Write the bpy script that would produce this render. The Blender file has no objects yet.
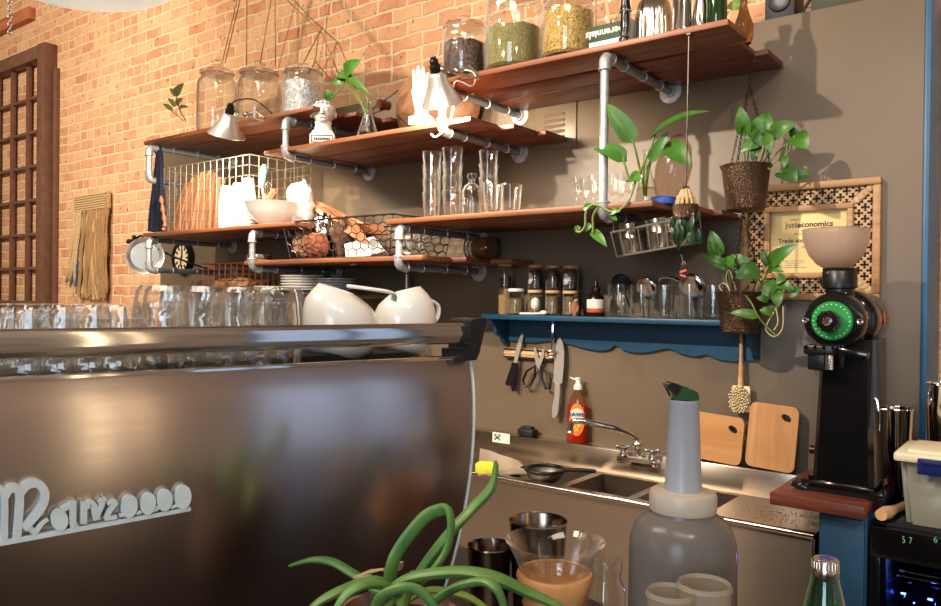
import bpy, bmesh, math, random
from math import sin, cos, pi, radians, atan2, sqrt, hypot
from mathutils import Vector, Matrix, Euler, noise
random.seed(7)
SC = bpy.context.scene
COL = SC.collection
V = Vector

# ------------------------------------------------------------------ camera
CAM = V((0, 0, 1.62)); YAW = 0.654332687; PITCH = -0.00534227; ROLL = 0.0110996834; FPX = 776.889
_f = V((-sin(YAW)*cos(PITCH), cos(YAW)*cos(PITCH), sin(PITCH)))
_r0 = V((cos(YAW), sin(YAW), 0)); _u0 = _r0.cross(_f)
RIGHT = _r0*cos(ROLL) + _u0*sin(ROLL); UP = -_r0*sin(ROLL) + _u0*cos(ROLL); FWD = _f
cd = bpy.data.cameras.new('camera'); cam_o = bpy.data.objects.new('camera', cd); COL.objects.link(cam_o)
cd.sensor_width = 36; cd.sensor_fit = 'HORIZONTAL'; cd.lens = FPX*36/941; cd.clip_start = .02
cam_o.matrix_world = Matrix(((RIGHT.x, UP.x, -FWD.x, CAM.x), (RIGHT.y, UP.y, -FWD.y, CAM.y), (RIGHT.z, UP.z, -FWD.z, CAM.z), (0, 0, 0, 1)))
SC.camera = cam_o

# survey of the photograph: sight lines meeting real planes of the room
def ray(px, py): return RIGHT*(px-470.5) - UP*(py-303) + FWD*FPX
def at_y(px, py, y): d = ray(px, py); return CAM + d*((y-CAM.y)/d.y)
def at_z(px, py, z): d = ray(px, py); return CAM + d*((z-CAM.z)/d.z)
def at_x(px, py, x): d = ray(px, py); return CAM + d*((x-CAM.x)/d.x)
def at_d(px, py, fwd): return CAM + ray(px, py)*(fwd/FPX)
def mpp(p): return (V(p)-CAM).dot(FWD)/FPX
def on(px, y, z):
    p = at_y(px, 303, y); return V((p.x, y, z))

# ------------------------------------------------------------------ materials
def _new(name):
    m = bpy.data.materials.new(name); m.use_nodes = True
    nt = m.node_tree; nt.nodes.clear()
    out = nt.nodes.new('ShaderNodeOutputMaterial')
    return m, nt, out
def N(nt, kind, **kw):
    n = nt.nodes.new(kind)
    for k, v in kw.items():
        if k in n.inputs: n.inputs[k].default_value = v
        else: setattr(n, k, v)
    return n
def c4(c): return (c[0], c[1], c[2], 1)
def srgb(r, g, b):
    f = lambda x: (x/255/12.92) if x/255 <= .04045 else ((x/255+.055)/1.055)**2.4
    return (f(r), f(g), f(b))
def mat(name, col, rough=.5, metal=0., var=0., scale=30., bump=0., stretch=(1, 1, 1), spec=.5, trans=0., ior=1.45, coat=0., emit=None, estr=0., sub=0., col2=None, detail=4., aniso=0.):
    m, nt, out = _new(name)
    b = N(nt, 'ShaderNodeBsdfPrincipled'); nt.links.new(b.outputs[0], out.inputs[0])
    b.inputs['Base Color'].default_value = c4(col); b.inputs['Roughness'].default_value = rough; b.inputs['Metallic'].default_value = metal
    b.inputs['Specular IOR Level'].default_value = spec; b.inputs['IOR'].default_value = ior
    b.inputs['Transmission Weight'].default_value = trans; b.inputs['Coat Weight'].default_value = coat
    if sub: b.inputs['Subsurface Weight'].default_value = sub; b.inputs['Subsurface Radius'].default_value = (.02, .015, .01)
    if emit: b.inputs['Emission Color'].default_value = c4(emit); b.inputs['Emission Strength'].default_value = estr
    if aniso: b.inputs['Anisotropic'].default_value = aniso
    if var or bump:
        tc = N(nt, 'ShaderNodeTexCoord'); mp = N(nt, 'ShaderNodeMapping'); mp.inputs['Scale'].default_value = stretch
        nt.links.new(tc.outputs['Object'], mp.inputs[0])
        nz = N(nt, 'ShaderNodeTexNoise', Scale=scale, Detail=detail); nt.links.new(mp.outputs[0], nz.inputs['Vector'])
        if var:
            c2 = col2 if col2 else tuple(max(0, x*(1-var)) for x in col)
            c1 = col if col2 else tuple(min(1, x*(1+var*.6)) for x in col)
            rp = N(nt, 'ShaderNodeValToRGB'); rp.color_ramp.elements[0].position = .32; rp.color_ramp.elements[1].position = .68
            rp.color_ramp.elements[0].color = c4(c2); rp.color_ramp.elements[1].color = c4(c1)
            nt.links.new(nz.outputs[0], rp.inputs[0]); nt.links.new(rp.outputs[0], b.inputs['Base Color'])
        if bump:
            bp = N(nt, 'ShaderNodeBump', Strength=bump, Distance=.01); nt.links.new(nz.outputs[0], bp.inputs['Height']); nt.links.new(bp.outputs[0], b.inputs['Normal'])
    return m
def thin_glass(name, tint=(.97, .98, .97), gloss=1., rough=.015, ior=1.5, bump=0., bscale=60.):
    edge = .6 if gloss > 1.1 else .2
    m, nt, out = _new(name)
    tr = N(nt, 'ShaderNodeBsdfTransparent'); tr.inputs[0].default_value = c4(tint)
    gl = N(nt, 'ShaderNodeBsdfGlossy', Roughness=rough); gl.inputs[0].default_value = (1, 1, 1, 1)
    fr = N(nt, 'ShaderNodeFresnel', IOR=ior)
    ge = N(nt, 'ShaderNodeNewGeometry'); mr = N(nt, 'ShaderNodeMapRange'); mr.inputs['To Min'].default_value = ior; mr.inputs['To Max'].default_value = 1/ior
    nt.links.new(ge.outputs['Backfacing'], mr.inputs[0]); nt.links.new(mr.outputs[0], fr.inputs['IOR'])
    mu = N(nt, 'ShaderNodeMath', operation='MULTIPLY'); mu.inputs[1].default_value = gloss; mu.use_clamp = True
    lw = N(nt, 'ShaderNodeLayerWeight', Blend=.5); pw = N(nt, 'ShaderNodeMath', operation='POWER'); pw.inputs[1].default_value = 4.; nt.links.new(lw.outputs['Facing'], pw.inputs[0])
    ma = N(nt, 'ShaderNodeMath', operation='MULTIPLY_ADD'); ma.inputs[1].default_value = edge; ma.use_clamp = True; nt.links.new(pw.outputs[0], ma.inputs[0]); nt.links.new(mu.outputs[0], ma.inputs[2])
    mx = N(nt, 'ShaderNodeMixShader'); nt.links.new(fr.outputs[0], mu.inputs[0]); nt.links.new(ma.outputs[0], mx.inputs[0])
    if bump:
        tc = N(nt, 'ShaderNodeTexCoord'); vo = N(nt, 'ShaderNodeTexNoise', Scale=bscale, Detail=2.); nt.links.new(tc.outputs['Object'], vo.inputs['Vector'])
        bp = N(nt, 'ShaderNodeBump', Strength=bump, Distance=.01); nt.links.new(vo.outputs[0], bp.inputs['Height'])
        for q in (gl, fr, lw): nt.links.new(bp.outputs[0], q.inputs['Normal'])
    nt.links.new(tr.outputs[0], mx.inputs[1]); nt.links.new(gl.outputs[0], mx.inputs[2]); dd = N(nt, 'ShaderNodeBsdfDiffuse'); dd.inputs[0].default_value = (.9, .9, .88, 1)  # white diffuse at grazing edges paints the bright rim glint into the glass
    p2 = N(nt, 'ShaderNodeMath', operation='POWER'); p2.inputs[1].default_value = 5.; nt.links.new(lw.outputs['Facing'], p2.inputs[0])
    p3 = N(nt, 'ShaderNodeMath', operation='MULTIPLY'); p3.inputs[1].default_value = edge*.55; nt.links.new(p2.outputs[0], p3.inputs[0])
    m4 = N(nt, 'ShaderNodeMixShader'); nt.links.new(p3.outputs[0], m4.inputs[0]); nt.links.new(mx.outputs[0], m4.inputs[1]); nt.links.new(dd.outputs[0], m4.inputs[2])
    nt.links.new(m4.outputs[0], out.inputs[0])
    return m
def wood(name, ca, cb, scale=6., axis='x', rough=.5, bump=.15):
    m, nt, out = _new(name)
    b = N(nt, 'ShaderNodeBsdfPrincipled', Roughness=rough); nt.links.new(b.outputs[0], out.inputs[0])
    tc = N(nt, 'ShaderNodeTexCoord'); mp = N(nt, 'ShaderNodeMapping')
    mp.inputs['Scale'].default_value = {'x': (.6, 9, 9), 'y': (9, .6, 9), 'z': (9, 9, .6)}[axis]
    nt.links.new(tc.outputs['Object'], mp.inputs[0])
    oi = N(nt, 'ShaderNodeObjectInfo'); ad = N(nt, 'ShaderNodeVectorMath', operation='ADD'); nt.links.new(mp.outputs[0], ad.inputs[0])
    ml = N(nt, 'ShaderNodeMath', operation='MULTIPLY'); ml.inputs[1].default_value = 37.; nt.links.new(oi.outputs['Random'], ml.inputs[0]); nt.links.new(ml.outputs[0], ad.inputs[1])
    nz = N(nt, 'ShaderNodeTexNoise', Scale=scale, Detail=6., Distortion=1.2); nt.links.new(ad.outputs[0], nz.inputs['Vector'])
    rp = N(nt, 'ShaderNodeValToRGB'); rp.color_ramp.elements[0].position = .3; rp.color_ramp.elements[1].position = .7
    rp.color_ramp.elements[0].color = c4(ca); rp.color_ramp.elements[1].color = c4(cb)
    nt.links.new(nz.outputs[0], rp.inputs[0]); nt.links.new(rp.outputs[0], b.inputs['Base Color'])
    bp = N(nt, 'ShaderNodeBump', Strength=bump, Distance=.004); nt.links.new(nz.outputs[0], bp.inputs['Height']); nt.links.new(bp.outputs[0], b.inputs['Normal'])
    return m
def brick(name):
    m, nt, out = _new(name)
    b = N(nt, 'ShaderNodeBsdfPrincipled', Roughness=.85); nt.links.new(b.outputs[0], out.inputs[0])
    b.inputs['Specular IOR Level'].default_value = .25
    tc = N(nt, 'ShaderNodeTexCoord'); sp = N(nt, 'ShaderNodeSeparateXYZ'); cb = N(nt, 'ShaderNodeCombineXYZ')
    nt.links.new(tc.outputs['Object'], sp.inputs[0]); nt.links.new(sp.outputs['X'], cb.inputs['X']); nt.links.new(sp.outputs['Z'], cb.inputs['Y'])
    wn = N(nt, 'ShaderNodeTexNoise', Scale=9., Detail=3.); nt.links.new(cb.outputs[0], wn.inputs['Vector'])
    sb = N(nt, 'ShaderNodeVectorMath', operation='SUBTRACT'); sb.inputs[1].default_value = (.5, .5, .5); nt.links.new(wn.outputs['Color'], sb.inputs[0])
    scl = N(nt, 'ShaderNodeVectorMath', operation='SCALE'); scl.inputs['Scale'].default_value = .034; nt.links.new(sb.outputs[0], scl.inputs[0])
    ad = N(nt, 'ShaderNodeVectorMath', operation='ADD'); nt.links.new(cb.outputs[0], ad.inputs[0]); nt.links.new(scl.outputs[0], ad.inputs[1])
    def bt(off):
        t = N(nt, 'ShaderNodeTexBrick', Scale=1.)
        t.inputs['Brick Width'].default_value = .235; t.inputs['Row Height'].default_value = .085
        t.inputs['Mortar Size'].default_value = .0105; t.inputs['Mortar Smooth'].default_value = .35
        t.offset = .5; t.squash = .5; t.squash_frequency = 5; t.inputs['Bias'].default_value = 0
        nt.links.new(ad.outputs[0], t.inputs['Vector']); return t
    t = bt(0)
    t.inputs['Color1'].default_value = c4(srgb(188, 124, 88)); t.inputs['Color2'].default_value = c4(srgb(212, 166, 122)); t.inputs['Mortar'].default_value = c4(srgb(216, 188, 152))
    # patchy wear: worn buff faces, dark spots
    n2 = N(nt, 'ShaderNodeTexNoise', Scale=5.5, Detail=5., Roughness=.6); nt.links.new(cb.outputs[0], n2.inputs['Vector'])
    r2 = N(nt, 'ShaderNodeValToRGB'); r2.color_ramp.elements[0].position = .42; r2.color_ramp.elements[1].position = .66
    r2.color_ramp.elements[0].color = (0, 0, 0, 1); r2.color_ramp.elements[1].color = (.55, .55, .55, 1); nt.links.new(n2.outputs[0], r2.inputs[0])
    mx = N(nt, 'ShaderNodeMixRGB'); mx.inputs[2].default_value = c4(srgb(216, 180, 138)); nt.links.new(r2.outputs[0], mx.inputs[0]); nt.links.new(t.outputs['Color'], mx.inputs[1])
    n3 = N(nt, 'ShaderNodeTexNoise', Scale=26., Detail=3.); nt.links.new(cb.outputs[0], n3.inputs['Vector'])
    r3 = N(nt, 'ShaderNodeValToRGB'); r3.color_ramp.elements[0].position = .29; r3.color_ramp.elements[1].position = .38
    r3.color_ramp.elements[0].color = (.25, .17, .12, 1); r3.color_ramp.elements[1].color = (1, 1, 1, 1); nt.links.new(n3.outputs[0], r3.inputs[0])
    m3 = N(nt, 'ShaderNodeMixRGB', blend_type='MULTIPLY'); m3.inputs[0].default_value = .8; nt.links.new(mx.outputs[0], m3.inputs[1]); nt.links.new(r3.outputs[0], m3.inputs[2])
    nt.links.new(m3.outputs[0], b.inputs['Base Color'])
    n4 = N(nt, 'ShaderNodeTexNoise', Scale=60., Detail=5.); nt.links.new(cb.outputs[0], n4.inputs['Vector'])
    h = N(nt, 'ShaderNodeMath', operation='MULTIPLY_ADD'); h.inputs[1].default_value = .35; nt.links.new(n4.outputs[0], h.inputs[0])
    iv = N(nt, 'ShaderNodeMath', operation='SUBTRACT'); iv.inputs[0].default_value = 1; nt.links.new(t.outputs['Fac'], iv.inputs[1]); nt.links.new(iv.outputs[0], h.inputs[2])
    bp = N(nt, 'ShaderNodeBump', Strength=.7, Distance=.012); nt.links.new(h.outputs[0], bp.inputs['Height']); nt.links.new(bp.outputs[0], b.inputs['Normal'])
    return m
def brushed(name, col, rough=.28, axis='x', amt=.25, aniso=0., tang=None):
    m, nt, out = _new(name)
    b = N(nt, 'ShaderNodeBsdfPrincipled', Metallic=1., Roughness=rough); b.inputs['Base Color'].default_value = c4(col); nt.links.new(b.outputs[0], out.inputs[0])
    tc = N(nt, 'ShaderNodeTexCoord'); mp = N(nt, 'ShaderNodeMapping')
    mp.inputs['Scale'].default_value = {'x': (1.5, 160, 160), 'z': (160, 160, 1.5), 'y': (160, 1.5, 160)}[axis]
    nt.links.new(tc.outputs['Object'], mp.inputs[0])
    nz = N(nt, 'ShaderNodeTexNoise', Scale=2., Detail=3.); nt.links.new(mp.outputs[0], nz.inputs['Vector'])
    mr = N(nt, 'ShaderNodeMapRange'); mr.inputs['To Min'].default_value = rough*(1-amt); mr.inputs['To Max'].default_value = rough*(1+amt)
    nt.links.new(nz.outputs[0], mr.inputs[0]); nt.links.new(mr.outputs[0], b.inputs['Roughness'])
    bp = N(nt, 'ShaderNodeBump', Strength=.02, Distance=.002); nt.links.new(nz.outputs[0], bp.inputs['Height'])
    if aniso:
        b.inputs['Anisotropic'].default_value = aniso; tg = N(nt, 'ShaderNodeCombineXYZ')
        for i_, k_ in enumerate('XYZ'): tg.inputs[k_].default_value = tang[i_]
        nt.links.new(tg.outputs[0], b.inputs['Tangent'])
    return m
def frosted(name, col, clear=.35):
    m, nt, out = _new(name)
    tr = N(nt, 'ShaderNodeBsdfTransparent'); tr.inputs[0].default_value = c4(tuple(min(1, x*1.1) for x in col))
    tl = N(nt, 'ShaderNodeBsdfTranslucent'); tl.inputs[0].default_value = c4(col)
    b = N(nt, 'ShaderNodeBsdfPrincipled', Roughness=.28); b.inputs['Base Color'].default_value = c4(col); b.inputs['Specular IOR Level'].default_value = .8
    m1 = N(nt, 'ShaderNodeMixShader'); m1.inputs[0].default_value = .55; nt.links.new(tl.outputs[0], m1.inputs[1]); nt.links.new(b.outputs[0], m1.inputs[2])
    m2 = N(nt, 'ShaderNodeMixShader'); m2.inputs[0].default_value = clear; nt.links.new(m1.outputs[0], m2.inputs[1]); nt.links.new(tr.outputs[0], m2.inputs[2])
    nt.links.new(m2.outputs[0], out.inputs[0]); return m
def speckle(name, cols, scale=90., rough=.5, bump=.6):
    m, nt, out = _new(name)
    b = N(nt, 'ShaderNodeBsdfPrincipled', Roughness=rough); nt.links.new(b.outputs[0], out.inputs[0])
    tc = N(nt, 'ShaderNodeTexCoord'); vo = N(nt, 'ShaderNodeTexVoronoi', Scale=scale); nt.links.new(tc.outputs['Object'], vo.inputs['Vector'])
    sx = N(nt, 'ShaderNodeSeparateXYZ'); nt.links.new(vo.outputs['Color'], sx.inputs[0])
    rp = N(nt, 'ShaderNodeValToRGB'); el = rp.color_ramp.elements
    el[0].color = c4(cols[0]); el[0].position = 0; el[1].color = c4(cols[-1]); el[1].position = 1
    for i, c in enumerate(cols[1:-1]): e = el.new((i+1)/(len(cols)-1)); e.color = c4(c)
    nt.links.new(sx.outputs[0], rp.inputs[0]); nt.links.new(rp.outputs[0], b.inputs['Base Color'])
    bp = N(nt, 'ShaderNodeBump', Strength=bump, Distance=.006); bp.invert = True; nt.links.new(vo.outputs['Distance'], bp.inputs['Height']); nt.links.new(bp.outputs[0], b.inputs['Normal'])
    return m

M = {}
M['brick'] = brick('brick')
M['paint'] = mat('taupe_paint', srgb(109, 93, 75), .42, var=.10, scale=2.2, spec=.5)
M['blue'] = mat('blue_paint', srgb(36, 92, 130), .4, var=.12, scale=8)
M['bluedim'] = mat('dimmed_blue_paint', srgb(28, 66, 96), .45, var=.15, scale=8)  # darker copy of the blue, dim light on the cabinet put into the colour
M['floor'] = wood('floor_boards', srgb(116, 104, 94), srgb(142, 128, 116), 3)
M['ceil'] = mat('ceiling_paint', srgb(196, 184, 168), .9)
M['roomwall'] = mat('room_wall', srgb(160, 146, 134), .9, var=.3, scale=1.2)
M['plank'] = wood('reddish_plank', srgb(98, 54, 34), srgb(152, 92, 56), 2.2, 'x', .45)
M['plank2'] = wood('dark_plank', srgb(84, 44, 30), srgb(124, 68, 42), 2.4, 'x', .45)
M['galv'] = mat('galvanised_pipe', srgb(188, 190, 192), .4, .55, var=.18, scale=60)
M['galvdark'] = mat('dark_pipe', srgb(140, 144, 148), .42, .55, var=.18, scale=60)
M['chrome'] = mat('chrome', (.86, .86, .85), .06, 1.)
M['steel'] = brushed('brushed_steel', srgb(206, 192, 176), .25, 'x', .10, .85, (0, 0, 1))
M['deck'] = mat('sink_deck', srgb(196, 180, 162), .3, 1., var=.06, scale=30)
M['shelfblue'] = mat('teal_blue_paint', srgb(30, 74, 102), .38, var=.12, scale=8)
M['bowlsteel'] = mat('shaded_steel', srgb(116, 102, 90), .42, 1.)  # darker copy of the sink steel, shade inside the bowls put into the colour
M['steelbright'] = mat('bright_steel', srgb(200, 192, 182), .16, 1.)
M['machine'] = brushed('machine_panel', srgb(192, 180, 174), .22, 'x', .12, .88, (0, 0, 1))
M['rail'] = mat('polished_rail', srgb(190, 186, 182), .09, 1.)
M['badge'] = mat('badge_metal', srgb(228, 242, 242), .4, .1, var=.08, scale=40)
M['black'] = mat('black_plastic', srgb(16, 16, 17), .35)
M['blackgloss'] = mat('black_gloss_paint', srgb(14, 13, 14), .16, coat=.5)
M['blackmetal'] = mat('black_metal', srgb(30, 29, 29), .45, .6)
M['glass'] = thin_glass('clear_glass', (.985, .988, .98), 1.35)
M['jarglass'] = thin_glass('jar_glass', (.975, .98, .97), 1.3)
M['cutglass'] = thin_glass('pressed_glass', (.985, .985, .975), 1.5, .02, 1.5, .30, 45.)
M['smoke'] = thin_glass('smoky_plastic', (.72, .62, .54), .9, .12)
M['greenglass'] = mat('green_glass', srgb(60, 150, 95), .06, trans=.75, ior=1.35)
M['darkgreen'] = mat('dark_green_glass', srgb(26, 48, 16), .08, spec=.7, coat=.5)
M['white'] = mat('white_ceramic', srgb(236, 232, 224), .18, spec=.6, coat=.3)
M['paper'] = mat('white_paper', srgb(238, 234, 226), .7)
M['plaster'] = mat('white_plaster', srgb(226, 222, 212), .6, var=.06, scale=30)
M['ink'] = mat('black_ink', srgb(40, 34, 30), .7)
M['navy'] = mat('navy_cloth', srgb(24, 26, 48), .85, var=.25, scale=40)
M['kraft'] = mat('kraft_paper', srgb(160, 108, 72), .75, var=.18, scale=14, bump=.3)
M['kraftlight'] = mat('pale_kraft_paper', srgb(184, 136, 98), .75, var=.15, scale=14, bump=.3)
M['rope'] = mat('twine', srgb(168, 128, 84), .9, var=.3, scale=120, bump=.5)
M['ropelight'] = mat('pale_yarn', srgb(196, 166, 122), .9, var=.3, scale=90, bump=.5)
M['ropemid'] = mat('tan_yarn', srgb(158, 124, 84), .9, var=.35, scale=90, bump=.5)
M['denim'] = mat('blue_grey_yarn', srgb(70, 84, 104), .9, var=.3, scale=70)
M['wire'] = mat('white_wire', srgb(222, 214, 202), .4, .2)
M['wirepale'] = mat('pale_basket_wire', srgb(168, 150, 132), .4, .5)
M['wiredark'] = mat('dark_wire', srgb(74, 66, 60), .4, .8)
M['wiregrey'] = mat('grey_wire', srgb(166, 160, 154), .35, .8)
M['copper'] = mat('copper_wire', srgb(160, 98, 58), .4, .8)
M['alu'] = mat('spun_aluminium', srgb(224, 218, 208), .26, .72)
M['blade'] = mat('knife_steel', srgb(196, 190, 182), .3, .55)
M['steelcup'] = mat('satin_steel', srgb(150, 134, 118), .2, 1.)
M['tin'] = mat('tin_can', srgb(196, 186, 172), .25, 1., var=.12, scale=20)
M['leaf'] = mat('leaf_green', srgb(64, 110, 36), .38, var=.28, scale=18, spec=.5)
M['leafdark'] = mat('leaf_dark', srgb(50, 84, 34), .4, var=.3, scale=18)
M['leaflight'] = mat('leaf_light', srgb(124, 150, 66), .4, var=.25, scale=22)
M['strap'] = mat('strap_leaf', srgb(112, 148, 78), .42, var=.25, scale=25, col2=srgb(76, 120, 62))
M['stem'] = mat('stem_green', srgb(104, 122, 56), .5)
M['stembrown'] = mat('stem_brown', srgb(104, 78, 50), .6)
M['soil'] = mat('potting_soil', srgb(52, 38, 28), .95, var=.4, scale=80, bump=.8)
M['root'] = mat('dry_root', srgb(190, 168, 120), .8)
M['potmetal'] = mat('hammered_bronze', srgb(88, 66, 50), .3, .75, var=.3, scale=330, bump=.55, detail=0.)
M['chain'] = mat('bronze_chain', srgb(74, 58, 48), .4, .8)
M['bamboo'] = wood('bamboo', srgb(178, 122, 70), srgb(198, 144, 90), 2.5, 'z', .45, .05)
M['bamboox'] = wood('bamboo_flat', srgb(178, 122, 70), srgb(198, 144, 90), 2.5, 'x', .45, .05)
M['palewood'] = wood('pale_wood', srgb(196, 150, 104), srgb(218, 178, 130), 4, 'x', .5, .05)
M['framewood'] = wood('frame_wood', srgb(150, 108, 70), srgb(182, 140, 96), 3, 'x', .5)
M['framewood2'] = mat('carved_wood', srgb(190, 156, 116), .6, var=.2, scale=40)
M['dishwood'] = wood('dark_bowl_wood', srgb(118, 78, 52), srgb(152, 108, 74), 3, 'x', .5)
M['block'] = wood('walnut_block', srgb(74, 34, 24), srgb(118, 60, 42), 4, 'x', .4)
M['sign'] = mat('certificate_paper', srgb(226, 200, 140), .7, var=.06, scale=8)
M['greendial'] = mat('green_dial', srgb(28, 138, 62), .3)
M['hopper'] = frosted('frosted_hopper', srgb(224, 208, 194), .45)
M['redlogo'] = mat('red_badge', srgb(190, 84, 58), .5)
M['jug'] = mat('translucent_jug', srgb(106, 100, 95), .24, trans=.10, ior=1.3, sub=.1)
M['jugcollar'] = mat('milky_plastic', srgb(180, 168, 152), .4, sub=.2)
M['spout'] = mat('bluish_spout', srgb(150, 153, 160), .3, sub=.2)
M['greencap'] = mat('green_pour_cap', srgb(10, 66, 36), .15, spec=.8, coat=.4)
M['frost'] = frosted('frosted_tumbler', srgb(222, 214, 200), .62)
M['beans'] = speckle('dark_beans', [srgb(26, 16, 14), srgb(60, 38, 30), srgb(96, 66, 54), srgb(30, 20, 18)], 110)
M['seeds'] = speckle('gold_seeds', [srgb(140, 100, 40), srgb(196, 156, 76), srgb(216, 190, 120), srgb(170, 124, 52)], 170)
M['herb'] = speckle('dried_herb', [srgb(104, 98, 52), srgb(150, 140, 84), srgb(122, 112, 62)], 200)
M['foil'] = speckle('silver_scraps', [srgb(140, 142, 146), srgb(232, 232, 232), srgb(176, 178, 180)], 120, .3)
M['spice'] = speckle('dark_spice', [srgb(32, 22, 18), srgb(70, 50, 36), srgb(48, 34, 26)], 200)
M['spicetan'] = speckle('tan_spice', [srgb(96, 76, 48), srgb(140, 116, 76), srgb(80, 60, 40)], 200)
M['cream'] = mat('cream_coffee', srgb(208, 150, 98), .35)
M['soap'] = mat('orange_soap', srgb(206, 52, 16), .12, trans=.35, ior=1.33, spec=.6)
M['labelorange'] = mat('orange_label', srgb(232, 128, 48), .5)
M['labelwhite'] = mat('white_label', srgb(232, 226, 212), .6)
M['labeldark'] = mat('dark_label', srgb(44, 30, 26), .6)
M['labelgreen'] = mat('green_spine', srgb(38, 66, 36), .6)
M['yellow'] = mat('yellow_sponge', srgb(226, 222, 66), .8, var=.15, scale=80, bump=.4)
M['blackrubber'] = mat('black_rubber', srgb(24, 23, 24), .55)
M['aqua'] = mat('aqua_silicone', srgb(96, 190, 190), .4)
M['red'] = mat('red_plastic', srgb(206, 88, 66), .45)
M['bluecap'] = mat('blue_plastic', srgb(54, 94, 180), .4)
M['binplastic'] = frosted('cloudy_plastic', srgb(206, 204, 186), .40)
M['binlid'] = mat('cream_lid', srgb(232, 218, 186), .4)
M['binlatch'] = mat('navy_latch', srgb(24, 34, 92), .35)
M['bristle'] = mat('bristle', srgb(232, 212, 168), .8, var=.12, scale=200, bump=.3)
M['label'] = M['labelwhite']
M['led'] = mat('green_digits', (.3, .6, .3), .5, emit=srgb(150, 230, 150), estr=1.2)
M['blueled'] = mat('blue_led', (.1, .2, .8), .5, emit=srgb(70, 110, 255), estr=60.)
M['bulb'] = mat('lamp_bulb', (1, .9, .75), .5, emit=srgb(255, 226, 178), estr=30.)
M['amber'] = mat('amber_glass', srgb(176, 120, 74), .08, trans=.7, ior=1.3)
M['pendant'] = mat('enamel_shade', srgb(226, 226, 214), .35, emit=srgb(236, 240, 226), estr=.55)
M['face'] = mat('clock_face', srgb(226, 206, 172), .6)
M['wickerweave'] = mat('weave', srgb(190, 150, 100), .8, var=.4, scale=140, bump=.8)
M['bottleblack'] = mat('dark_bottle', srgb(30, 18, 12), .2)
M['brownfill'] = mat('brown_powder', srgb(122, 70, 38), .8, var=.15, scale=40)

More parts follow.
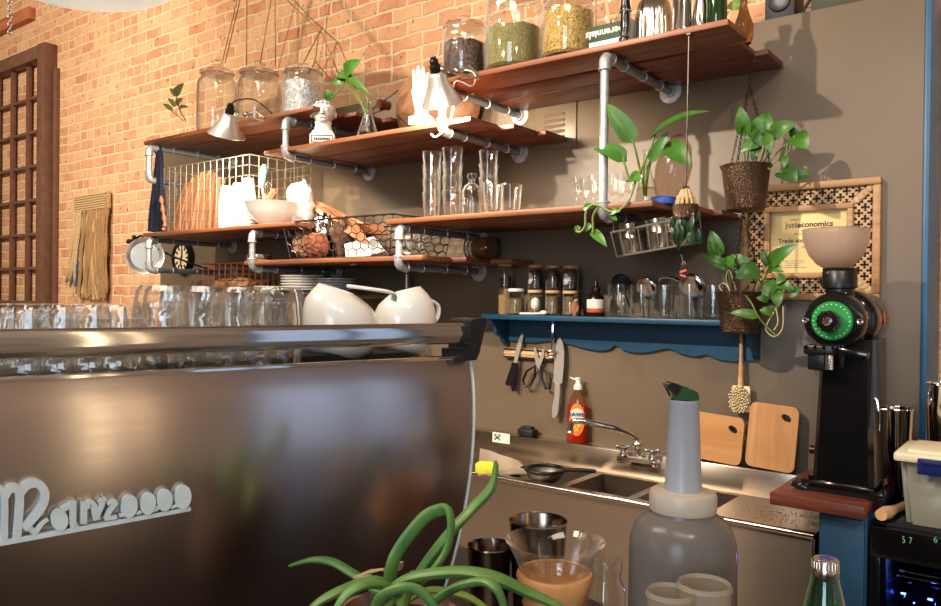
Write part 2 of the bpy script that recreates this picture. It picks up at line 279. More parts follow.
# ------------------------------------------------------------------ mesh helpers
class B:
    def __init__(s): s.bm = bmesh.new()
    def box(s, c, d, rot=None, bev=0., seg=2):
        mt = Matrix.Translation(V(c)) @ (rot.to_4x4() if rot else Matrix.Identity(4)) @ Matrix.Diagonal((d[0], d[1], d[2], 1))
        r = bmesh.ops.create_cube(s.bm, size=1, matrix=mt)
        if bev:
            es = list({e for v in r['verts'] for e in v.link_edges})
            bmesh.ops.bevel(s.bm, geom=es, offset=bev, segments=seg, affect='EDGES', profile=.5)
        return s
    def lathe(s, prof, seg=28, mtx=None, cap=False):
        mtx = mtx or Matrix.Identity(4); rings = []
        for (r, z) in prof:
            if r < 1e-6: rings.append([s.bm.verts.new(mtx @ V((0, 0, z)))])
            else: rings.append([s.bm.verts.new(mtx @ V((r*cos(2*pi*k/seg), r*sin(2*pi*k/seg), z))) for k in range(seg)])
        for a, b in zip(rings, rings[1:]):
            for k in range(seg):
                k2 = (k+1) % seg
                if len(a) == 1 and len(b) == 1: continue
                if len(a) == 1: s.bm.faces.new((a[0], b[k2], b[k]))
                elif len(b) == 1: s.bm.faces.new((a[k], a[k2], b[0]))
                else: s.bm.faces.new((a[k], a[k2], b[k2], b[k]))
        if cap:
            for R, rev in ((rings[0], True), (rings[-1], False)):
                if len(R) > 2: s.bm.faces.new(list(reversed(R)) if rev else R)
        return s
    def cyl(s, p0, p1, r0, r1=None, seg=16, cap=True):
        r1 = r0 if r1 is None else r1
        p0 = V(p0); p1 = V(p1); d = p1-p0
        q = d.to_track_quat('Z', 'Y').to_matrix().to_4x4(); mt = Matrix.Translation(p0) @ q
        return s.lathe([(r0, 0), (r1, d.length)], seg, mt, cap)
    def tube(s, pts, r, seg=8, flat=1., closed=False, up=None, cap=True):
        pts = [V(p) for p in pts]; n = len(pts); rr = r if isinstance(r, (list, tuple)) else [r]*n
        rings = []; prev = None
        for i, p in enumerate(pts):
            t = (pts[min(i+1, n-1)]-pts[max(i-1, 0)]) if not closed else (pts[(i+1) % n]-pts[i-1])
            t.normalize()
            if prev is None:
                a = V(up) if up else (V((0, 0, 1)) if abs(t.z) < .9 else V((1, 0, 0)))
            else: a = prev
            a = a - t*a.dot(t)
            if a.length < 1e-6: a = t.orthogonal()
            a.normalize(); prev = a; b = t.cross(a)
            rings.append([s.bm.verts.new(p + a*(rr[i]*flat*cos(2*pi*k/seg)) + b*(rr[i]*sin(2*pi*k/seg))) for k in range(seg)])
        prs = list(zip(rings, rings[1:])) + ([(rings[-1], rings[0])] if closed else [])
        for A, C in prs:
            for k in range(seg): s.bm.faces.new((A[k], A[(k+1) % seg], C[(k+1) % seg], C[k]))
        if cap and not closed: s.bm.faces.new(list(reversed(rings[0]))); s.bm.faces.new(rings[-1])
        return s
    def prism(s, poly, h, mtx=None, z0=0.):
        mtx = mtx or Matrix.Identity(4)
        a = [s.bm.verts.new(mtx @ V((x, y, z0))) for x, y in poly]; b = [s.bm.verts.new(mtx @ V((x, y, z0+h))) for x, y in poly]
        n = len(poly); s.bm.faces.new(list(reversed(a))); s.bm.faces.new(b)
        for k in range(n): s.bm.faces.new((a[k], a[(k+1) % n], b[(k+1) % n], b[k]))
        return s
    def torus(s, c, R, r, mtx=None, seg=24, sub=8):
        mtx = mtx or Matrix.Identity(3)
        return s.tube([V(c) + mtx @ V((R*cos(2*pi*k/seg), R*sin(2*pi*k/seg), 0)) for k in range(seg)], r, sub, closed=True, up=tuple(mtx @ V((0, 0, 1))))
    def sphere(s, c, r, sc=(1, 1, 1), seg=16, rot=None):
        mt = Matrix.Translation(V(c)) @ (rot.to_4x4() if rot else Matrix.Identity(4)) @ Matrix.Diagonal((r*sc[0], r*sc[1], r*sc[2], 1))
        bmesh.ops.create_uvsphere(s.bm, u_segments=seg, v_segments=max(6, seg//2), radius=1, matrix=mt); return s
    def leaf(s, base, tip, w, nrm, droop=.12, curl=.25, heart=True, thick=.0012, n=8):
        base = V(base); tip = V(tip); ax = tip-base; L = ax.length; ax.normalize(); nrm = V(nrm); nrm = (nrm-ax*nrm.dot(ax)).normalized(); sd = ax.cross(nrm)
        top = []
        for i in range(n+1):
            t = i/n
            if heart: ww = w*.5*min(1., (t/.16)**.6 if t > 0 else 0)*(max(0, 1-((t-.28)/.72)**1.9 if t > .28 else 1))**.9
            else: ww = w*.5*sin(pi*min(1, t*.97+.03))**.8
            ctr = base + ax*(t*L) + nrm*(droop*L*(sin(pi*t)))
            row = []
            for q in (-1, -.5, 0, .5, 1):
                back = -.10*L*abs(q)*(1-t)**2 if heart else 0
                row.append(ctr + sd*(q*ww) + nrm*(curl*ww*abs(q)) + ax*back)
            top.append(row)
        vt = [[s.bm.verts.new(p) for p in r] for r in top]; vb = [[s.bm.verts.new(p-nrm*thick) for p in r] for r in top]
        for i in range(n):
            for j in range(4):
                s.bm.faces.new((vt[i][j], vt[i][j+1], vt[i+1][j+1], vt[i+1][j])); s.bm.faces.new((vb[i][j], vb[i+1][j], vb[i+1][j+1], vb[i][j+1]))
            for j, fl in ((0, 0), (4, 1)):
                f = (vt[i][j], vt[i+1][j], vb[i+1][j], vb[i][j]); s.bm.faces.new(f if not fl else f[::-1])
        return s
    def build(s, name, m, parent=None, loc=None, smooth=40, world=False, sharp=True):
        bmesh.ops.remove_doubles(s.bm, verts=s.bm.verts, dist=1e-6)
        bmesh.ops.recalc_face_normals(s.bm, faces=s.bm.faces)
        off = V((0, 0, 0))
        if world:
            if parent is not None:
                inv = PW[parent.name].inverted(); s.bm.transform(inv)
            elif loc is None:
                vs = [v.co for v in s.bm.verts]; lo = V((min(v[i] for v in vs) for i in range(3))); hi = V((max(v[i] for v in vs) for i in range(3)))
                loc = V(((lo.x+hi.x)/2, (lo.y+hi.y)/2, lo.z)); s.bm.transform(Matrix.Translation(-loc))
            else: s.bm.transform(Matrix.Translation(-V(loc)))
        me = bpy.data.meshes.new(name); s.bm.to_mesh(me); s.bm.free()
        if smooth:
            for p in me.polygons: p.use_smooth = True
            me.set_sharp_from_angle(angle=radians(smooth))
        me.materials.append(M[m] if isinstance(m, str) else m)
        o = bpy.data.objects.new(name, me); COL.objects.link(o)
        if parent is not None: o.parent = parent
        if loc is not None: o.location = loc
        PW[o.name] = (PW[parent.name] if parent is not None else Matrix.Identity(4)) @ Matrix.Translation(o.location)
        return o
PW = {}
def tag(o, label=None, cat=None, group=None, kind=None):
    if label: o['label'] = label
    if cat: o['category'] = cat
    if group: o['group'] = group
    if kind: o['kind'] = kind
    return o
def thing(name, label, cat, loc=(0, 0, 0), rz=0., group=None):
    o = bpy.data.objects.new(name, None); COL.objects.link(o); o.location = loc; o.rotation_euler = (0, 0, rz); o.empty_display_size = .05
    PW[o.name] = Matrix.Translation(V(loc)) @ Matrix.Rotation(rz, 4, 'Z')
    return tag(o, label, cat, group)
def dup(root, loc, rz=None, label=None, group=None, scale=None):
    def cp(o, par):
        c = o.copy(); COL.objects.link(c)
        if par is not None: c.parent = par
        for ch in [x for x in bpy.data.objects if x.parent == o]: cp(ch, c)
        return c
    r = cp(root, None); r.location = loc
    if rz is not None: r.rotation_euler = (0, 0, rz)
    if scale: r.scale = scale if isinstance(scale, (tuple, list)) else (scale,)*3
    if label: r['label'] = label
    if group: r['group'] = group
    PW[r.name] = Matrix.Translation(V(loc)) @ Matrix.Rotation(rz or 0, 4, 'Z')
    return r
def struct(name, b, m, **kw): o = b.build(name, m, **kw); o['kind'] = 'structure'; return o
def text_mesh(txt, size, ext, mtx, bold=0.):
    cu = bpy.data.curves.new('t', 'FONT'); cu.body = txt; cu.size = size; cu.extrude = ext; cu.offset = bold; cu.align_x = 'CENTER'; cu.align_y = 'CENTER'; cu.resolution_u = 3
    ob = bpy.data.objects.new('t', cu); COL.objects.link(ob)
    dg = bpy.context.evaluated_depsgraph_get(); me = bpy.data.meshes.new_from_object(ob.evaluated_get(dg))
    b = B(); b.bm.from_mesh(me); b.bm.transform(mtx)
    bpy.data.objects.remove(ob); bpy.data.curves.remove(cu); bpy.data.meshes.remove(me)
    return b
def merge(b, other):
    me = bpy.data.meshes.new('x'); other.bm.to_mesh(me); b.bm.from_mesh(me); bpy.data.meshes.remove(me); other.bm.free(); return b
def smooth_path(pts, n=6):
    pts = [V(p) for p in pts]; out = []
    for i in range(len(pts)-1):
        p0 = pts[max(i-1, 0)]; p1 = pts[i]; p2 = pts[i+1]; p3 = pts[min(i+2, len(pts)-1)]
        for k in range(n):
            t = k/n
            out.append(.5*((2*p1)+(p2-p0)*t+(2*p0-5*p1+4*p2-p3)*t*t+(3*p1-p0-3*p2+p3)*t**3))
    out.append(pts[-1]); return out
# rotation that stands the XY plane up facing the room (-Y): local x -> +X, local y -> +Z, local z -> -Y
FACE = Matrix(((1, 0, 0), (0, 0, -1), (0, 1, 0)))
# ------------------------------------------------------------------ the setting
WY = 3.0; BY = 3.35; PTOP = 2.685; PXL = -5.05; PXR = -.387
XL, XR, YF, ZC = -10.5, 2.6, -4.0, 5.2
struct('floor', B().box(((XL+XR)/2, (YF+BY)/2, -.05), (XR-XL+.2, BY-YF+.2, .1)), 'floor', world=True)
struct('ceiling', B().box(((XL+XR)/2, (YF+BY)/2, ZC+.05), (XR-XL+.2, BY-YF+.2, .1)), 'ceil', world=True)
struct('wall_back', B().box(((XL+XR)/2, BY+.1, ZC/2), (XR-XL, .2, ZC)), 'brick', world=True, loc=(0, BY, 0))
struct('wall_left', B().box((XL-.1, (YF+BY)/2, ZC/2), (.2, BY-YF, ZC)), 'roomwall', world=True)
# wall to the right with a second daylit window and two added light strips
ry0, ry1, rz0_, rz1_ = 1.15, 2.15, .7, 2.7
b = B(); b.box((XR+.1, (YF+ry0)/2, ZC/2), (.2, ry0-YF, ZC)); b.box((XR+.1, (ry1+BY)/2, ZC/2), (.2, BY-ry1, ZC)); b.box((XR+.1, (ry0+ry1)/2, rz0_/2), (.2, ry1-ry0, rz0_)); b.box((XR+.1, (ry0+ry1)/2, (rz1_+ZC)/2), (.2, ry1-ry0, ZC-rz1_))
struct('wall_right', b, 'roomwall', world=True)
w2 = struct('window_2', B().box((XR+.12, (ry0+ry1)/2, (rz0_+rz1_)/2), (.01, ry1-ry0, rz1_-rz0_)), 'glass', world=True)
b = B()
for y in (ry0+.03, (ry0+ry1)/2+.1, ry1-.03): b.box((XR+.08, y, (rz0_+rz1_)/2), (.08, .06, rz1_-rz0_))
for z in (rz0_+.03, rz1_-.03): b.box((XR+.08, (ry0+ry1)/2, z), (.08, ry1-ry0, .06))
b.build('window_frame', 'black', w2, world=True)
# street side wall behind the camera with one tall shop window
wx0, wx1, wz0, wz1 = -.6, 1.6, .9, 3.4
b = B(); b.box(((XL+wx0)/2, YF-.1, ZC/2), (wx0-XL, .2, ZC)); b.box(((XR+wx1)/2, YF-.1, ZC/2), (XR-wx1, .2, ZC))
b.box(((wx0+wx1)/2, YF-.1, wz0/2), (wx1-wx0, .2, wz0)); b.box(((wx0+wx1)/2, YF-.1, (wz1+ZC)/2), (wx1-wx0, .2, ZC-wz1))
struct('wall_front', b, 'roomwall', world=True)
win = struct('window_1', B().box(((wx0+wx1)/2, YF-.12, (wz0+wz1)/2), (wx1-wx0, .01, wz1-wz0)), 'glass', world=True)
b = B()
for x in (wx0+.03, (wx0+wx1)/2, wx1-.03): b.box((x, YF-.08, (wz0+wz1)/2), (.06, .08, wz1-wz0))
for z in (wz0+.03, wz1-.03): b.box(((wx0+wx1)/2, YF-.08, z), (wx1-wx0, .08, .06))
b.build('window_frame', 'black', win, world=True)
# painted half-height partition carrying the shelves, with its blue end
struct('wall_partition', B().box(((PXL+PXR)/2, WY+.15, PTOP/2), (PXR-PXL, .30, PTOP), bev=.004), 'paint', world=True, loc=(0, WY, 0))
struct('trim_1', B().box((PXR+.009, WY+.148, PTOP/2+.03), (.018, .31, PTOP+.06), bev=.003), 'blue', world=True)

# recessed louvred access panel
p = at_y(546, 128, WY); s = mpp(p)
x0 = at_y(535, 130, WY).x; x1 = at_y(577, 130, WY).x; z1 = at_y(577, 102, WY).z; z0 = at_y(577, 146, WY).z
vp = thing('access_panel', 'taupe painted metal access panel with louvre slots on the painted wall', 'panel', ((x0+x1)/2, WY, z0))
W = x1-x0; H = z1-z0
b = B(); b.box((0, -.004, H/2), (W, .008, H), bev=.002); b.build('panel_face', 'paint', vp)
b = B()
for k in range(5): b.box((0, -.010, H*(.25+k*.13)), (W*.46, .008, .011), Euler((radians(35), 0, 0)).to_matrix())
b.build('louvre', 'paint', vp)

# old many-paned window hung on the brick
gx1 = at_y(50, 150, BY-.06).x; gz1 = at_y(44, 46, BY-.06).z; gz0 = 1.1; gx0 = gx1-2.35
g = thing('window_grille', 'tall dark brown many-paned old window sash hung on the brick wall', 'window frame', ((gx0+gx1)/2, BY, gz0))
W = gx1-gx0; H = gz1-gz0; M['grille'] = mat('dark_brown_sash', srgb(112, 78, 60), .5, var=.2, scale=20)
b = B()
for sx in (-1, 1): b.box((sx*(W/2-.07), -.06, H/2), (.14, .12, H), bev=.006)
for z in (.06, H-.06): b.box((0, -.06, z), (W-.28, .10, .12), bev=.004)
b.build('frame', 'grille', g)
b = B(); b.box((W/2+.03, -.02, H/2-.1), (.05, .04, H-.25), bev=.004); b.build('side_stop', 'grille', g)
nx = 6
for k in range(1, nx): B().box((-W/2+.14+(W-.28)*k/nx, -.04, H/2), (.05, .035, H-.24), bev=.003).build('upright_bar', 'grille', g)
for k in range(1, 8): B().box((0, -.04, .12+(H-.24)*k/8), (W-.28, .03, .028), bev=.003).build('cross_bar', 'grille', g)

# beam end over the window
p = at_y(28, 12, BY-.07)
w = B().box((p.x-.9, BY-.035, p.z), (1.8, .07, .115), bev=.006)
tag(w.build('wooden_beam', wood('beam_wood', srgb(150, 88, 58), srgb(190, 118, 80), 3), world=True), 'reddish timber beam stub on the brick above the old window', 'beam')

# pendant bowl lamp peeping in at the top
p = at_d(75, -57, 3.6); R = 118*3.6/FPX; D = 54*3.6/FPX
pl = thing('pendant_lamp', 'pale rounded bowl pendant lamp cut by the top edge above the old window', 'lamp', (p.x, p.y, p.z))
b = B(); pr = [(R*cos(a), -D*sin(a)) for a in [radians(t) for t in range(0, 91, 6)]]; pr[-1] = (0, -D)
b.lathe([(R*.97, .0)]+[(r*.98, z*.97+.001) for r, z in pr][::-1][-1:]+pr, 56); b.build('lamp_bowl', 'pendant', pl)
b = B(); b.torus((0, 0, 0), R*1.005, .012, seg=56); b.build('rim', 'wiregrey', pl)
for q in range(3): B().tube([(R*cos(q*2.09), R*sin(q*2.09), 0), (0, 0, .55)], .006, 6).build('hanger_rod', 'wiregrey', pl)
B().cyl((0, 0, .54), (0, 0, ZC-p.z), .008, seg=8).build('cord', 'black', pl)
# little pull chain left of it
p = at_d(10, 12, 4.2)
b = B()
for k in range(22): b.torus((p.x, p.y, p.z+.33-k*.021), .010, .003, Euler((pi/2, 0, (k % 2)*pi/2)).to_matrix(), 10, 5)
b.cyl((p.x, p.y, p.z+.33), (p.x, p.y, ZC), .003, seg=6)
tag(b.build('hanging_chain', 'wiregrey', world=True), 'thin pale chain hanging in front of the timber beam stub', 'chain')

# yarn wall hanging on the brick
a = at_y(77, 198, BY-.04); c = at_y(108, 190, BY-.04); bz = at_y(95, 301, BY-.03).z
wh = thing('wall_hanging', 'tan macrame yarn wall hanging with woven header on the brick wall', 'wall hanging', ((a.x+c.x)/2, BY, bz))
cx = (a.x+c.x)/2; W = c.x-a.x; top = a.z-bz
b = B(); b.box((0, -.035, top-.06), (W*1.05, .045, .15), Euler((0, radians(-2), 0)).to_matrix(), bev=.015)
for k in range(7): b.tube([(-W*.52, -.06, top-.12+k*.02), (W*.52, -.06, top-.115+k*.02)], .008, 6)
b.build('header', 'ropelight', wh)
rnd = random.Random(3)
bs = {'ropelight': B(), 'ropemid': B(), 'rope': B(), 'denim': B()}
for k in range(46):
    t = k/45; x = -W/2+W*t; key = 'ropelight' if t < .28 else rnd.choice(['ropemid', 'rope', 'ropelight'])
    end = 0 if t > .15 else .12; xe = x*1.02-(.19*(1-t)**2)
    if 4 < k < 13 and k % 2: key = 'denim'; xe = x-.10; y0 = -.02
    y = -.03-.03*rnd.random()
    pts = [(x, y, top-.12), (x*.8+xe*.2+rnd.uniform(-.01, .01), y-.01, top*.62), (x*.45+xe*.55+rnd.uniform(-.012, .012), y-.01, top*.32), (xe+rnd.uniform(-.02, .02), y, end+rnd.uniform(0, .07))]
    if key == 'denim': pts[0] = (x*.7+xe*.3, y+.012, top*.5); pts[1] = (x*.6+xe*.4, y+.01, top*.42); pts[-1] = (xe, y, .10+rnd.uniform(0, .05))
    bs[key].tube(smooth_path(pts, 4), [.013+.006*sin(q*1.3+k) for q in range(13)], 6)
for key, bb in bs.items(): bb.build({'denim': 'blue_strands'}.get(key, 'fringe'), key, wh)

# ------------------------------------------------------------------ pipe shelving
PR = .0155; PY = 2.43
def bracket(X, zs, label, up=True, arms_to=WY, gal='galvdark'):
    zl, zh = zs[0], zs[1]
    t = thing('pipe_bracket', label, 'shelf bracket', (X, WY, zl), 0, 'galvanised pipe shelf brackets')
    H = zh-zl; D = WY-PY
    B().cyl((0, -D, .03), (0, -D, H-.03), PR, seg=18).build('upright', 'galv', t)
    for z, sg in ((0, 1), (H, -1)):
        a = B().cyl((0, -D+.03, z), (0, -.004, z), PR, seg=18).build('arm', gal, t)
        f = B(); f.lathe([(0, 0), (.046, 0), (.048, .003), (.046, .007), (.026, .009), (.024, .022), (.017, .022)], 24, Matrix.Translation((0, 0, z)) @ Matrix.Rotation(pi/2, 4, 'X')); 
        for q in range(4): f.cyl((.036*cos(q*pi/2+.8), -.006, z+.036*sin(q*pi/2+.8)), (.036*cos(q*pi/2+.8), -.010, z+.036*sin(q*pi/2+.8)), .006, seg=8)
        f.build('flange', 'galv', a)
        e = B(); c = (0, -D, z)
        pts = [(0, -D, z+sg*.048), (0, -D, z+sg*.030), (0, -D+.004, z+sg*.014), (0, -D+.014, z+sg*.004), (0, -D+.030, z), (0, -D+.048, z)]
        e.tube(pts, [.0215, .0205, .0215, .0215, .0205, .0215], 16, up=(1, 0, 0))
        e.torus((0, -D, z+sg*.045), .0195, .005, seg=18, sub=6); e.torus((0, -D+.045, z), .0195, .005, Euler((pi/2, 0, 0)).to_matrix(), 18, 6)
        e.build('elbow', 'galv', t)
        for y in (-D*.74, -D*.46, -D*.2):
            c = B(); c.torus((0, y, z), PR+.001, .0035, Euler((pi/2, 0, 0)).to_matrix(), 16, 5)
            c.box((0, y, z+PR+.004), (.052, .016, .003)); c.build('pipe_strap', 'galv', t)
    return t
bracket(-4.217, (2.286, 2.475), 'galvanised pipe bracket holding the left end of the jar shelf, navy apron on it')
bracket(-4.21, (1.766, 1.94), 'galvanised pipe bracket in front of the round work lamp on the brick')
bracket(-3.0, (2.300, 2.475), 'galvanised pipe bracket right beside the white bust')
bracket(-3.25, (1.762, 1.94), 'galvanised pipe bracket below the white cups, left of the chicken wire basket')
bracket(-2.25, (1.752, 1.916), 'galvanised pipe bracket under the left end of the drinking glass shelf')
bracket(-2.02, (2.300, 2.472), 'galvanised pipe bracket below the aluminium lamp next to the white ceramic hand')
bracket(-1.286, (1.916, 2.470), 'tall galvanised pipe bracket joining the glass shelf to the top shelf')

TH = .021
def board(x0, x1, y0, y1, z, label, m='plank', group=None, notch=None):
    b = B(); b.box(((x0+x1)/2, (y0+y1)/2, z+TH/2), (x1-x0, y1-y0, TH), bev=.004)
    return tag(b.build('shelf_board', m, world=True), label, 'shelf', group)
ZT = 2.470+PR+.004; ZS1 = 2.475+PR+.004; ZS2 = 2.300+PR+.004; ZM = 1.916+PR+.004; ZS3 = 1.94+PR+.004; ZS4 = 1.757+PR+.006
TT, T1, T2, TM, T3, T4 = [z+TH for z in (ZT, ZS1, ZS2, ZM, ZS3, ZS4)]
gT = 'reddish wood boards of the pipe shelves'
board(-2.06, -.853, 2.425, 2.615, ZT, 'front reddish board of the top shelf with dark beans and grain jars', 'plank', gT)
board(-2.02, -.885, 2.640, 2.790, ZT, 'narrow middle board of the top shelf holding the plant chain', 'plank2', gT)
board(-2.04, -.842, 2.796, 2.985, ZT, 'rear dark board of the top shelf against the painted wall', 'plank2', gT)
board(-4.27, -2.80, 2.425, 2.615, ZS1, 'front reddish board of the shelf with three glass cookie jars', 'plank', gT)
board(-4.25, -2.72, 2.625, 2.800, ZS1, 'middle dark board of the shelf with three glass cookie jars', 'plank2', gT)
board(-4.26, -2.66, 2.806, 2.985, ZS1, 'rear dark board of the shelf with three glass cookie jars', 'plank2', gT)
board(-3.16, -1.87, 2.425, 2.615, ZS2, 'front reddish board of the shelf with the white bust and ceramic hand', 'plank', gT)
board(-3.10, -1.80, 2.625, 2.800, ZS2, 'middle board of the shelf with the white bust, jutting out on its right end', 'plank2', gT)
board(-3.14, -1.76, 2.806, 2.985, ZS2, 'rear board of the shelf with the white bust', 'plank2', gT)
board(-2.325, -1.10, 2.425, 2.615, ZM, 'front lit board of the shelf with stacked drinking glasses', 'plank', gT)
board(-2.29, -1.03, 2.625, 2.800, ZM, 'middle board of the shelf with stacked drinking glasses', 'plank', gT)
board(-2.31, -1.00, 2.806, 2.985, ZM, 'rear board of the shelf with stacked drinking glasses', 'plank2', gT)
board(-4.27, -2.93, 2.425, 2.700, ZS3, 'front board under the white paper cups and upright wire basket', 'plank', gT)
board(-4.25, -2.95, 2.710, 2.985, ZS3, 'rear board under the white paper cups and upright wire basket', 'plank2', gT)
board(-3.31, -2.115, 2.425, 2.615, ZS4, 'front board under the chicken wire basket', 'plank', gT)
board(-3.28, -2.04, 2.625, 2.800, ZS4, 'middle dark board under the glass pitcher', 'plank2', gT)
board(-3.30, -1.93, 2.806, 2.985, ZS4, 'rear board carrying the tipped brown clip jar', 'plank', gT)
# ------------------------------------------------------------------ makers shared by many shelves
def tumbler(name, label, cat, loc, r0, r1, h, group=None, m='glass', wall=.0025, base=.012, inv=False, seg=24):
    pr = [(0, 0), (r0*.9, 0), (r0, .004), (r1, h-.009), (r1+wall*.9, h-.005), (r1-wall*.3, h), (r1-wall*1.6, h-.004), (r1-wall, h-.006), (r0-wall, base+.003), (r0*.8, base), (0, base)]
    if inv: pr = [(r, h-z) for r, z in pr]
    b = B(); b.lathe(pr, seg); return tag(b.build(name, m, loc=loc), label, cat, group)
def cookie_jar(label, px, y, z, wpx, top_px, neck=.8, knob=True, fill=None, fill_top=.7, fill_label='', lidm='jarglass', fillname='contents', fillcat='contents'):
    p = on(px, y, z); k = mpp((p.x, p.y, z+.1)); r = wpx/2*k
    ztop = at_y(px, top_px, y).z; H = ztop-z; bh = H*(.80 if knob else .88)
    t = thing('glass_jar', label, 'jar', (p.x, p.y, z))
    b = B(); b.lathe([(0, 0), (r*.86, 0), (r*.95, .006), (r, .02), (r, bh*.80), (r*.97, bh*.87), (r*neck, bh*.94), (r*neck, bh*.985), (r*(neck+.04), bh), (r*(neck-.03), bh), (r*(neck-.04), bh*.94), (r*.94, bh*.86), (r*.965, bh*.79), (r*.965, .02), (r*.90, .012), (0, .012)], 40)
    b.build('jar_body', 'jarglass', t)
    b = B(); R = r*(neck+.09)
    pr = [(0, bh*1.005), (R*.96, bh*1.005), (R, bh*1.02), (R*.98, bh*1.045), (R*.7, bh+(H-bh)*.40), (R*.3, bh+(H-bh)*.46)]
    pr += [(.018, bh+(H-bh)*.52), (.016, bh+(H-bh)*.62), (.024, bh+(H-bh)*.75), (.026, bh+(H-bh)*.88), (.016, H), (0, H)] if knob else [(0, H)]
    b.lathe(pr, 36); b.build('lid', lidm, t)
    if fill:
        b = B(); ft = H*fill_top; rr = r*.955; n = 28
        prof = [(0, .014), (rr*.90, .014), (rr, .024), (rr, min(ft, bh*.79))]
        b.lathe(prof, n); rnd = random.Random(px)
        top = [(rr*q, min(ft, bh*.79)+(1-q)*.015) for q in (1, .7, .35)]+[(0, min(ft, bh*.79)+.02)]
        b.lathe(top, n)
        for v in b.bm.verts:
            if v.co.z > ft*.8: v.co.z += noise.noise(v.co*40)*.010
        tag(b.build(fillname, fill, loc=(p.x, p.y, z)), fill_label, fillcat, None, 'stuff')
    return t
def leafpx(b, base, tip, wpx, y0, y1=None, up=.35, droop=.10, heart=True, curl=.22, side=0.):
    y1 = y0 if y1 is None else y1
    a = at_y(base[0], base[1], y0); c = at_y(tip[0], tip[1], y1)
    nr = (CAM-a).normalized() + V((side, 0, up)); b.leaf(a, c, wpx*mpp(a), nr, droop, curl, heart); return b
def stempx(b, pts, r, n=4):
    P3 = [at_y(x, y, d) for x, y, d in pts]; b.tube(smooth_path(P3, n), r, 6); return b

# ------------------------------------------------------------------ top left shelf: jars, sprig, lamp
jg = None
cookie_jar('clear glass cookie jar nearest the little sprig vase, left of its neighbours', 215, 2.56, T1, 39, 61)
cookie_jar('clear glass cookie jar between the empty jar and the silver filled jar', 257, 2.66, T1, 42, 62, neck=.86)
cookie_jar('glass jar full of crinkled silver scraps beside the white bust', 301, 2.62, T1, 41, 64, neck=.9, fill='foil', fill_top=.76, fill_label='crinkled silver scraps inside the jar beside the white bust', fillname='silver_scraps', fillcat='scraps')
# loops of twine let down from the ceiling behind the jars
def cord(pts, label, r=.0035):
    b = B(); b.tube([at_y(*q) for q in pts], r, 6); return tag(b.build('twine_cord', 'rope', world=True), label, 'cord', None)
cord([(222, 63, 2.9), (237, 0, 2.9), (256, -80, 2.9)], 'slanting twine dropping behind the first cookie jar')
cord([(225, 63, 2.92), (240, 0, 2.92), (259, -80, 2.92)], 'second slanting twine close beside the one behind the first cookie jar')
cord([(246.5, 66, 2.9), (246.8, 0, 2.9), (247, -80, 2.9)], 'vertical twine at the left side of the middle cookie jar')
cord([(260, 64, 2.9), (271, 0, 2.9), (284, -80, 2.9)], 'slanting twine behind the lid of the middle cookie jar')
cord([(275.5, 66, 2.92), (275, 0, 2.92), (274, -80, 2.92)], 'vertical twine between the middle jar and the silver filled jar')
b = B(); Yc = 3.2
for seg in ([(291, 4), (320, 31)], [(320, 31), (303, 64)], [(319, 31), (315, 62), (308, 74)], [(321, 31), (333, 60), (339, 76)], [(315, 61), (330, 79)], [(255, -36), (291, 4)]):
    b.tube([at_y(x, y, Yc) for x, y in seg], .0045, 6)
b.sphere(at_y(320, 31, Yc), .012); b.sphere(at_y(315, 61, Yc), .009)
tag(b.build('knotted_rope_hanger', 'rope', world=True), 'knotted brown rope hanger spreading behind the silver filled jar', 'rope hanger')

# sprig in a tiny vase at the shelf's left end
p = on(184, 2.56, T1)
t = thing('bud_vase', 'tiny clear bud vase with a thin leafy sprig left of the cookie jars', 'vase', (p.x, p.y, T1))
b = B(); b.lathe([(0, 0), (.045, 0), (.048, .006), (.04, .018), (.012, .03), (.010, .055), (.014, .07), (.012, .07), (.008, .055), (.01, .03), (0, .02)], 24); b.build('vase_body', 'jarglass', t)
b = B(); stempx(b, [(186, 121, 2.56), (180, 110, 2.56), (176, 96, 2.56), (178, 86, 2.56)], .003); stempx(b, [(184, 121, 2.56), (173, 112, 2.56), (165, 106, 2.56)], .0025); b.build('stem', 'stem', t, world=True)
b = B()
for ba, ti, w in (((176, 94), (184, 83), 8), ((176, 96), (170, 88), 5), ((177, 104), (183, 98), 6), ((172, 110), (163, 104), 5), ((175, 106), (168, 98), 5), ((179, 109), (189, 107), 5)): leafpx(b, ba, ti, w, 2.56, 2.55)
b.build('foliage', mat('sprig_leaf', srgb(160, 166, 96), .5), t, world=True)

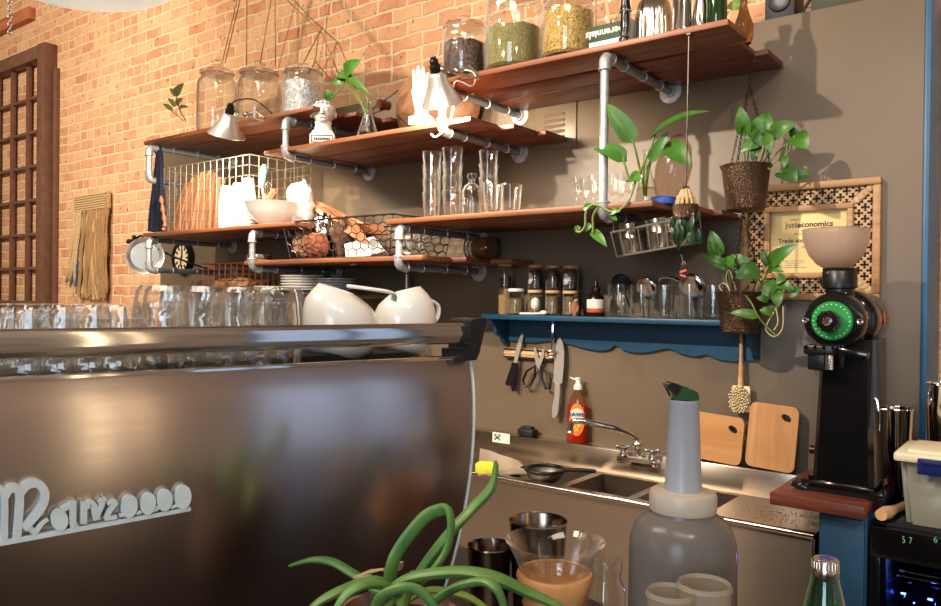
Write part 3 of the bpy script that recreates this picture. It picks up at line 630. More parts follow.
def clamp_lamp(label, mouth, top, wpx, y, power, tiltback, cordpts):
    m_ = at_y(mouth[0], mouth[1], y); m0 = (m_-CAM).dot(FWD); s_ = at_d(top[0], top[1], m0-tiltback)
    L = (s_-m_).length; R = wpx/2*mpp(m_)
    ax = (s_-m_).normalized(); q = ax.to_track_quat('Z', 'Y').to_matrix().to_4x4(); mt = Matrix.Translation(m_) @ q
    t = thing('clamp_lamp', label, 'lamp', (m_.x, m_.y, m_.z))
    b = B(); pr = [(R, 0), (R*1.02, .003), (R*.86, L*.13), (R*.66, L*.30), (R*.50, L*.46), (R*.42, L*.60), (R*.36, L*.66), (R*.30, L*.68)]
    inner = [(max(.004, r-.004), z-.003 if i > 1 else z+.001) for i, (r, z) in enumerate(pr)]
    b.lathe(pr+list(reversed(inner)), 36, mt); b.build('reflector', 'alu', t, world=True)
    b = B(); b.lathe([(0, L*.66), (.021, L*.66), (.022, L*.82), (.017, L*.84), (.017, L*.93), (.012, L*.96), (.012, L), (0, L)], 20, mt); b.build('socket', 'black', t, world=True)
    b = B(); b.lathe([(0, .02), (.022, .03), (.032, .052), (.022, .085), (.014, .11), (0, .11)], 20, mt); b.build('bulb', 'bulb', t, world=True)
    b = B(); j = mt @ V((.03, 0, L*.72)); b.sphere(j, .014); b.tube([j, j+V((.05, .02, -.01))], .006, 8); b.sphere(j+V((.055, .02, -.01)), .016, seg=10)
    for dz in (-.02, .02): b.tube([j+V((.055, .03, -.01)), j+V((.085, .05, -.01+dz)), j+V((.12, .075, -.03+dz*.4))], .005, 6)
    b.build('spring_clamp', 'steelbright', t, world=True)
    b = B(); b.tube(smooth_path([at_y(*c) for c in cordpts], 6), .0035, 6); b.build('cord', 'wire' if mouth[0] > 300 else 'blackrubber', t, world=True)
    l = bpy.data.lights.new('clamp_lamp_light', 'SPOT'); l.energy = power; l.color = (1., .84, .62); l.spot_size = radians(172); l.spot_blend = .35; l.shadow_soft_size = .06
    lo = bpy.data.objects.new('clamp_lamp_light', l); COL.objects.link(lo); lo.location = mt @ V((0, 0, -.01)); lo.rotation_euler = (-ax).to_track_quat('-Z', 'Y').to_euler()
    return t
LAMP1 = clamp_lamp('aluminium clamp lamp with bell reflector hanging before the cookie jars', (226.5, 136), (231, 103), 37, 2.30, 60, .05, [(231, 104, 2.43), (238, 100, 2.46), (255, 100, 2.5), (274, 115, 2.56)])
LAMP2 = clamp_lamp('aluminium clamp lamp with bell reflector beside the ceramic hand, before the bean jar', (442.5, 104), (433, 57), 42, 2.36, 70, .085, [(448, 72, 2.38), (466, 70, 2.40), (475, 75, 2.42), (472, 86, 2.42), (455, 82, 2.4), (453, 110, 2.4), (446, 128, 2.42), (436, 137, 2.42), (431, 134, 2.42)])

# phrenology style bust
p = on(321.5, 2.52, T2); k = mpp(p)
t = thing('head_bust', 'white glazed head bust with inked lines on a square plinth', 'bust', (p.x, p.y, T2), radians(42))
b = B(); b.box((0, 0, .028), (.118, .10, .056), bev=.008); b.box((0, 0, .062), (.10, .085, .014), bev=.005); b.build('plinth', 'plaster', t)
b = B()
for z in (.012, .044): b.box((0, -.0505, z), (.10, .002, .004))
for x in (-.049, .049): b.box((x, -.0505, .028), (.004, .002, .034))
for q in range(9): b.box((-.034+q*.0085, -.0505, .028), (.006, .002, .012))
b.build('inscription', 'ink', t)
def SQ(b):
    for v in b.bm.verts: v.co = V((v.co.x*1.16, v.co.y*1.12, .062+(v.co.z-.062)*.88))
b = B(); b.lathe([(0, .06), (.042, .066), (.036, .085), (.033, .105), (.035, .125), (0, .13)], 24)
b.sphere((0, .008, .185), .058, (.86, 1.06, 1.12), 28)
b.sphere((0, -.022, .148), .036, (.85, .95, 1.05), 20); b.sphere((0, -.040, .125), .016, (1.1, .8, .7), 12)
b.tube([(0, -.052, .188), (0, -.058, .170), (0, -.063, .158), (0, -.052, .152)], [.006, .007, .009, .006], 8)
for sx in (-1, 1):
    b.sphere((sx*.05, .008, .165), .014, (.35, .7, 1.2), 12); b.sphere((sx*.018, -.048, .181), .008, (1.2, .6, .7), 10); b.box((sx*.018, -.050, .192), (.022, .010, .005), bev=.002)
b.box((0, -.056, .139), (.022, .007, .004), bev=.0015)
SQ(b); b.build('head', 'plaster', t)
b = B()
for q in range(5):
    a = radians(-50+q*25); pts = [(.0505*sin(a)*cos(e)*1.0, .008-.0625*cos(a)*cos(e)*1., .185+.0665*sin(e)) for e in [radians(20+10*w) for w in range(6)]]; b.tube(pts, .0012, 5)
for e in (28, 48): b.tube([(.0508*cos(radians(e))*sin(a), .008-.0628*cos(radians(e))*cos(a), .185+.0668*sin(radians(e))) for a in [radians(-60+12*w) for w in range(11)]], .0012, 5)
SQ(b); b.build('inked_line', 'ink', t)

# flask with pothos cutting beside the bust
def flask(label, px, y, z, wpx, topy, leaves, stems, lm='leaf', name='glass_flask'):
    p = on(px, y, z); k = mpp(p); r = wpx/2*k; H = at_y(px, topy, y).z-z
    t = thing(name, label, 'vase', (p.x, p.y, z))
    b = B(); b.lathe([(0, 0), (r*.92, 0), (r, H*.05), (r*.95, H*.18), (r*.35, H*.66), (r*.30, H*.92), (r*.40, H), (r*.36, H), (r*.26, H*.92), (r*.31, H*.66), (r*.91, H*.18), (r*.9, H*.05), (0, H*.04)], 32); b.build('flask_body', 'jarglass', t)
    b = B(); b.lathe([(0, H*.045), (r*.9, H*.05), (r*.905, H*.17), (r*.78, H*.30), (0, H*.30)], 28); b.build('water', M['water'], t)
    b = B()
    for s in stems: stempx(b, s, .0042)
    b.build('stem', 'stem', t, world=True)
    b = B()
    for l in leaves: leafpx(b, *l[:3], y+l[3], y+l[4], **(l[5] if len(l) > 5 else {}))
    b.build('foliage', lm, t, world=True)
    return t
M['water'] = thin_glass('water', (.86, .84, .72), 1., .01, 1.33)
flask('narrow necked glass flask with young pothos cutting beside the white bust', 366, 2.52, T2, 21, 100,
      [((346, 72), (361, 60), 14, 0, -.02), ((339, 75), (354, 80), 12, .02, 0), ((348, 83), (371, 97), 9, .0, -.04, dict(droop=.2)), ((330, 99), (325, 90), 11, .02, 0), ((345, 79), (331, 84), 10, .02, 0)],
      [[(366, 116, 2.52), (360, 98, 2.52), (352, 82, 2.52), (348, 72, 2.52)], [(366, 112, 2.52), (356, 96, 2.53), (345, 86, 2.54), (332, 98, 2.54)], [(366, 116, 2.52), (368, 102, 2.5), (366, 94, 2.5)]])

# ceramic hand
p = on(419.5, 2.46, T2)
t = thing('ceramic_hand', 'white ceramic hand standing upright on its base under the clamp lamp', 'ornament', (p.x, p.y, T2), radians(25))
b = B(); b.box((0, 0, .02), (.10, .075, .04), bev=.01); b.build('base', 'plaster', t)
b = B(); b.tube([(0, 0, .03), (0, 0, .07), (-.004, 0, .11), (-.004, 0, .15), (0, 0, .172)], [.034, .028, .034, .041, .030], 18, flat=.62, up=(0, 1, 0))
for x, h, r in ((-.030, .235, .0095), (-.011, .250, .0105), (.009, .244, .010), (.027, .222, .0085)):
    b.tube([(x*.85, 0, .14), (x, -.002, .175), (x*1.05, -.004, h-.03), (x*1.08, -.008, h-.008), (x*1.08, -.011, h)], [r*1.1, r*1.1, r, r*.9, r*.4], 10); b.sphere((x*1.08, -.010, h-.004), r*.75, seg=8)
b.tube([(.030, -.004, .11), (.048, -.012, .135), (.056, -.018, .16), (.056, -.022, .182)], [.014, .0125, .0105, .006], 10)
b.build('hand', 'plaster', t)

# carved wooden dough bowl on edge
p = on(431, 2.86, T2); k = mpp((p.x, p.y, 2.4)); rx = 51*k; H = at_y(431, 62, 2.86).z-T2
b = B(); n = 14
for sgn in (1, .86):
    rows = []
    for i in range(n+1):
        th = pi*.5*i/n
        rows.append((sin(th), cos(th)))
    mt = Matrix.Translation((p.x, p.y+.05, T2+H/2)) @ Matrix.Rotation(pi/2, 4, 'X') @ Matrix.Diagonal((rx*sgn*1.02, H/2*sgn, .16*sgn, 1))
    b.lathe([(s_, c_) for s_, c_ in rows], 40, mt)
t = thing('dough_bowl', 'brown carved wooden dough bowl standing on edge behind the ceramic hand', 'bowl', (p.x, p.y, T2))
b.build('bowl_body', 'dishwood', t, world=True)
b = B(); b.box(at_y(408, 125, 2.735), (.012, .012, .075), bev=.004); b.build('slot', 'ink', t, world=True)
b = B(); b.cyl(at_y(389, 106, 2.84), at_y(379, 104, 2.78), .022, .026, seg=14); b.build('peg', 'plank2', t, world=True)
for s_, nm in (([(372, 109, 2.8), (380, 103, 2.8), (390, 96, 2.82), (398, 90, 2.85)], 'bare dark twig slanting up behind the bowl peg'), ([(365, 116, 2.8), (376, 112, 2.8), (384, 109, 2.82)], 'short bare dark twig below the bowl peg')):
    b = B(); stempx(b, s_, .006); tag(b.build('dry_twig', 'stembrown', world=True), nm, 'twig')

# ------------------------------------------------------------------ top shelf
pz = lambda px, py: at_z(px, py, TT)
cookie_jar('knob lidded glass jar of dark beans at the left end of the top shelf', 462, 2.53, TT, 45, 16, neck=.9, fill='beans', fill_top=.56, fill_label='dark brown beans inside the knob lidded jar', fillname='dark_beans', fillcat='beans')
cookie_jar('largest glass jar, partly filled with greenish dried herb, on the top shelf', 511, 2.55, TT, 59, -22, neck=.92, fill='herb', fill_top=.44, fill_label='greenish dried herb inside the largest jar on the top shelf', fillname='dried_herb', fillcat='herb')
cookie_jar('glass jar brimming with golden grain between herb jar and books', 565, 2.53, TT, 54, -12, neck=.86, fill='seeds', fill_top=.73, fill_label='golden grain inside the jar next to the books', fillname='golden_grain', fillcat='grain')
# two books lying flat, green spine upside down
a = at_y(591, 44, 2.46); c = at_y(619, 44, 2.46); k = mpp(a); W = c.x-a.x
hb = .024
b = B(); b.box((0, .07, hb/2), (W*1.05, .15, hb), bev=.002)
tag(b.build('book', 'paper', loc=((a.x+c.x)/2, 2.455, TT)), 'white paged book lying flat under the green spined one', 'book', 'books on the top shelf')
t = thing('book', 'green spined book lettered in cream, lying under the glass mug', 'book', ((a.x+c.x)/2, 2.455, TT+hb), 0, 'books on the top shelf')
h2 = .058
B().box((0, .002, h2/2), (W*1.1, .004, h2), bev=.001).build('spine', 'labelgreen', t)
b = B(); b.box((0, .078, h2/2), (W*1.06, .145, h2-.006)); b.build('pages', 'paper', t)
b = B(); b.box((0, .078, h2-.002), (W*1.1, .15, .003)); b.box((0, .078, .0015), (W*1.1, .15, .003)); b.build('cover', 'labelgreen', t)
tm = text_mesh('perennials', .036, .0008, Matrix.Translation((0, -.0008, h2/2)) @ FACE.to_4x4() @ Matrix.Rotation(pi, 4, 'Z'), .0006); tm.build('title', 'paper', t)
p = on(604, 2.53, TT+hb+h2)
t = thing('glass_mug', 'clear glass mug standing on the green spined book', 'mug', (p.x, p.y, TT+hb+h2+.001), radians(-20))
b = B(); R = .045; b.lathe([(0, 0), (R*.7, 0), (R*.95, .02), (R, .06), (R, .125), (R-.003, .125), (R-.003, .06), (R*.9, .022), (R*.6, .010), (0, .010)], 28); b.build('mug_body', 'jarglass', t)
b = B(); b.tube(smooth_path([(R*.97, 0, .10), (R+.03, 0, .095), (R+.034, 0, .055), (R*.95, 0, .03)], 5), .005, 8); b.build('handle', 'jarglass', t)
p = on(622, 2.46, TT)
t = thing('pepper_mill', 'slim black turned pepper mill right of the books', 'mill', (p.x, p.y, TT))
b = B(); b.lathe([(0, 0), (.020, 0), (.020, .012), (.017, .02), (.019, .06), (.0175, .085), (.0165, .10), (.0195, .115), (.016, .135), (.012, .22), (.0125, .25), (.006, .255), (0, .255)], 24); b.build('mill_body', 'blackgloss', t)
for zz in (.022, .11): B().torus((0, 0, zz), .0192, .003).build('band', 'chrome', t)
b = B(); b.box((0, 0, .05), (.022, .10, .10), bev=.002); p = on(629, 2.53, TT); tag(b.build('book', 'paper', loc=(p.x, p.y, TT)), 'small white booklet upright between pepper mill and fluted mould', 'book', 'books on the top shelf')
# fluted steel mould upside down
p = on(650, 2.545, TT); k = mpp(p); R = 19*k
b = B(); seg = 96
def fl(r, z, a): return r*(1+.05*abs(sin(a*12))*(1 if z < .11 else .6))
rings = []
for r, z in [(R, 0), (R*.99, .02), (R*.97, .07), (R*.93, .11), (R*.82, .145), (R*.62, .165), (R*.4, .172)]:
    rings.append([b.bm.verts.new((fl(r, z, 2*pi*q/seg)*cos(2*pi*q/seg), fl(r, z, 2*pi*q/seg)*sin(2*pi*q/seg), z)) for q in range(seg)])
for A, C in zip(rings, rings[1:]):
    for q in range(seg): b.bm.faces.new((A[q], A[(q+1) % seg], C[(q+1) % seg], C[q]))
b.bm.faces.new(rings[-1]); b.lathe([(R, 0), (R*1.07, .001), (R*1.07, .004), (R, .005)], 48)
tag(b.build('fluted_mould', 'steelbright', loc=(p.x, p.y, TT)), 'shiny fluted steel cake mould upside down on the top shelf', 'mould')
p = on(679, 2.50, TT); b = B(); R = 10.5*mpp(p)
b.lathe([(0, 0), (R, 0), (R*1.03, .004), (R*.98, .02), (R*.92, .13), (R*.97, .22), (R*1.0, .225), (R*.9, .22), (0, .2)], 32)
tag(b.build('steel_canister', 'chrome', loc=(p.x, p.y, TT)), 'plain mirror steel canister between fluted mould and green bottle', 'canister')
p = on(697, 2.545, TT); R = 8*mpp(p)
b = B(); b.lathe([(0, 0), (R*.7, 0), (R, .03), (R*1.05, .07), (R*.6, .14), (R*.5, .2), (R*.8, .26), (R*.75, .26), (0, .25)], 28)
tag(b.build('steel_vase', 'steelbright', loc=(p.x, p.y, TT)), 'waisted steel vase touching the green bottle on the top shelf', 'vase')
p = on(713, 2.53, TT); R = 10*mpp(p)
b = B(); b.lathe([(0, 0), (R*.9, 0), (R, .008), (R, .17), (R*.75, .2), (R*.35, .24), (R*.35, .30), (0, .30)], 28)
tag(b.build('green_bottle', 'darkgreen', loc=(p.x, p.y, TT)), 'dark green glass bottle near the right end of the top shelf', 'bottle')
p = on(740, 2.70, TT); 
t = thing('bud_vase', 'amber glass bud vase with small green leaf at the top shelf end', 'vase', (p.x, p.y, TT))
b = B(); b.lathe([(0, 0), (.026, 0), (.032, .02), (.034, .06), (.020, .10), (.012, .13), (.014, .17), (.012, .17), (0, .16)], 24); b.build('vase_body', 'amber', t)
b = B(); leafpx(b, (742, 4), (726, 8), 12, 2.70, 2.68); leafpx(b, (742, 0), (750, -12), 12, 2.70, 2.72); b.build('foliage', 'leaflight', t, world=True)
# things on the partition's ledge
a = at_y(765, 15, 3.08); c = at_y(795, 15, 3.08)
t = thing('bookshelf_speaker', 'small black loudspeaker box on the ledge of the painted wall', 'speaker', ((a.x+c.x)/2, 3.14, PTOP))
W = c.x-a.x; b = B(); b.box((0, 0, .11), (W, .13, .22), bev=.006); b.build('cabinet', 'blackrubber', t)
b = B(); b.lathe([(.032, 0), (.04, .003), (.036, .006), (.012, .0), (0, .003)], 24, Matrix.Translation((0, -.0655, .085)) @ Matrix.Rotation(pi/2, 4, 'X')); b.lathe([(0, 0), (.016, .0), (.014, .004), (0, .002)], 20, Matrix.Translation((0, -.0655, .16)) @ Matrix.Rotation(pi/2, 4, 'X')); b.build('cone', 'black', t)
a = at_y(813, 8, 3.08); c = at_y(872, 0, 3.08)
tag(B().box((0, 0, .05), (c.x-a.x, .16, .10), bev=.006).build('storage_box', mat('olive_black_box', srgb(52, 52, 30), .6), loc=((a.x+c.x)/2, 3.13, PTOP)), 'low dark olive box on the ledge right of the loudspeaker', 'box')
b = B(); b.tube(smooth_path([V((at_y(795, 12, 3.1).x, 3.1, PTOP+.03)), V((at_y(801, 8, 3.1).x, 3.09, PTOP+.008)), V((at_y(805, 6, 3.1).x, 3.1, PTOP+.05)), V((at_y(813, 2, 3.1).x, 3.1, PTOP+.09))], 6), .006, 8)
tag(b.build('speaker_cable', 'blackrubber', world=True), 'black cable looping from the loudspeaker along the ledge', 'cable')
# ------------------------------------------------------------------ cups shelf (upper left)
def wire_box(name, label, cat, c0, c1, zb, zt, nx, ny, nz, m, r=.0022, taper=0., rim=1.6, rz=0., hexm=False, front=True):
    """open wire basket between world corners, floor grid and four walls; origin at its base"""
    cx, cy = (c0[0]+c1[0])/2, (c0[1]+c1[1])/2; w, d, h = abs(c1[0]-c0[0]), abs(c1[1]-c0[1]), zt-zb
    t = thing(name, label, cat, (cx, cy, zb), rz)
    def P(u, v, z): f = 1-taper*(1-z/h); return V((u*w/2*f, v*d/2*f, z))
    walls = [((-1, -1), (1, -1), nx), ((1, -1), (1, 1), ny), ((1, 1), (-1, 1), nx), ((-1, 1), (-1, -1), ny)]
    b = B()
    for (u0, v0), (u1, v1), n in walls:
        if hexm:
            rows = nz
            for j in range(rows):
                z0 = h*j/rows; z1 = h*(j+1)/rows
                for i in range(n+1):
                    t0 = min(1, (i+.5*(j % 2))/n); s0 = P(u0+(u1-u0)*t0, v0+(v1-v0)*t0, z0+.15*(z1-z0)); s1 = P(u0+(u1-u0)*t0, v0+(v1-v0)*t0, z1-.15*(z1-z0))
                    b.tube([s0, s1], r, 4, cap=False)
                    for dt in (-.5, .5):
                        t1 = min(1, max(0, t0+dt/n)); e = P(u0+(u1-u0)*t1, v0+(v1-v0)*t1, z1+.15*(z1-z0) if j < rows-1 else h); b.tube([s1, e], r, 4, cap=False)
        else:
            for i in range(n): q = i/n; b.tube([P(u0+(u1-u0)*q, v0+(v1-v0)*q, 0), P(u0+(u1-u0)*q, v0+(v1-v0)*q, h)], r, 5, cap=False)
            for j in range(1, nz): b.tube([P(u0, v0, h*j/nz), P(u1, v1, h*j/nz)], r, 5, cap=False)
    b.build('wire_mesh', m, t)
    b = B()
    b.tube([P(-1, -1, h), P(1, -1, h), P(1, 1, h), P(-1, 1, h)], r*rim, 6, closed=True); b.build('rim', m, t)
    b = B()
    b.tube([P(-1, -1, 0), P(1, -1, 0), P(1, 1, 0), P(-1, 1, 0)], r*1.3, 6, closed=True)
    for i in range(1, nx): q = -1+2*i/nx; b.tube([P(q, -1, 0), P(q, 1, 0)], r, 4, cap=False)
    for i in range(1, ny): q = -1+2*i/ny; b.tube([P(-1, q, 0), P(1, q, 0)], r, 4, cap=False)
    b.build('basket_floor', m, t)
    return t
a = at_y(160, 200, 2.50); c = at_y(250, 200, 2.50); zt = at_y(200, 150, 2.5).z
wire_box('wire_basket', 'tall pale wire grid basket behind the white cups, full of kraft bags', 'basket', (a.x, 2.49), (-3.36, 2.90), T3+.004, T3+.004+.37, 15, 7, 7, 'wirepale', .0017)
# folded kraft bags standing in the basket
def kraft_bag(px, y, lean, h, m, label, w=.10, rz=.3):
    p = on(px, y, T3+.012); b = B()
    n = 7; pts = []
    prof = [(-w/2+w*i/(n-1), (.012 if i % 2 else -.012)) for i in range(n)]
    poly = prof + [(x, yv+.011) for x, yv in reversed(prof)]
    mt = Matrix.Rotation(rz, 4, 'Z') @ Matrix(((1, 0, lean, 0), (0, 1, .05, 0), (0, 0, 1, 0), (0, 0, 0, 1)))
    a_ = [b.bm.verts.new(mt @ V((x, yv, 0))) for x, yv in poly]; m_ = [b.bm.verts.new(mt @ V((x*.93, yv*1.3+.006*sin(k*2.1), h*.55))) for k, (x, yv) in enumerate(poly)]
    c_ = [b.bm.verts.new(mt @ V((x*.8, yv, h+.012*sin(k*1.7)))) for k, (x, yv) in enumerate(poly)]
    N_ = len(poly)
    for A, C in ((a_, m_), (m_, c_)):
        for k in range(N_): b.bm.faces.new((A[k], A[(k+1) % N_], C[(k+1) % N_], C[k]))
    b.bm.faces.new(a_[::-1]); b.bm.faces.new(c_)
    return tag(b.build('kraft_bag', m, loc=p, smooth=20), label, 'paper bag', 'kraft bags in the pale wire basket')
for px, y, ln, h, m, lab in ((177, 2.56, .32, .28, 'kraft', 'leftmost leaning kraft paper bag in the pale wire basket'), (184, 2.57, .26, .31, 'kraftlight', 'pale kraft bag second from the apron in the wire basket'),
    (191, 2.58, .20, .33, 'kraft', 'tall kraft bag in the middle of the leaning bags'), (198, 2.59, .13, .335, 'kraftlight', 'tallest pale kraft bag in the pale wire basket'),
    (205, 2.60, .08, .325, 'kraft', 'upright kraft bag second from the white cups'), (211, 2.62, .04, .30, 'kraftlight', 'kraft bag right behind the first stack of white cups')):
    kraft_bag(px, y, ln, h, m, lab, rz=.2+.1*(px % 3))
# inverted paper cups in nested stacks
M['cup'] = mat('white_paper_cup', srgb(244, 240, 232), .55)
def cup_mesh(loc, label, g, r=.044, h=.115):
    b = B(); b.lathe([(r, 0), (r+.003, .003), (r, .006), (r*.72, h), (r*.66, h), (r*.66, h-.006), (0, h-.006)], 24); b.lathe([(r-.0015, 0), (r*.70, h-.008), (0, h-.008)], 24)
    return tag(b.build('paper_cup', 'cup', loc=loc), label, 'cup', g)
cup0 = None
for px, y, n, who in ((226, 2.52, 8, 'nearest the kraft bags'), (238, 2.56, 9, 'in the middle'), (248, 2.50, 5, 'nearest the white bowl'), (247, 2.62, 11, 'at the back, tallest')):
    p = on(px, y, T3)
    for q in range(n):
        lab = 'white paper cup nested within the inverted stack %s' % who if q < n-1 else 'topmost white paper cup of the inverted stack %s' % who
        if cup0 is None: cup0 = cup_mesh(p, lab, 'inverted white cups, stack %s' % who)
        else: dup(cup0, (p.x, p.y, T3+q*.0165), None, lab, 'inverted white cups, stack %s' % who)
# white mixing bowl with tools
p = on(271, 2.54, T3); R = 27*mpp(p)
b = B(); b.lathe([(0, 0), (R*.42, 0), (R*.46, .008), (R*.72, .04), (R*.92, .08), (R, .118), (R*1.02, .121), (R*.985, .121), (R*.9, .085), (R*.70, .046), (R*.4, .012), (0, .010)], 36)
tag(b.build('mixing_bowl', 'white', loc=p), 'white bowl holding kitchen tools right of the paper cups', 'bowl')
t = thing('spatula', 'aqua silicone spatula standing up in the white bowl', 'spatula', p+V((-.03, 0, .02)))
o0 = p+V((-.03, 0, .02)); e = at_y(262, 186, 2.57); tp = at_y(266, 166, 2.60)
b = B(); b.tube([o0, e], .006, 8); b.build('handle', 'palewood', t, world=True)
b = B(); d = (tp-e); w = .042; sd = V((1, 0, 0)); mt = Matrix.Translation(e)
pl = [(-.012, -.01), (.014, -.01), (.024, .03), (.024, d.length*.75), (.012, d.length), (-.008, d.length*.96), (-.022, d.length*.7), (-.022, .03)]
q = Matrix(((1, 0, 0), (0, 0, -1), (0, 1, 0))).to_4x4(); b.prism(pl, .009, mt @ Matrix.Rotation(radians(10), 4, 'Y') @ q); b.build('blade', 'aqua', t, world=True)
t = thing('whisk', 'wire whisk standing beside the aqua spatula', 'whisk', p+V((0, .01, .02)))
c = at_y(268, 188, 2.56); b = B(); b.tube([p+V((0, .01, .02)), c-V((0, 0, .05))], .007, 8); b.build('handle', 'steelbright', t, world=True)
b = B()
for q in range(5):
    a_ = q*pi/5; b.tube([c+V((.022*sin(s_)*cos(a_), .022*sin(s_)*sin(a_), -.05+.085*(1-cos(s_))/2)) for s_ in [radians(36*w) for w in range(11)]], .0016, 5)
b.build('wire_loop', 'steelbright', t, world=True)
b = B(); b.tube([at_y(266, 204, 2.55), at_y(273, 192, 2.55), at_y(276, 190, 2.55)], [.012, .014, .010], 10)
tag(b.build('scoop', 'red', world=True), 'short red handled scoop in the white bowl', 'scoop')
def crumple(px, y, z, w, h, d, m, seed, name, label, cat, lump=.35, rz=0., sc=3.2):
    p = on(px, y, z); b = B(); bmesh.ops.create_icosphere(b.bm, subdivisions=4, radius=1)
    for v in b.bm.verts:
        n_ = noise.noise(v.co*sc*.5+V((seed, 0, 0)))*lump + abs(noise.noise(v.co*sc+V((0, seed, 0))))*lump*.7
        c = v.co*(1+n_); v.co = V((c.x*w/2, c.y*d/2, max(-h*.5, c.z*h/2)+h/2))
    b.bm.transform(Matrix.Rotation(rz, 4, 'Y'))
    lo = min(v.co.z for v in b.bm.verts); b.bm.transform(Matrix.Translation((0, 0, -lo)))
    return tag(b.build(name, m, loc=p, smooth=25), label, cat)
k = mpp(on(300, 2.6, T3))
crumple(299, 2.66, T3, 34*k, 44*k, .12, 'paper', 3, 'white_bag', 'puffy white crumpled bag on the cups shelf end', 'bag', .32)
# navy apron hanging from the left bracket
ax_ = at_y(158, 150, 2.47); zb = at_y(160, 231, 2.47).z; zt = ax_.z
wl = at_y(149, 231, 2.47).x; wr = at_y(162.5, 231, 2.47).x; tx = at_y(157.5, 150, 2.47).x
b = B(); n = 18; rows = 14; g0 = []
for j in range(rows+1):
    s = j/rows; z = zt+(zb-zt)*s; e = min(1, s*1.25)**.8; l = tx-.02+(wl-tx+.02)*e; r_ = tx+.025+(wr-tx-.025)*e
    g0.append([(l+(r_-l)*i/n, 2.475+.018*sin(i*1.7+s*1.3)*(.3+s), z) for i in range(n+1)])
F_ = [[b.bm.verts.new(v) for v in r_] for r_ in g0]; K_ = [[b.bm.verts.new((x, y+.012, z)) for x, y, z in r_] for r_ in g0]
for j in range(rows):
    for i in range(n):
        b.bm.faces.new((F_[j][i], F_[j][i+1], F_[j+1][i+1], F_[j+1][i])); b.bm.faces.new((K_[j][i], K_[j+1][i], K_[j+1][i+1], K_[j][i+1]))
    for i in (0, n): b.bm.faces.new((F_[j][i], F_[j+1][i], K_[j+1][i], K_[j][i]))
b.bm.faces.new(F_[0]+K_[0][::-1]); b.bm.faces.new(F_[-1]+K_[-1][::-1])
t = thing('apron', 'navy cloth apron hanging from the pipe at the far end of the cups shelf', 'apron', (tx, 2.475, zb)); b.build('cloth', 'navy', t, world=True)
b = B(); b.tube(smooth_path([(tx, 2.468, zt-.03), (tx-.02, 2.45, zt+.015), (tx+.005, 2.48, zt+.03), (tx+.02, 2.485, zt-.03)], 5), .004, 6); b.build('neck_loop', 'navy', t, world=True)
b = B(); b.tube(smooth_path([at_y(161, 196, 2.45), at_y(163, 210, 2.45), at_y(165, 224, 2.45), at_y(163.5, 230, 2.45)], 5), [.006+.004*(q % 3) for q in range(16)], 6); tag(b.build('tassel', 'kraft', world=True), 'small tan tassel hanging at the edge of the navy apron', 'tassel')

# work lamp, clock and cable under the cups shelf
p = at_y(145, 256, 2.56); R = 18.5*mpp(p)
t = thing('work_lamp', 'round metal work lamp facing out behind the pipe bracket', 'lamp', (p.x, p.y, p.z))
mt = (CAM-p).normalized().to_track_quat('Z', 'Y').to_matrix().to_4x4()
b = B(); b.lathe([(R*.72, 0), (R, .012), (R*1.0, .018), (R*.97, .018), (R*.74, .004)], 36, mt); b.lathe([(R*.72, 0), (R*.66, -.04), (R*.42, -.09), (R*.2, -.11), (0, -.11)], 36, mt); b.build('reflector', 'alu', t)
b = B(); b.lathe([(0, .006), (R*.73, .003), (R*.73, -.001), (0, .001)], 32, mt); b.build('lens', mat('milky_lens', srgb(206, 214, 216), .3), t)
b = B(); b.sphere(mt @ V((-R*.8, R*.75, -.01)), .016, seg=10); b.sphere(mt @ V((-R*.55, R*1.0, -.01)), .013, seg=10); b.tube([mt @ V((-R*.8, R*.75, -.01)), mt @ V((-R*.2, R*1.1, -.02)), mt @ V((0, R*.9, -.05))], .007, 8); b.build('swivel_bracket', 'blackmetal', t)
p = at_y(186, 258, WY); R = 15.5*mpp(p)
t = thing('wall_clock', 'round wall clock with cream face under the cups shelf', 'clock', (p.x, WY, p.z))
mt = Matrix.Rotation(pi/2, 4, 'X')
b = B(); b.lathe([(0, 0), (R, 0), (R*1.02, .03), (R*.98, .045), (R*.86, .045), (R*.84, .028), (0, .028)], 40, mt); b.build('case', 'blackmetal', t)
b = B(); b.lathe([(0, .0285), (R*.84, .0285), (R*.84, .0305), (0, .0305)], 40, mt); b.build('dial', 'face', t)
b = B()
for q in range(12): a_ = q*pi/6; b.box((R*.66*sin(a_), -.032, R*.66*cos(a_)), (.012, .003, .028 if q % 3 else .04), Euler((0, a_, 0)).to_matrix())
b.build('numeral_mark', 'ink', t)
B().box((.003, -.035, R*.24), (.010, .003, R*.55), Euler((0, radians(4), 0)).to_matrix()).build('hour_hand', 'black', t)
B().box((-.004, -.038, -R*.25), (.007, .003, R*.62), Euler((0, radians(-2), 0)).to_matrix()).build('minute_hand', 'black', t)
b = B(); b.tube(smooth_path([at_y(158, 249, 2.62), at_y(172, 256, 2.7), at_y(190, 263, 2.75), at_y(211, 270, 2.8)], 6), .006, 8)
tag(b.build('power_cable', 'blackrubber', world=True), 'black cable sloping from the work lamp across the clock', 'cable')

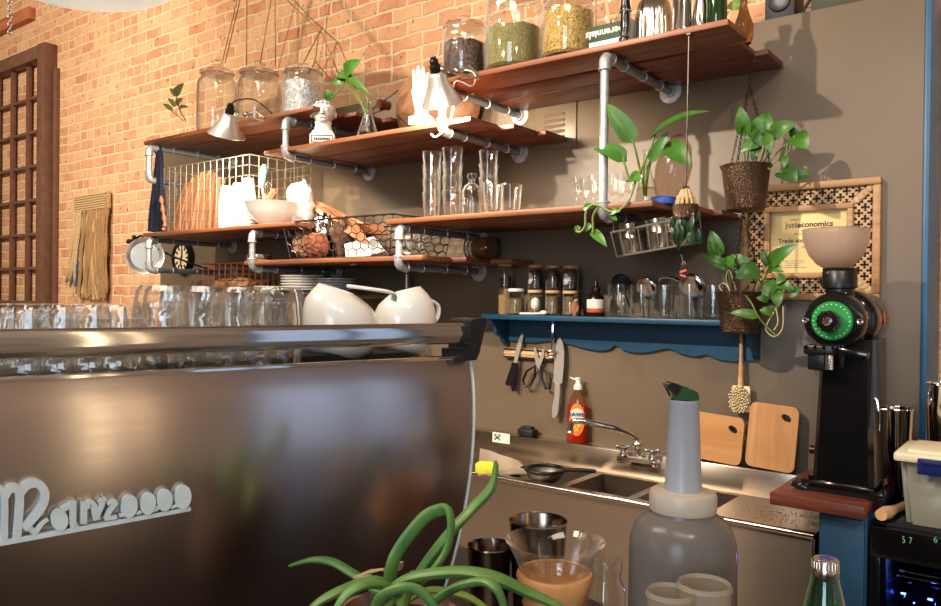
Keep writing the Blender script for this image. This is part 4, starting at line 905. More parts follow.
# ------------------------------------------------------------------ lower left: wire baskets and plates
RZ = 1.640
a = at_y(214, 290, 2.62); c = at_y(366, 290, 2.62)
t = thing('steel_rack', 'low steel rack with slim posts under the plates', 'rack', ((a.x+c.x)/2-.1, 2.72, 0))
W = c.x-a.x+.2
b = B(); b.box((0, 0, RZ-.012), (W, .42, .022), bev=.003); b.build('rack_shelf', 'steel', t)
b = B(); b.box((0, 0, .9), (W, .42, .02)); b.build('lower_shelf', 'steel', t)
for sx in (-1, 1):
    for y, zt_ in ((-.20, RZ-.005), (.20, RZ+.10)): B().cyl((sx*(W/2-.012), y, 0), (sx*(W/2-.012), y, zt_), .012, seg=12).build('post', 'wiregrey', t)
b = B()
a = at_y(236, 285, 2.56); c = at_y(271, 285, 2.56); zt = at_y(232, 264, 2.60).z
wire_box('copper_basket', 'rust coloured wire basket with crumpled paper left of the plates', 'basket', (at_y(206, 285, 2.56).x, 2.54), (c.x, 2.86), RZ+.003, zt, 11, 9, 5, 'copper', .0024)
for px, y, w, h, s_, m, lab in ((226, 2.64, .14, .07, 5, 'kraft', 'crumpled brown paper at the far side of the rust wire basket'), (244, 2.64, .15, .075, 9, 'kraftlight', 'crumpled pale paper in the middle of the rust wire basket'), (259, 2.64, .11, .06, 14, 'brownfill', 'dark brown crumple near the plates in the rust wire basket')):
    crumple(px, y, RZ+.008, w, h, .13, m, s_, 'crumpled_paper', lab, 'paper', .3)
def plate_mesh(loc, R, label, g):
    b = B(); b.lathe([(0, 0), (R*.55, 0), (R*.58, .004), (R*.8, .010), (R, .017), (R, .020), (R*.78, .0135), (R*.55, .006), (0, .006)], 40)
    return tag(b.build('plate', 'white', loc=loc), label, 'plate', g)
for px, y, n, wpx, who in ((303, 2.60, 6, 45, 'in front of the rack post pile, left'), (333, 2.70, 5, 45, 'nearer the white pitchers'), (272, 2.56, 2, 36, 'low pile nearest the rust wire basket')):
    p = on(px, y, RZ); R = wpx/2*mpp(p); pp = None
    who = {303: 'middle plate pile on the steel rack', 333: 'plate pile nearest the rack post', 272: 'low pile beside the rust wire basket'}[px]
    for q in range(n):
        lab = ('topmost white plate of the ' if q == n-1 else 'white plate within the ')+who
        if pp is None: pp = plate_mesh(p, R, lab, 'white plates in the '+who)
        else: dup(pp, (p.x, p.y, RZ+q*.0135), None, lab, 'white plates in the '+who)
for q in range(2):
    p = on(259, 2.56, T4); R = 12.5*mpp(p); b = B(); b.lathe([(0, 0), (R*.6, 0), (R*.98, .009), (R, .012), (R*.6, .006), (0, .005)], 28) if q == 0 else b.lathe([(0, 0), (R*.95, 0), (R, .005), (R*.97, .03), (R*.93, .03), (R*.93, .006), (0, .006)], 28)
    tag(b.build('saucer' if q == 0 else 'steel_dish', 'white' if q == 0 else 'tin', loc=(p.x, p.y, T4+q*.010)), 'white saucer on the board right of the lower pipe' if q == 0 else 'shallow metal dish sitting on the white saucer', 'saucer' if q == 0 else 'dish')

# chicken wire basket and its contents on the lower board
a = at_y(296, 262, 2.47); c = at_y(385, 262, 2.47); zt = at_y(330, 219, 2.45).z
wire_box('chicken_wire_basket', 'dark chicken wire basket stuffed with paper and cloth on the lower board', 'basket', (at_y(284, 240, 2.45).x, 2.44), (at_y(394, 240, 2.45).x, 2.86), T4+.003, zt, 13, 6, 5, 'wiredark', .0025, taper=.10, hexm=True)
z = T4+.010; k = mpp(on(330, 2.55, z))
crumple(316, 2.52, z, 24*k, 25*k, .12, mat('russet_knit', srgb(150, 84, 60), .9, var=.3, scale=120, bump=.6), 4, 'yarn_ball', 'russet knobbly ball at the front of the chicken wire basket', 'ball', .12, sc=7)
crumple(306, 2.60, z, 22*k, 34*k, .12, 'kraftlight', 11, 'crumpled_paper', 'crumpled cream paper at the left corner of the chicken wire basket', 'paper', .4)
crumple(324, 2.60, z+.04, 17*k, 36*k, .10, 'steelbright', 21, 'foil', 'crumpled silver foil in the chicken wire basket', 'foil', .45)
crumple(343, 2.64, z, 20*k, 40*k, .12, mat('dark_brown_paper', srgb(92, 62, 46), .8, var=.2), 31, 'crumpled_paper', 'dark brown crumpled paper in the middle of the chicken wire basket', 'paper', .35)
# slumped brown paper bag
def slab(name, quad, thick, m, label, cat, bend=.02, n=8):
    """a sheet-like thing with thickness through four world corners (TL,TR,BR,BL), softly wrinkled"""
    tl, tr, br, bl = [V(q) for q in quad]; nr = (tr-tl).cross(bl-tl).normalized(); b = B(); F_, K_ = [], []
    for j in range(n+1):
        rf, rk = [], []
        for i in range(n+1):
            u, v = i/n, j/n; p = (tl*(1-u)+tr*u)*(1-v)+(bl*(1-u)+br*u)*v
            p += nr*(bend*(sin(pi*u)*sin(pi*v))+noise.noise(p*16)*bend*.5); rf.append(b.bm.verts.new(p)); rk.append(b.bm.verts.new(p+nr*thick))
        F_.append(rf); K_.append(rk)
    for j in range(n):
        for i in range(n): b.bm.faces.new((F_[j][i], F_[j+1][i], F_[j+1][i+1], F_[j][i+1])); b.bm.faces.new((K_[j][i], K_[j][i+1], K_[j+1][i+1], K_[j+1][i]))
    for i in range(n):
        for A, C in ((F_[0], K_[0]), (F_[n], K_[n])): b.bm.faces.new((A[i], A[i+1], C[i+1], C[i]))
        b.bm.faces.new((F_[i][0], F_[i+1][0], K_[i+1][0], K_[i][0])); b.bm.faces.new((F_[i][n], F_[i+1][n], K_[i+1][n], K_[i][n]))
    return tag(b.build(name, m, world=True, smooth=60), label, cat)
slab('paper_bag', [at_y(318, 206, 2.66), at_y(352, 222, 2.56), at_y(362, 242, 2.56), at_y(326, 222, 2.64)], .03, 'kraft', 'open brown paper bag slumped over the chicken wire basket', 'paper bag', .03)
slab('paper_bag', [at_y(306, 196, 2.70), at_y(330, 206, 2.68), at_y(366, 224, 2.62), at_y(322, 219, 2.66)], .02, 'kraftlight', 'pale paper bag lying behind the open brown one', 'paper bag', .03)
slab('paper_sheet', [at_y(356, 221, 2.70), at_y(384, 226, 2.70), at_y(386, 234, 2.66), at_y(358, 233, 2.66)], .012, 'brownfill', 'brown folded paper at the right rim of the chicken wire basket', 'paper', .015)
M['dotcloth'] = speckle('dotted_cloth', [srgb(226, 222, 216), srgb(232, 228, 222), srgb(214, 210, 206), srgb(120, 116, 118)], 26., .8, .1)
slab('folded_cloth', [at_y(344, 244, 2.56), at_y(374, 237, 2.62), at_y(385, 251, 2.60), at_y(347, 262, 2.54)], .05, 'dotcloth', 'white grey-dotted folded cloth at the right of the chicken wire basket', 'cloth', .02)

# glass pitcher, mug and tipped clip jar on the lower boards
p = on(420, 2.70, T4); k = mpp(p); H = at_y(420, 233, 2.70).z-T4
t = thing('glass_pitcher', 'clear glass pitcher with strap handle on the dark lower board', 'pitcher', (p.x, p.y, T4), radians(15))
R = 10.5*k; b = B(); b.lathe([(0, 0), (R*.85, 0), (R*.9, .008), (R, H*.5), (R*1.02, H*.95), (R*1.0, H*.95), (R*.97, H*.5), (R*.86, .014), (0, .012)], 28); b.build('pitcher_body', 'glass', t)
b = B(); b.tube(smooth_path([(-R, 0, H*.85), (-R-.045, 0, H*.8), (-R-.05, 0, H*.35), (-R*.95, 0, H*.2)], 5), .006, 8); b.build('handle', 'glass', t)
tumbler('drinking_glass', 'clear tumbler standing left of the glass pitcher on the dark lower board', 'glass', on(407, 2.64, T4), .030, .036, .12)
p = on(455, 2.80, T4); k = mpp(p); R = 11.5*k; L = at_y(490, 257, 2.87).x-p.x
t = thing('clip_jar', 'glass clip jar of brown powder lying on its side on the rear lower board', 'jar', (p.x, 2.89, T4+R+.004))
mt = Matrix.Rotation(pi/2, 4, 'Y')
b = B(); b.lathe([(0, .02), (R*.80, .02), (R*.82, .035), (R*.95, .06), (R, .075), (R, L*.95), (R*.9, L), (0, L)], 32, mt); b.build('jar_body', 'jarglass', t)
b = B(); b.lathe([(0, .05), (R*.78, .05), (R*.93, .075), (R*.95, L*.94), (0, L*.96)], 28, mt); b.build('powder', 'brownfill', t)
b = B(); b.lathe([(0, 0), (R*.7, .002), (R*.84, .008), (R*.84, .018), (0, .018)], 28, mt); b.build('lid', 'jarglass', t)
b = B()
for x_ in (.012, .034): b.torus((x_, 0, 0), R*.86, .003, Euler((0, pi/2, 0)).to_matrix(), 24, 6)
b.tube(smooth_path([(.034, 0, R*.86), (.0, 0, R*1.1), (-.02, 0, R*.5), (-.012, 0, 0), (-.02, 0, -R*.4), (.01, 0, -R*.8)], 4), .003, 6); b.build('wire_clip', 'wiregrey', t)

# ------------------------------------------------------------------ drinking glasses on the lit shelf
gG = 'stacked drinking glasses'
def glass_stack(px, y, n, wpx, toppx, where):
    p = on(px, y, TM); r = wpx/2*mpp(p); H = at_y(px, toppx, y).z-TM; hh = H*.40; st = (H-hh)/(n-1); first = None
    for q in range(n):
        lab = 'clear pint glass %s of the stack %s' % (('at the bottom', 'second from the bottom', 'third from the bottom', 'topmost', 'topmost')[q if q < n-1 else 3], where)
        if first is None: first = tumbler('pint_glass', lab, 'glass', p, r*.74, r, hh, 'nested pint glasses, '+where)
        else: dup(first, (p.x, p.y, TM+q*st), None, lab, 'nested pint glasses, '+where)
glass_stack(430.5, 2.53, 4, 19, 152, 'standing furthest along to the bracket')
glass_stack(451, 2.56, 4, 20.5, 148, 'that is tallest')
glass_stack(487, 2.60, 4, 19, 151, 'behind the two short tumblers')
tumbler('drinking_glass', 'short clear tumbler alone at the right end of the glass stacks', 'glass', on(510, 2.52, TM), .034, .042, .115)
tumbler('drinking_glass', 'short clear tumbler standing before the stack beside the corked bottle', 'glass', on(492, 2.50, TM), .034, .042, .125)
tumbler('drinking_glass', 'clear tumbler between the tallest stack and the square bottle', 'glass', on(462, 2.63, TM), .032, .040, .11)
p = on(470.5, 2.56, TM); H = at_y(470, 174, 2.56).z-TM
t = thing('glass_bottle', 'small square shouldered clear bottle with stopper between glass stacks', 'bottle', (p.x, p.y, TM))
b = B(); b.lathe([(0, 0), (.036, 0), (.039, .006), (.039, H*.62), (.030, H*.72), (.015, H*.78), (.015, H*.86), (.012, H*.86), (.012, H*.78), (.027, H*.71), (.036, H*.61), (.036, .01), (0, .008)], 24); b.build('bottle_body', 'glass', t)
b = B(); b.lathe([(0, H*.84), (.011, H*.84), (.013, H*.87), (.019, H*.89), (.019, H), (0, H)], 18); b.build('stopper', 'jarglass', t)
rnd = random.Random(5)
sg = None
for q, (px, y) in enumerate(((575, 2.62), (583, 2.72), (591, 2.62), (600, 2.74), (611, 2.64), (619, 2.72), (627, 2.62))):
    p = on(px, y, TM); lab = 'small clear flute standing %s' % ('leftmost on the lit shelf, near the access panel side', 'second along, set back a little', 'third along, before the tall pipe', 'set back behind the tall pipe', 'just right of the tall pipe', 'set back between tall pipe and flask', 'closest to the pothos flask')[q]
    if sg is None:
        b = B(); b.lathe([(0, 0), (.024, 0), (.024, .004), (.005, .008), (.004, .05), (.010, .06), (.020, .085), (.024, .135), (.022, .135), (.018, .087), (.008, .064), (0, .06)], 18); sg = tag(b.build('flute_glass', 'glass', loc=p), lab, 'glass', 'small flutes on the lit shelf')
    else: dup(sg, p, None, lab)

# pothos flask and blue lidded tub at the right end
flask('large necked glass flask with pothos vine trailing over the lit shelf', 645, 2.52, TM, 23, 150,
      [((632, 140), (606, 103), 20, -.06, -.10, dict(droop=.04)), ((624, 160), (593, 149), 21, -.08, -.1, dict(droop=.16, up=.9)), ((655, 135), (710, 111), 15, -.02, -.06, dict(droop=.10, up=1.2)), ((651, 160), (668, 131), 12, -.02, -.02, dict(droop=.05)), ((668, 146), (691, 167), 22, .0, -.04, dict(droop=.12)),
       ((630, 178), (643, 180), 15, -.06, -.1), ((593, 232), (607, 247), 10, -.1, -.12), ((578, 226), (576, 233), 6, -.1, -.1), ((590, 224), (584, 232), 7, -.1, -.1), ((610, 213), (621, 211), 7, -.1, -.12), ((584, 208), (598, 205), 7, -.1, -.1), ((612, 216), (617, 221), 5, -.1, -.12)],
      [[(646, 196, 2.52), (640, 170, 2.50), (636, 152, 2.47), (632, 139, 2.46)], [(644, 196, 2.52), (644, 165, 2.5), (650, 150, 2.5), (655, 135, 2.5)], [(646, 196, 2.52), (647, 170, 2.5), (650, 158, 2.5)], [(646, 190, 2.52), (650, 165, 2.52), (660, 150, 2.52), (668, 146, 2.52)],
       [(646, 160, 2.5), (638, 175, 2.44), (630, 180, 2.44), (626, 168, 2.43), (623, 159, 2.43)], [(636, 180, 2.44), (630, 198, 2.42), (622, 208, 2.41), (612, 212, 2.41), (600, 206, 2.41), (592, 205, 2.41), (586, 212, 2.41), (585, 226, 2.41), (580, 232, 2.41), (576, 231, 2.41)], [(598, 207, 2.41), (593, 216, 2.41), (593, 226, 2.41), (593, 233, 2.41)]], name='glass_flask')
p = on(662, 2.56, TM); k = mpp(p)
t = thing('lidded_tub', 'brown translucent plastic tub upside down on its blue lid', 'tub', (p.x, p.y, TM))
R = 12.5*k; b = B(); b.lathe([(0, 0), (R*.96, 0), (R, .004), (R, .024), (R*.9, .026), (0, .026)], 32); b.build('lid', 'bluecap', t)
mt = Matrix.Translation((.02, 0, .026)) @ Matrix(((1, 0, .16, 0), (0, 1, 0, 0), (0, 0, 1, 0), (0, 0, 0, 1)))
b = B(); b.lathe([(R*.86, 0), (R*1.35, .05), (R*1.45, .10), (R*1.15, .165), (R*.55, .205), (0, .215), ], 36, mt); b.build('tub_body', 'smoke', t)

# wire drop with jute hanger and dark leaves
p0 = at_y(689, 36, 2.415); p1 = at_y(686, 190, 2.415)
t = thing('hanging_planter', 'jute hanger of dark green trailing leaves let down on a long wire', 'planter', (p1.x, p1.y, p1.z))
b = B(); b.tube([p0, p1], .0028, 6); b.torus(p1, .012, .003, Euler((pi/2, 0, 0)).to_matrix(), 14, 5); b.box(p0+V((0, .01, .006)), (.014, .03, .004)); b.build('wire', 'wiredark', t, world=True)
b = B(); zb = at_y(687, 214, 2.415).z
for q in range(12):
    a_ = q*pi/6; Rr = 10.5*mpp(p1); b.tube(smooth_path([p1+V((.01*cos(a_), .01*sin(a_), 0)), V((p1.x+Rr*.8*cos(a_), p1.y+Rr*.8*sin(a_), p1.z*.55+zb*.45)), V((p1.x+Rr*cos(a_), p1.y+Rr*sin(a_), zb+.008*sin(q*2.2)))], 4), .0055, 5)
for zz, f in ((.35, .75), (.7, .98)):
    b.torus((p1.x, p1.y, p1.z*(1-zz)+zb*zz), 10.5*mpp(p1)*f*.95, .005, seg=20, sub=5)
b.build('jute_net', 'ropelight', t, world=True)
b = B(); b.lathe([(0, zb-.02), (.035, zb-.015), (.042, zb+.02), (.040, zb+.03), (0, zb+.028)], 20, Matrix.Translation((p1.x, p1.y, 0))); b.build('pot', 'potmetal', t, world=True)
b = B(); rnd = random.Random(8)
for q in range(26):
    px = 687+rnd.uniform(-13, 12); py = 210+rnd.uniform(-2, 22); leafpx(b, (px, py), (px+rnd.uniform(-4, 4), py+rnd.uniform(12, 22)), rnd.uniform(5, 8), 2.415+rnd.uniform(-.06, .05), None, up=.1, heart=False, side=rnd.uniform(-.8, .8))
b.build('foliage', mat('deep_green_leaf', srgb(30, 56, 30), .35, var=.3, scale=30), t, world=True)

# under shelf wire rack with tins
A_ = at_y(615, 257, 2.50); C_ = at_y(679, 245.5, 2.50); W = (C_-A_).length; D = .235; H = .088; TX, TY = radians(7), -atan2(C_.z-A_.z, C_.x-A_.x)
RM = Euler((TX, TY, 0)).to_matrix(); ctr = (A_+C_)/2+RM @ V((0, D/2, 0))
t = thing('hanging_rack', 'grey wire rack of metal tins hung a little askew under the glass shelf', 'rack', ctr); t.rotation_euler = (TX, TY, 0)
b = B()
Q = lambda u, v, z: V((u*W/2*(1-.06*(1-z/H)), v*D/2, z))
for i in range(8):
    u = -1+2*i/7
    for v in (-1, 1): b.tube([Q(u, v, 0), Q(u, v, H)], .0026, 5, cap=False)
for i in range(1, 4):
    v = -1+2*i/4
    for u in (-1, 1): b.tube([Q(u, v, 0), Q(u, v, H)], .0026, 5, cap=False)
b.build('wire_mesh', 'wiregrey', t)
b = B(); b.tube([Q(-1, -1, H), Q(1, -1, H), Q(1, 1, H), Q(-1, 1, H)], .0042, 6, closed=True); b.build('rim', 'wiregrey', t)
b = B(); b.tube([Q(-1, -1, 0), Q(1, -1, 0), Q(1, 1, 0), Q(-1, 1, 0)], .0036, 6, closed=True)
for i in range(1, 14): u = -1+2*i/14; b.tube([Q(u, -1, 0), Q(u, 1, 0)], .0028, 5, cap=False)
b.build('rack_floor', 'wiregrey', t)
for u, v in ((-.96, .9), (-.96, -.9), (.96, .9)):
    b = B(); w0 = Q(u, v, H); ww = ctr+RM @ w0; up_ = RM.inverted() @ V((0, 0, ZM-ww.z)); b.tube([w0, w0+up_], .0024, 6); b.build('hanger_wire', 'wiregrey', t)
for u, v, r, h, lab in ((-.70, -.35, .036, .108, 'tall two-tier metal tin at the left end of the hanging wire rack'), (-.22, .35, .034, .10, 'metal tin set back second in the hanging wire rack'), (.18, -.35, .038, .106, 'two-tier metal tin in the middle of the hanging wire rack'), (.62, -.1, .032, .10, 'metal tin at the right end of the hanging wire rack')):
    p = ctr+RM @ V((u*W/2, v*D/2, .004)); b = B()
    b.lathe([(0, 0), (r*.98, 0), (r, .002), (r, h*.44), (r*1.03, h*.46), (r*1.03, h*.50), (r*.99, h*.52), (r*.99, h*.86), (r*1.04, h*.87), (r*1.04, h*.98), (r*.98, h), (0, h)], 28)
    o = tag(b.build('metal_tin', 'tin', loc=p), lab, 'tin', 'tins in the hanging wire rack'); o.rotation_euler = (TX, TY, 0)
p = at_y(684, 258, 2.50)
t = thing('luggage_tag', 'dark tag with red stripes dangling from the wire rack corner', 'tag', (p.x, p.y, p.z-.05))
b = B(); b.prism([(-.012, -.022), (0, -.034), (.012, -.022), (.012, .02), (0, .03), (-.012, .02)], .005, FACE.to_4x4()); b.build('tag_body', 'black', t)
b = B(); b.box((0, -.006, .006), (.024, .002, .007), Euler((0, radians(-15), 0)).to_matrix()); b.box((0, -.006, -.010), (.022, .002, .006), Euler((0, radians(20), 0)).to_matrix()); b.build('stripe', 'red', t)
b = B(); b.tube([(0, -.002, .028), (-.01, 0, .062)], .0018, 5); b.torus((0, -.002, .032), .006, .0016, Euler((pi/2, 0, 0)).to_matrix(), 10, 5); b.build('string', 'wiregrey', t)
# ------------------------------------------------------------------ blue wall shelf
SX0, SX1, SZ = -2.11, -.906, 1.552
t = thing('wall_shelf', 'blue painted wall shelf with scalloped apron carrying jars and mugs', 'shelf', ((SX0+SX1)/2, WY, 1.39))
b = B(); b.box(((SX0+SX1)/2, 2.915, SZ-.011), (SX1-SX0, .17, .022), bev=.004); b.build('shelf_top', 'shelfblue', t, world=True)
pts = [(-2.06, 1.428), (-1.93, 1.425), (-1.83, 1.437), (-1.747, 1.427), (-1.67, 1.412), (-1.60, 1.404), (-1.545, 1.41), (-1.512, 1.430), (-1.475, 1.412), (-1.425, 1.404), (-1.36, 1.410), (-1.30, 1.425), (-1.27, 1.427), (-1.215, 1.408), (-1.16, 1.402), (-1.12, 1.412), (-1.08, 1.398), (-1.02, 1.392), (-.93, 1.40)]
low = smooth_path([(x, z, 0) for x, z in pts], 4); poly = [(v.x, v.y) for v in low]+[(-.93, SZ-.022), (-2.06, SZ-.022)]
mt = Matrix.Translation((0, WY, 0)) @ FACE.to_4x4()
b = B(); b.prism(poly, .016, mt, .002); b.build('apron', 'shelfblue', t, world=True)
for x in (-2.075, -.925):
    sc = [(0, 1.528), (.150, 1.528), (.150, 1.515), (.125, 1.505), (.112, 1.488), (.108, 1.465), (.085, 1.452), (.060, 1.445), (.048, 1.425), (.022, 1.405), (.0, 1.400)]
    mt = Matrix(((0, 0, 1, x-.009), (-1, 0, 0, WY), (0, 1, 0, 0), (0, 0, 0, 1)))
    b = B(); b.prism(sc, .018, mt); b.build('end_bracket', 'shelfblue', t, world=True)
def spice_jar(px, y, z, wpx, hpx, label, fill, lid='palewood', lab=None, ff=.75, g='small jars on the blue shelf'):
    p = on(px, y, z); k = mpp(p); r = wpx/2*k; h = hpx*k; t = thing('small_jar', label, 'jar', (p.x, p.y, z), 0, g)
    b = B(); b.lathe([(0, 0), (r*.92, 0), (r, .004), (r, h*.86), (r*.9, h*.9), (r*.88, h*.9), (r*.95, h*.85), (r*.95, .006), (0, .005)], 28); b.build('jar_body', 'jarglass', t)
    b = B(); b.lathe([(0, h*.885), (r*.98, h*.885), (r*1.0, h*.9), (r*1.0, h*.98), (r*.95, h), (0, h)], 28); b.build('lid', lid, t)
    if fill: b = B(); b.lathe([(0, .006), (r*.93, .006), (r*.93, h*ff), (r*.5, h*ff+.004), (0, h*ff+.002)], 24); b.build('spice', fill, t)
    if lab:
        b = B(); a0, sgn = lab; n = 10; rr = r*1.01; a_mid = atan2(CAM.y-p.y, CAM.x-p.x)+a0
        ring = []
        for q in range(16):
            e = q*pi/8; a_ = a_mid+.62*cos(e); z_ = h*.45+h*.24*sin(e); ring.append((a_, z_))
        ct = b.bm.verts.new((rr*1.006*cos(a_mid), rr*1.006*sin(a_mid), h*.45)); vs = [b.bm.verts.new((rr*cos(a_), rr*sin(a_), z_)) for a_, z_ in ring]
        for q in range(16): b.bm.faces.new((ct, vs[q], vs[(q+1) % 16]))
        o = b.build('paper_label', 'labelwhite', t); o.modifiers.new('s', 'SOLIDIFY').thickness = .0006
    return t
b = B(); p = on(505, 2.92, SZ); k = mpp(p); r = 6.5*k
b.lathe([(0, 0), (r*.9, 0), (r, .005), (r, 25*k), (r*.9, 25*k+.002), (0, 25*k+.002)], 28)
tag(b.build('woven_canister', 'wickerweave', loc=p), 'slim woven canister under the clear jar at the left end of the blue shelf', 'canister')
spice_jar(505, 2.92, SZ+25*k+.003, 14, 25, 'clear jar balanced on the woven canister', 'spice', 'palewood', None, .45)
spice_jar(516, 2.87, SZ, 17, 26, 'squat glass jar with pale lid before the woven canister', 'spicetan', 'white', None, .6)
for i, (px, fl_, lb) in enumerate(((535.5, 'spicetan', (0, 1)), (553, 'spicetan', None), (570.5, 'spicetan', (.9, 1)))):
    where = ('left', 'middle', 'right')[i]
    spice_jar(px, 2.90, SZ, 16, 25, ('lower jar with oval cream label under the left column', 'lower unlabelled jar under the middle column of jars', 'lower jar behind the small paper bag')[i], fl_, 'palewood', lb)
    kk = mpp(on(px, 2.90, SZ))*25
    spice_jar(px, 2.90, SZ+kk+.002, 15.5, 24.5, ('upper jar with half turned label at the left of three columns', 'upper dark jar in the middle of three columns', 'upper dark jar with round label right of the middle one')[i], 'spice', 'bamboox', ((-1.0, 1), None, (-.8, 1))[i])
b = B(); b.tube([on(520, 2.848, SZ+.006), on(541, 2.846, SZ+.008)], [.005, .004], 8); b.sphere(on(543.5, 2.846, SZ+.012), .014, (1.3, .8, .7), 12)
tag(b.build('measuring_spoon', 'white', world=True), 'little white spoon lying along the front of the blue shelf', 'spoon')
crumple(575, 2.855, SZ, .035, .062, .03, 'kraft', 8, 'paper_pouch', 'tiny crumpled brown pouch before the jars on the blue shelf', 'pouch', .3)
p = on(596, 2.88, SZ); k = mpp(p)
t = thing('syrup_bottle', 'syrup bottle with pointed dark cap and cream label on the blue shelf', 'bottle', (p.x, p.y, SZ), radians(30))
R = 9*k; H = 27*k; b = B(); b.lathe([(0, 0), (R*.95, 0), (R, .006), (R, H*.62), (R*.7, H*.85), (R*.42, H*.95), (R*.4, H), (0, H)], 28); b.build('bottle_body', 'bottleblack', t)
b = B(); b.lathe([(R*1.015, H*.16), (R*1.02, H*.18), (R*1.02, H*.60), (R*1.0, H*.64), (R*.99, H*.62)], 28); b.build('label', M['labelwhite'], t)
b = B(); b.lathe([(R*1.025, H*.16), (R*1.035, H*.17), (R*1.035, H*.30), (R*1.025, H*.31)], 28); b.build('label_band', 'redlogo', t)
b = B(); b.lathe([(0, H*.96), (R*.5, H*.96), (R*.48, H*1.08), (R*.25, H*1.14), (R*.10, H*1.40), (0, H*1.41)], 20); b.build('pointed_cap', 'black', t)
mug0 = None
for i, (px, y, lab) in enumerate(((619, 2.90, 'straight glass mug nearest the syrup bottle, dark ladle in it'), (642, 2.89, 'second glass mug from the syrup bottle, with the round ladle'), (664, 2.93, 'third glass mug from the syrup bottle, set back'), (690, 2.89, 'glass mug under the big round spoon bowl'), (713, 2.93, 'glass mug partly hidden by the hanging lower pot'))):
    p = on(px, y, SZ+.001)
    if mug0 is None:
        mug0 = thing('glass_mug', lab, 'mug', p, radians(180+20), 'glass mugs on the blue shelf'); k = mpp(p); R = 11.2*k; H = 32*k
        b = B(); b.lathe([(0, 0), (R*.95, 0), (R, .004), (R, H), (R-.003, H), (R-.003, .010), (0, .009)], 32); b.build('mug_body', 'glass', mug0)
        b = B(); b.tube(smooth_path([(R*.98, 0, H*.84), (R+.022, 0, H*.80), (R+.030, 0, H*.5), (R+.020, 0, H*.22), (R*.97, 0, H*.16)], 5), .0048, 8); b.build('handle', 'glass', mug0)
    else: dup(mug0, p, radians(180+20), lab)
def ladle(bowl, y, R, stem, tilt, label, m='chrome'):
    c = at_y(bowl[0], bowl[1], y); e = V(stem); t = thing('ladle', label, 'ladle', e, 0, 'steel spoons standing in the glass mugs')
    mt = Matrix.Translation(c) @ Euler(tilt).to_matrix().to_4x4(); b = B()
    pr = [(R*sin(a_), -R*.32*cos(a_)) for a_ in [radians(w) for w in range(0, 91, 10)]]
    b.lathe(pr+[(r*.96 if r > 1e-6 else 0, z+.003) for r, z in pr][::-1], 28, mt); b.build('bowl', m, t, world=True)
    b = B(); s_ = mt @ V((0, -R*.9, 0)); b.tube(smooth_path([s_, s_*.75+e*.25+V((0, .01, .012)), s_*.35+e*.65, e], 5), .0042, 8); b.build('handle', m, t, world=True)
k = mpp(on(640, 2.9, SZ))
ladle((621, 283), 2.90, 10*k, on(633, 2.90, SZ+.02), (radians(-62), radians(-25), 0), 'dark looking ladle tipped over the mug nearest the syrup bottle', 'blackmetal')
ladle((646, 288), 2.885, 12*k, on(640, 2.89, SZ+.02), (radians(-70), radians(20), 0), 'round ladle facing the room over the second mug')
ladle((692, 287), 2.885, 13.5*k, on(690, 2.89, SZ+.02), (radians(-72), radians(6), 0), 'big round steel spoon bowl shining over the fourth mug')
b = B(); b.tube(smooth_path([on(662, 2.92, SZ+.02), at_y(659, 282, 2.9), at_y(668, 277, 2.89), at_y(679, 280, 2.88), at_y(686, 284, 2.88)], 6), [.004]*6+[.010]*13+[.006]*6, 10, flat=.5)
tag(b.build('tongs', 'chrome', world=True), 'curved steel tong handle arching between the two round spoon bowls', 'tongs', 'steel spoons standing in the glass mugs')

# ------------------------------------------------------------------ knife bar
a = at_y(503, 352, 2.97); c = at_y(559, 355, 2.97)
t = thing('knife_rack', 'slim magnetic knife bar of pale wood and dark strips under the blue shelf', 'knife rack', ((a.x+c.x)/2, WY, a.z-.025))
W = c.x-a.x; b = B(); b.box((0, -.010, .022), (W, .02, .046), bev=.002); b.build('back_board', 'palewood', t)
for z in (.004, .022, .040): B().box((0, -.022, z), (W, .006, .007)).build('strip', 'wiredark' if z != .022 else 'palewood', t)
def blade(name, pts_, y, th, m, parent, bevel=0.):
    mt = Matrix.Translation((0, y, 0)) @ FACE.to_4x4(); poly = [(at_y(px, py, y).x, at_y(px, py, y).z) for px, py in pts_]
    b = B(); b.prism(poly, th, mt, 0); return b.build(name, m, parent, world=True)
kp = at_y(524, 350, 2.965)
t = thing('paring_knife', 'small black handled knife at the left of the knife bar', 'knife', kp); blade('blade', [(522, 333), (524, 335), (520, 352), (517, 364), (514, 363), (516, 350), (519, 340)], 2.968, .003, 'blade', t); blade('handle', [(514, 362), (518.5, 363), (517, 374), (516, 388), (514, 391), (513, 386), (508, 385), (507, 383), (511, 372)], 2.972, .016, 'black', t)
t = thing('scissors', 'kitchen scissors with black loop handles hanging on the knife bar', 'scissors', at_y(537, 358, 2.965))
blade('blade', [(534, 347), (536, 348), (541, 366), (539, 369), (536, 364)], 2.966, .003, 'blade', t); blade('blade', [(545, 347), (543, 350), (537, 366), (540, 368), (544, 357)], 2.970, .003, 'blade', t)
b = B(); y = 2.962
for lp in ([(535, 366), (527, 371), (523, 380), (525, 387), (530, 386), (535, 376)], [(541, 366), (547, 370), (551, 380), (550, 388), (546, 389), (542, 379)]):
    b = B(); b.tube([at_y(q[0], q[1], y) for q in lp], .0058, 8, closed=True); b.build('loop_handle', 'black', t, world=True)
t = thing('bar_tool', 'slim steel bar tool with looped top hooked on the knife bar', 'bar tool', at_y(552, 345, 2.965))
b = B(); b.tube([at_y(553, 325, 2.96), at_y(552.5, 340, 2.955), at_y(552, 352, 2.955)], [.007, .005, .0045], 8); b.torus(at_y(553, 324, 2.96), .008, .003, Euler((pi/2, 0, 0)).to_matrix(), 14, 6); b.build('shaft', 'chrome', t, world=True)
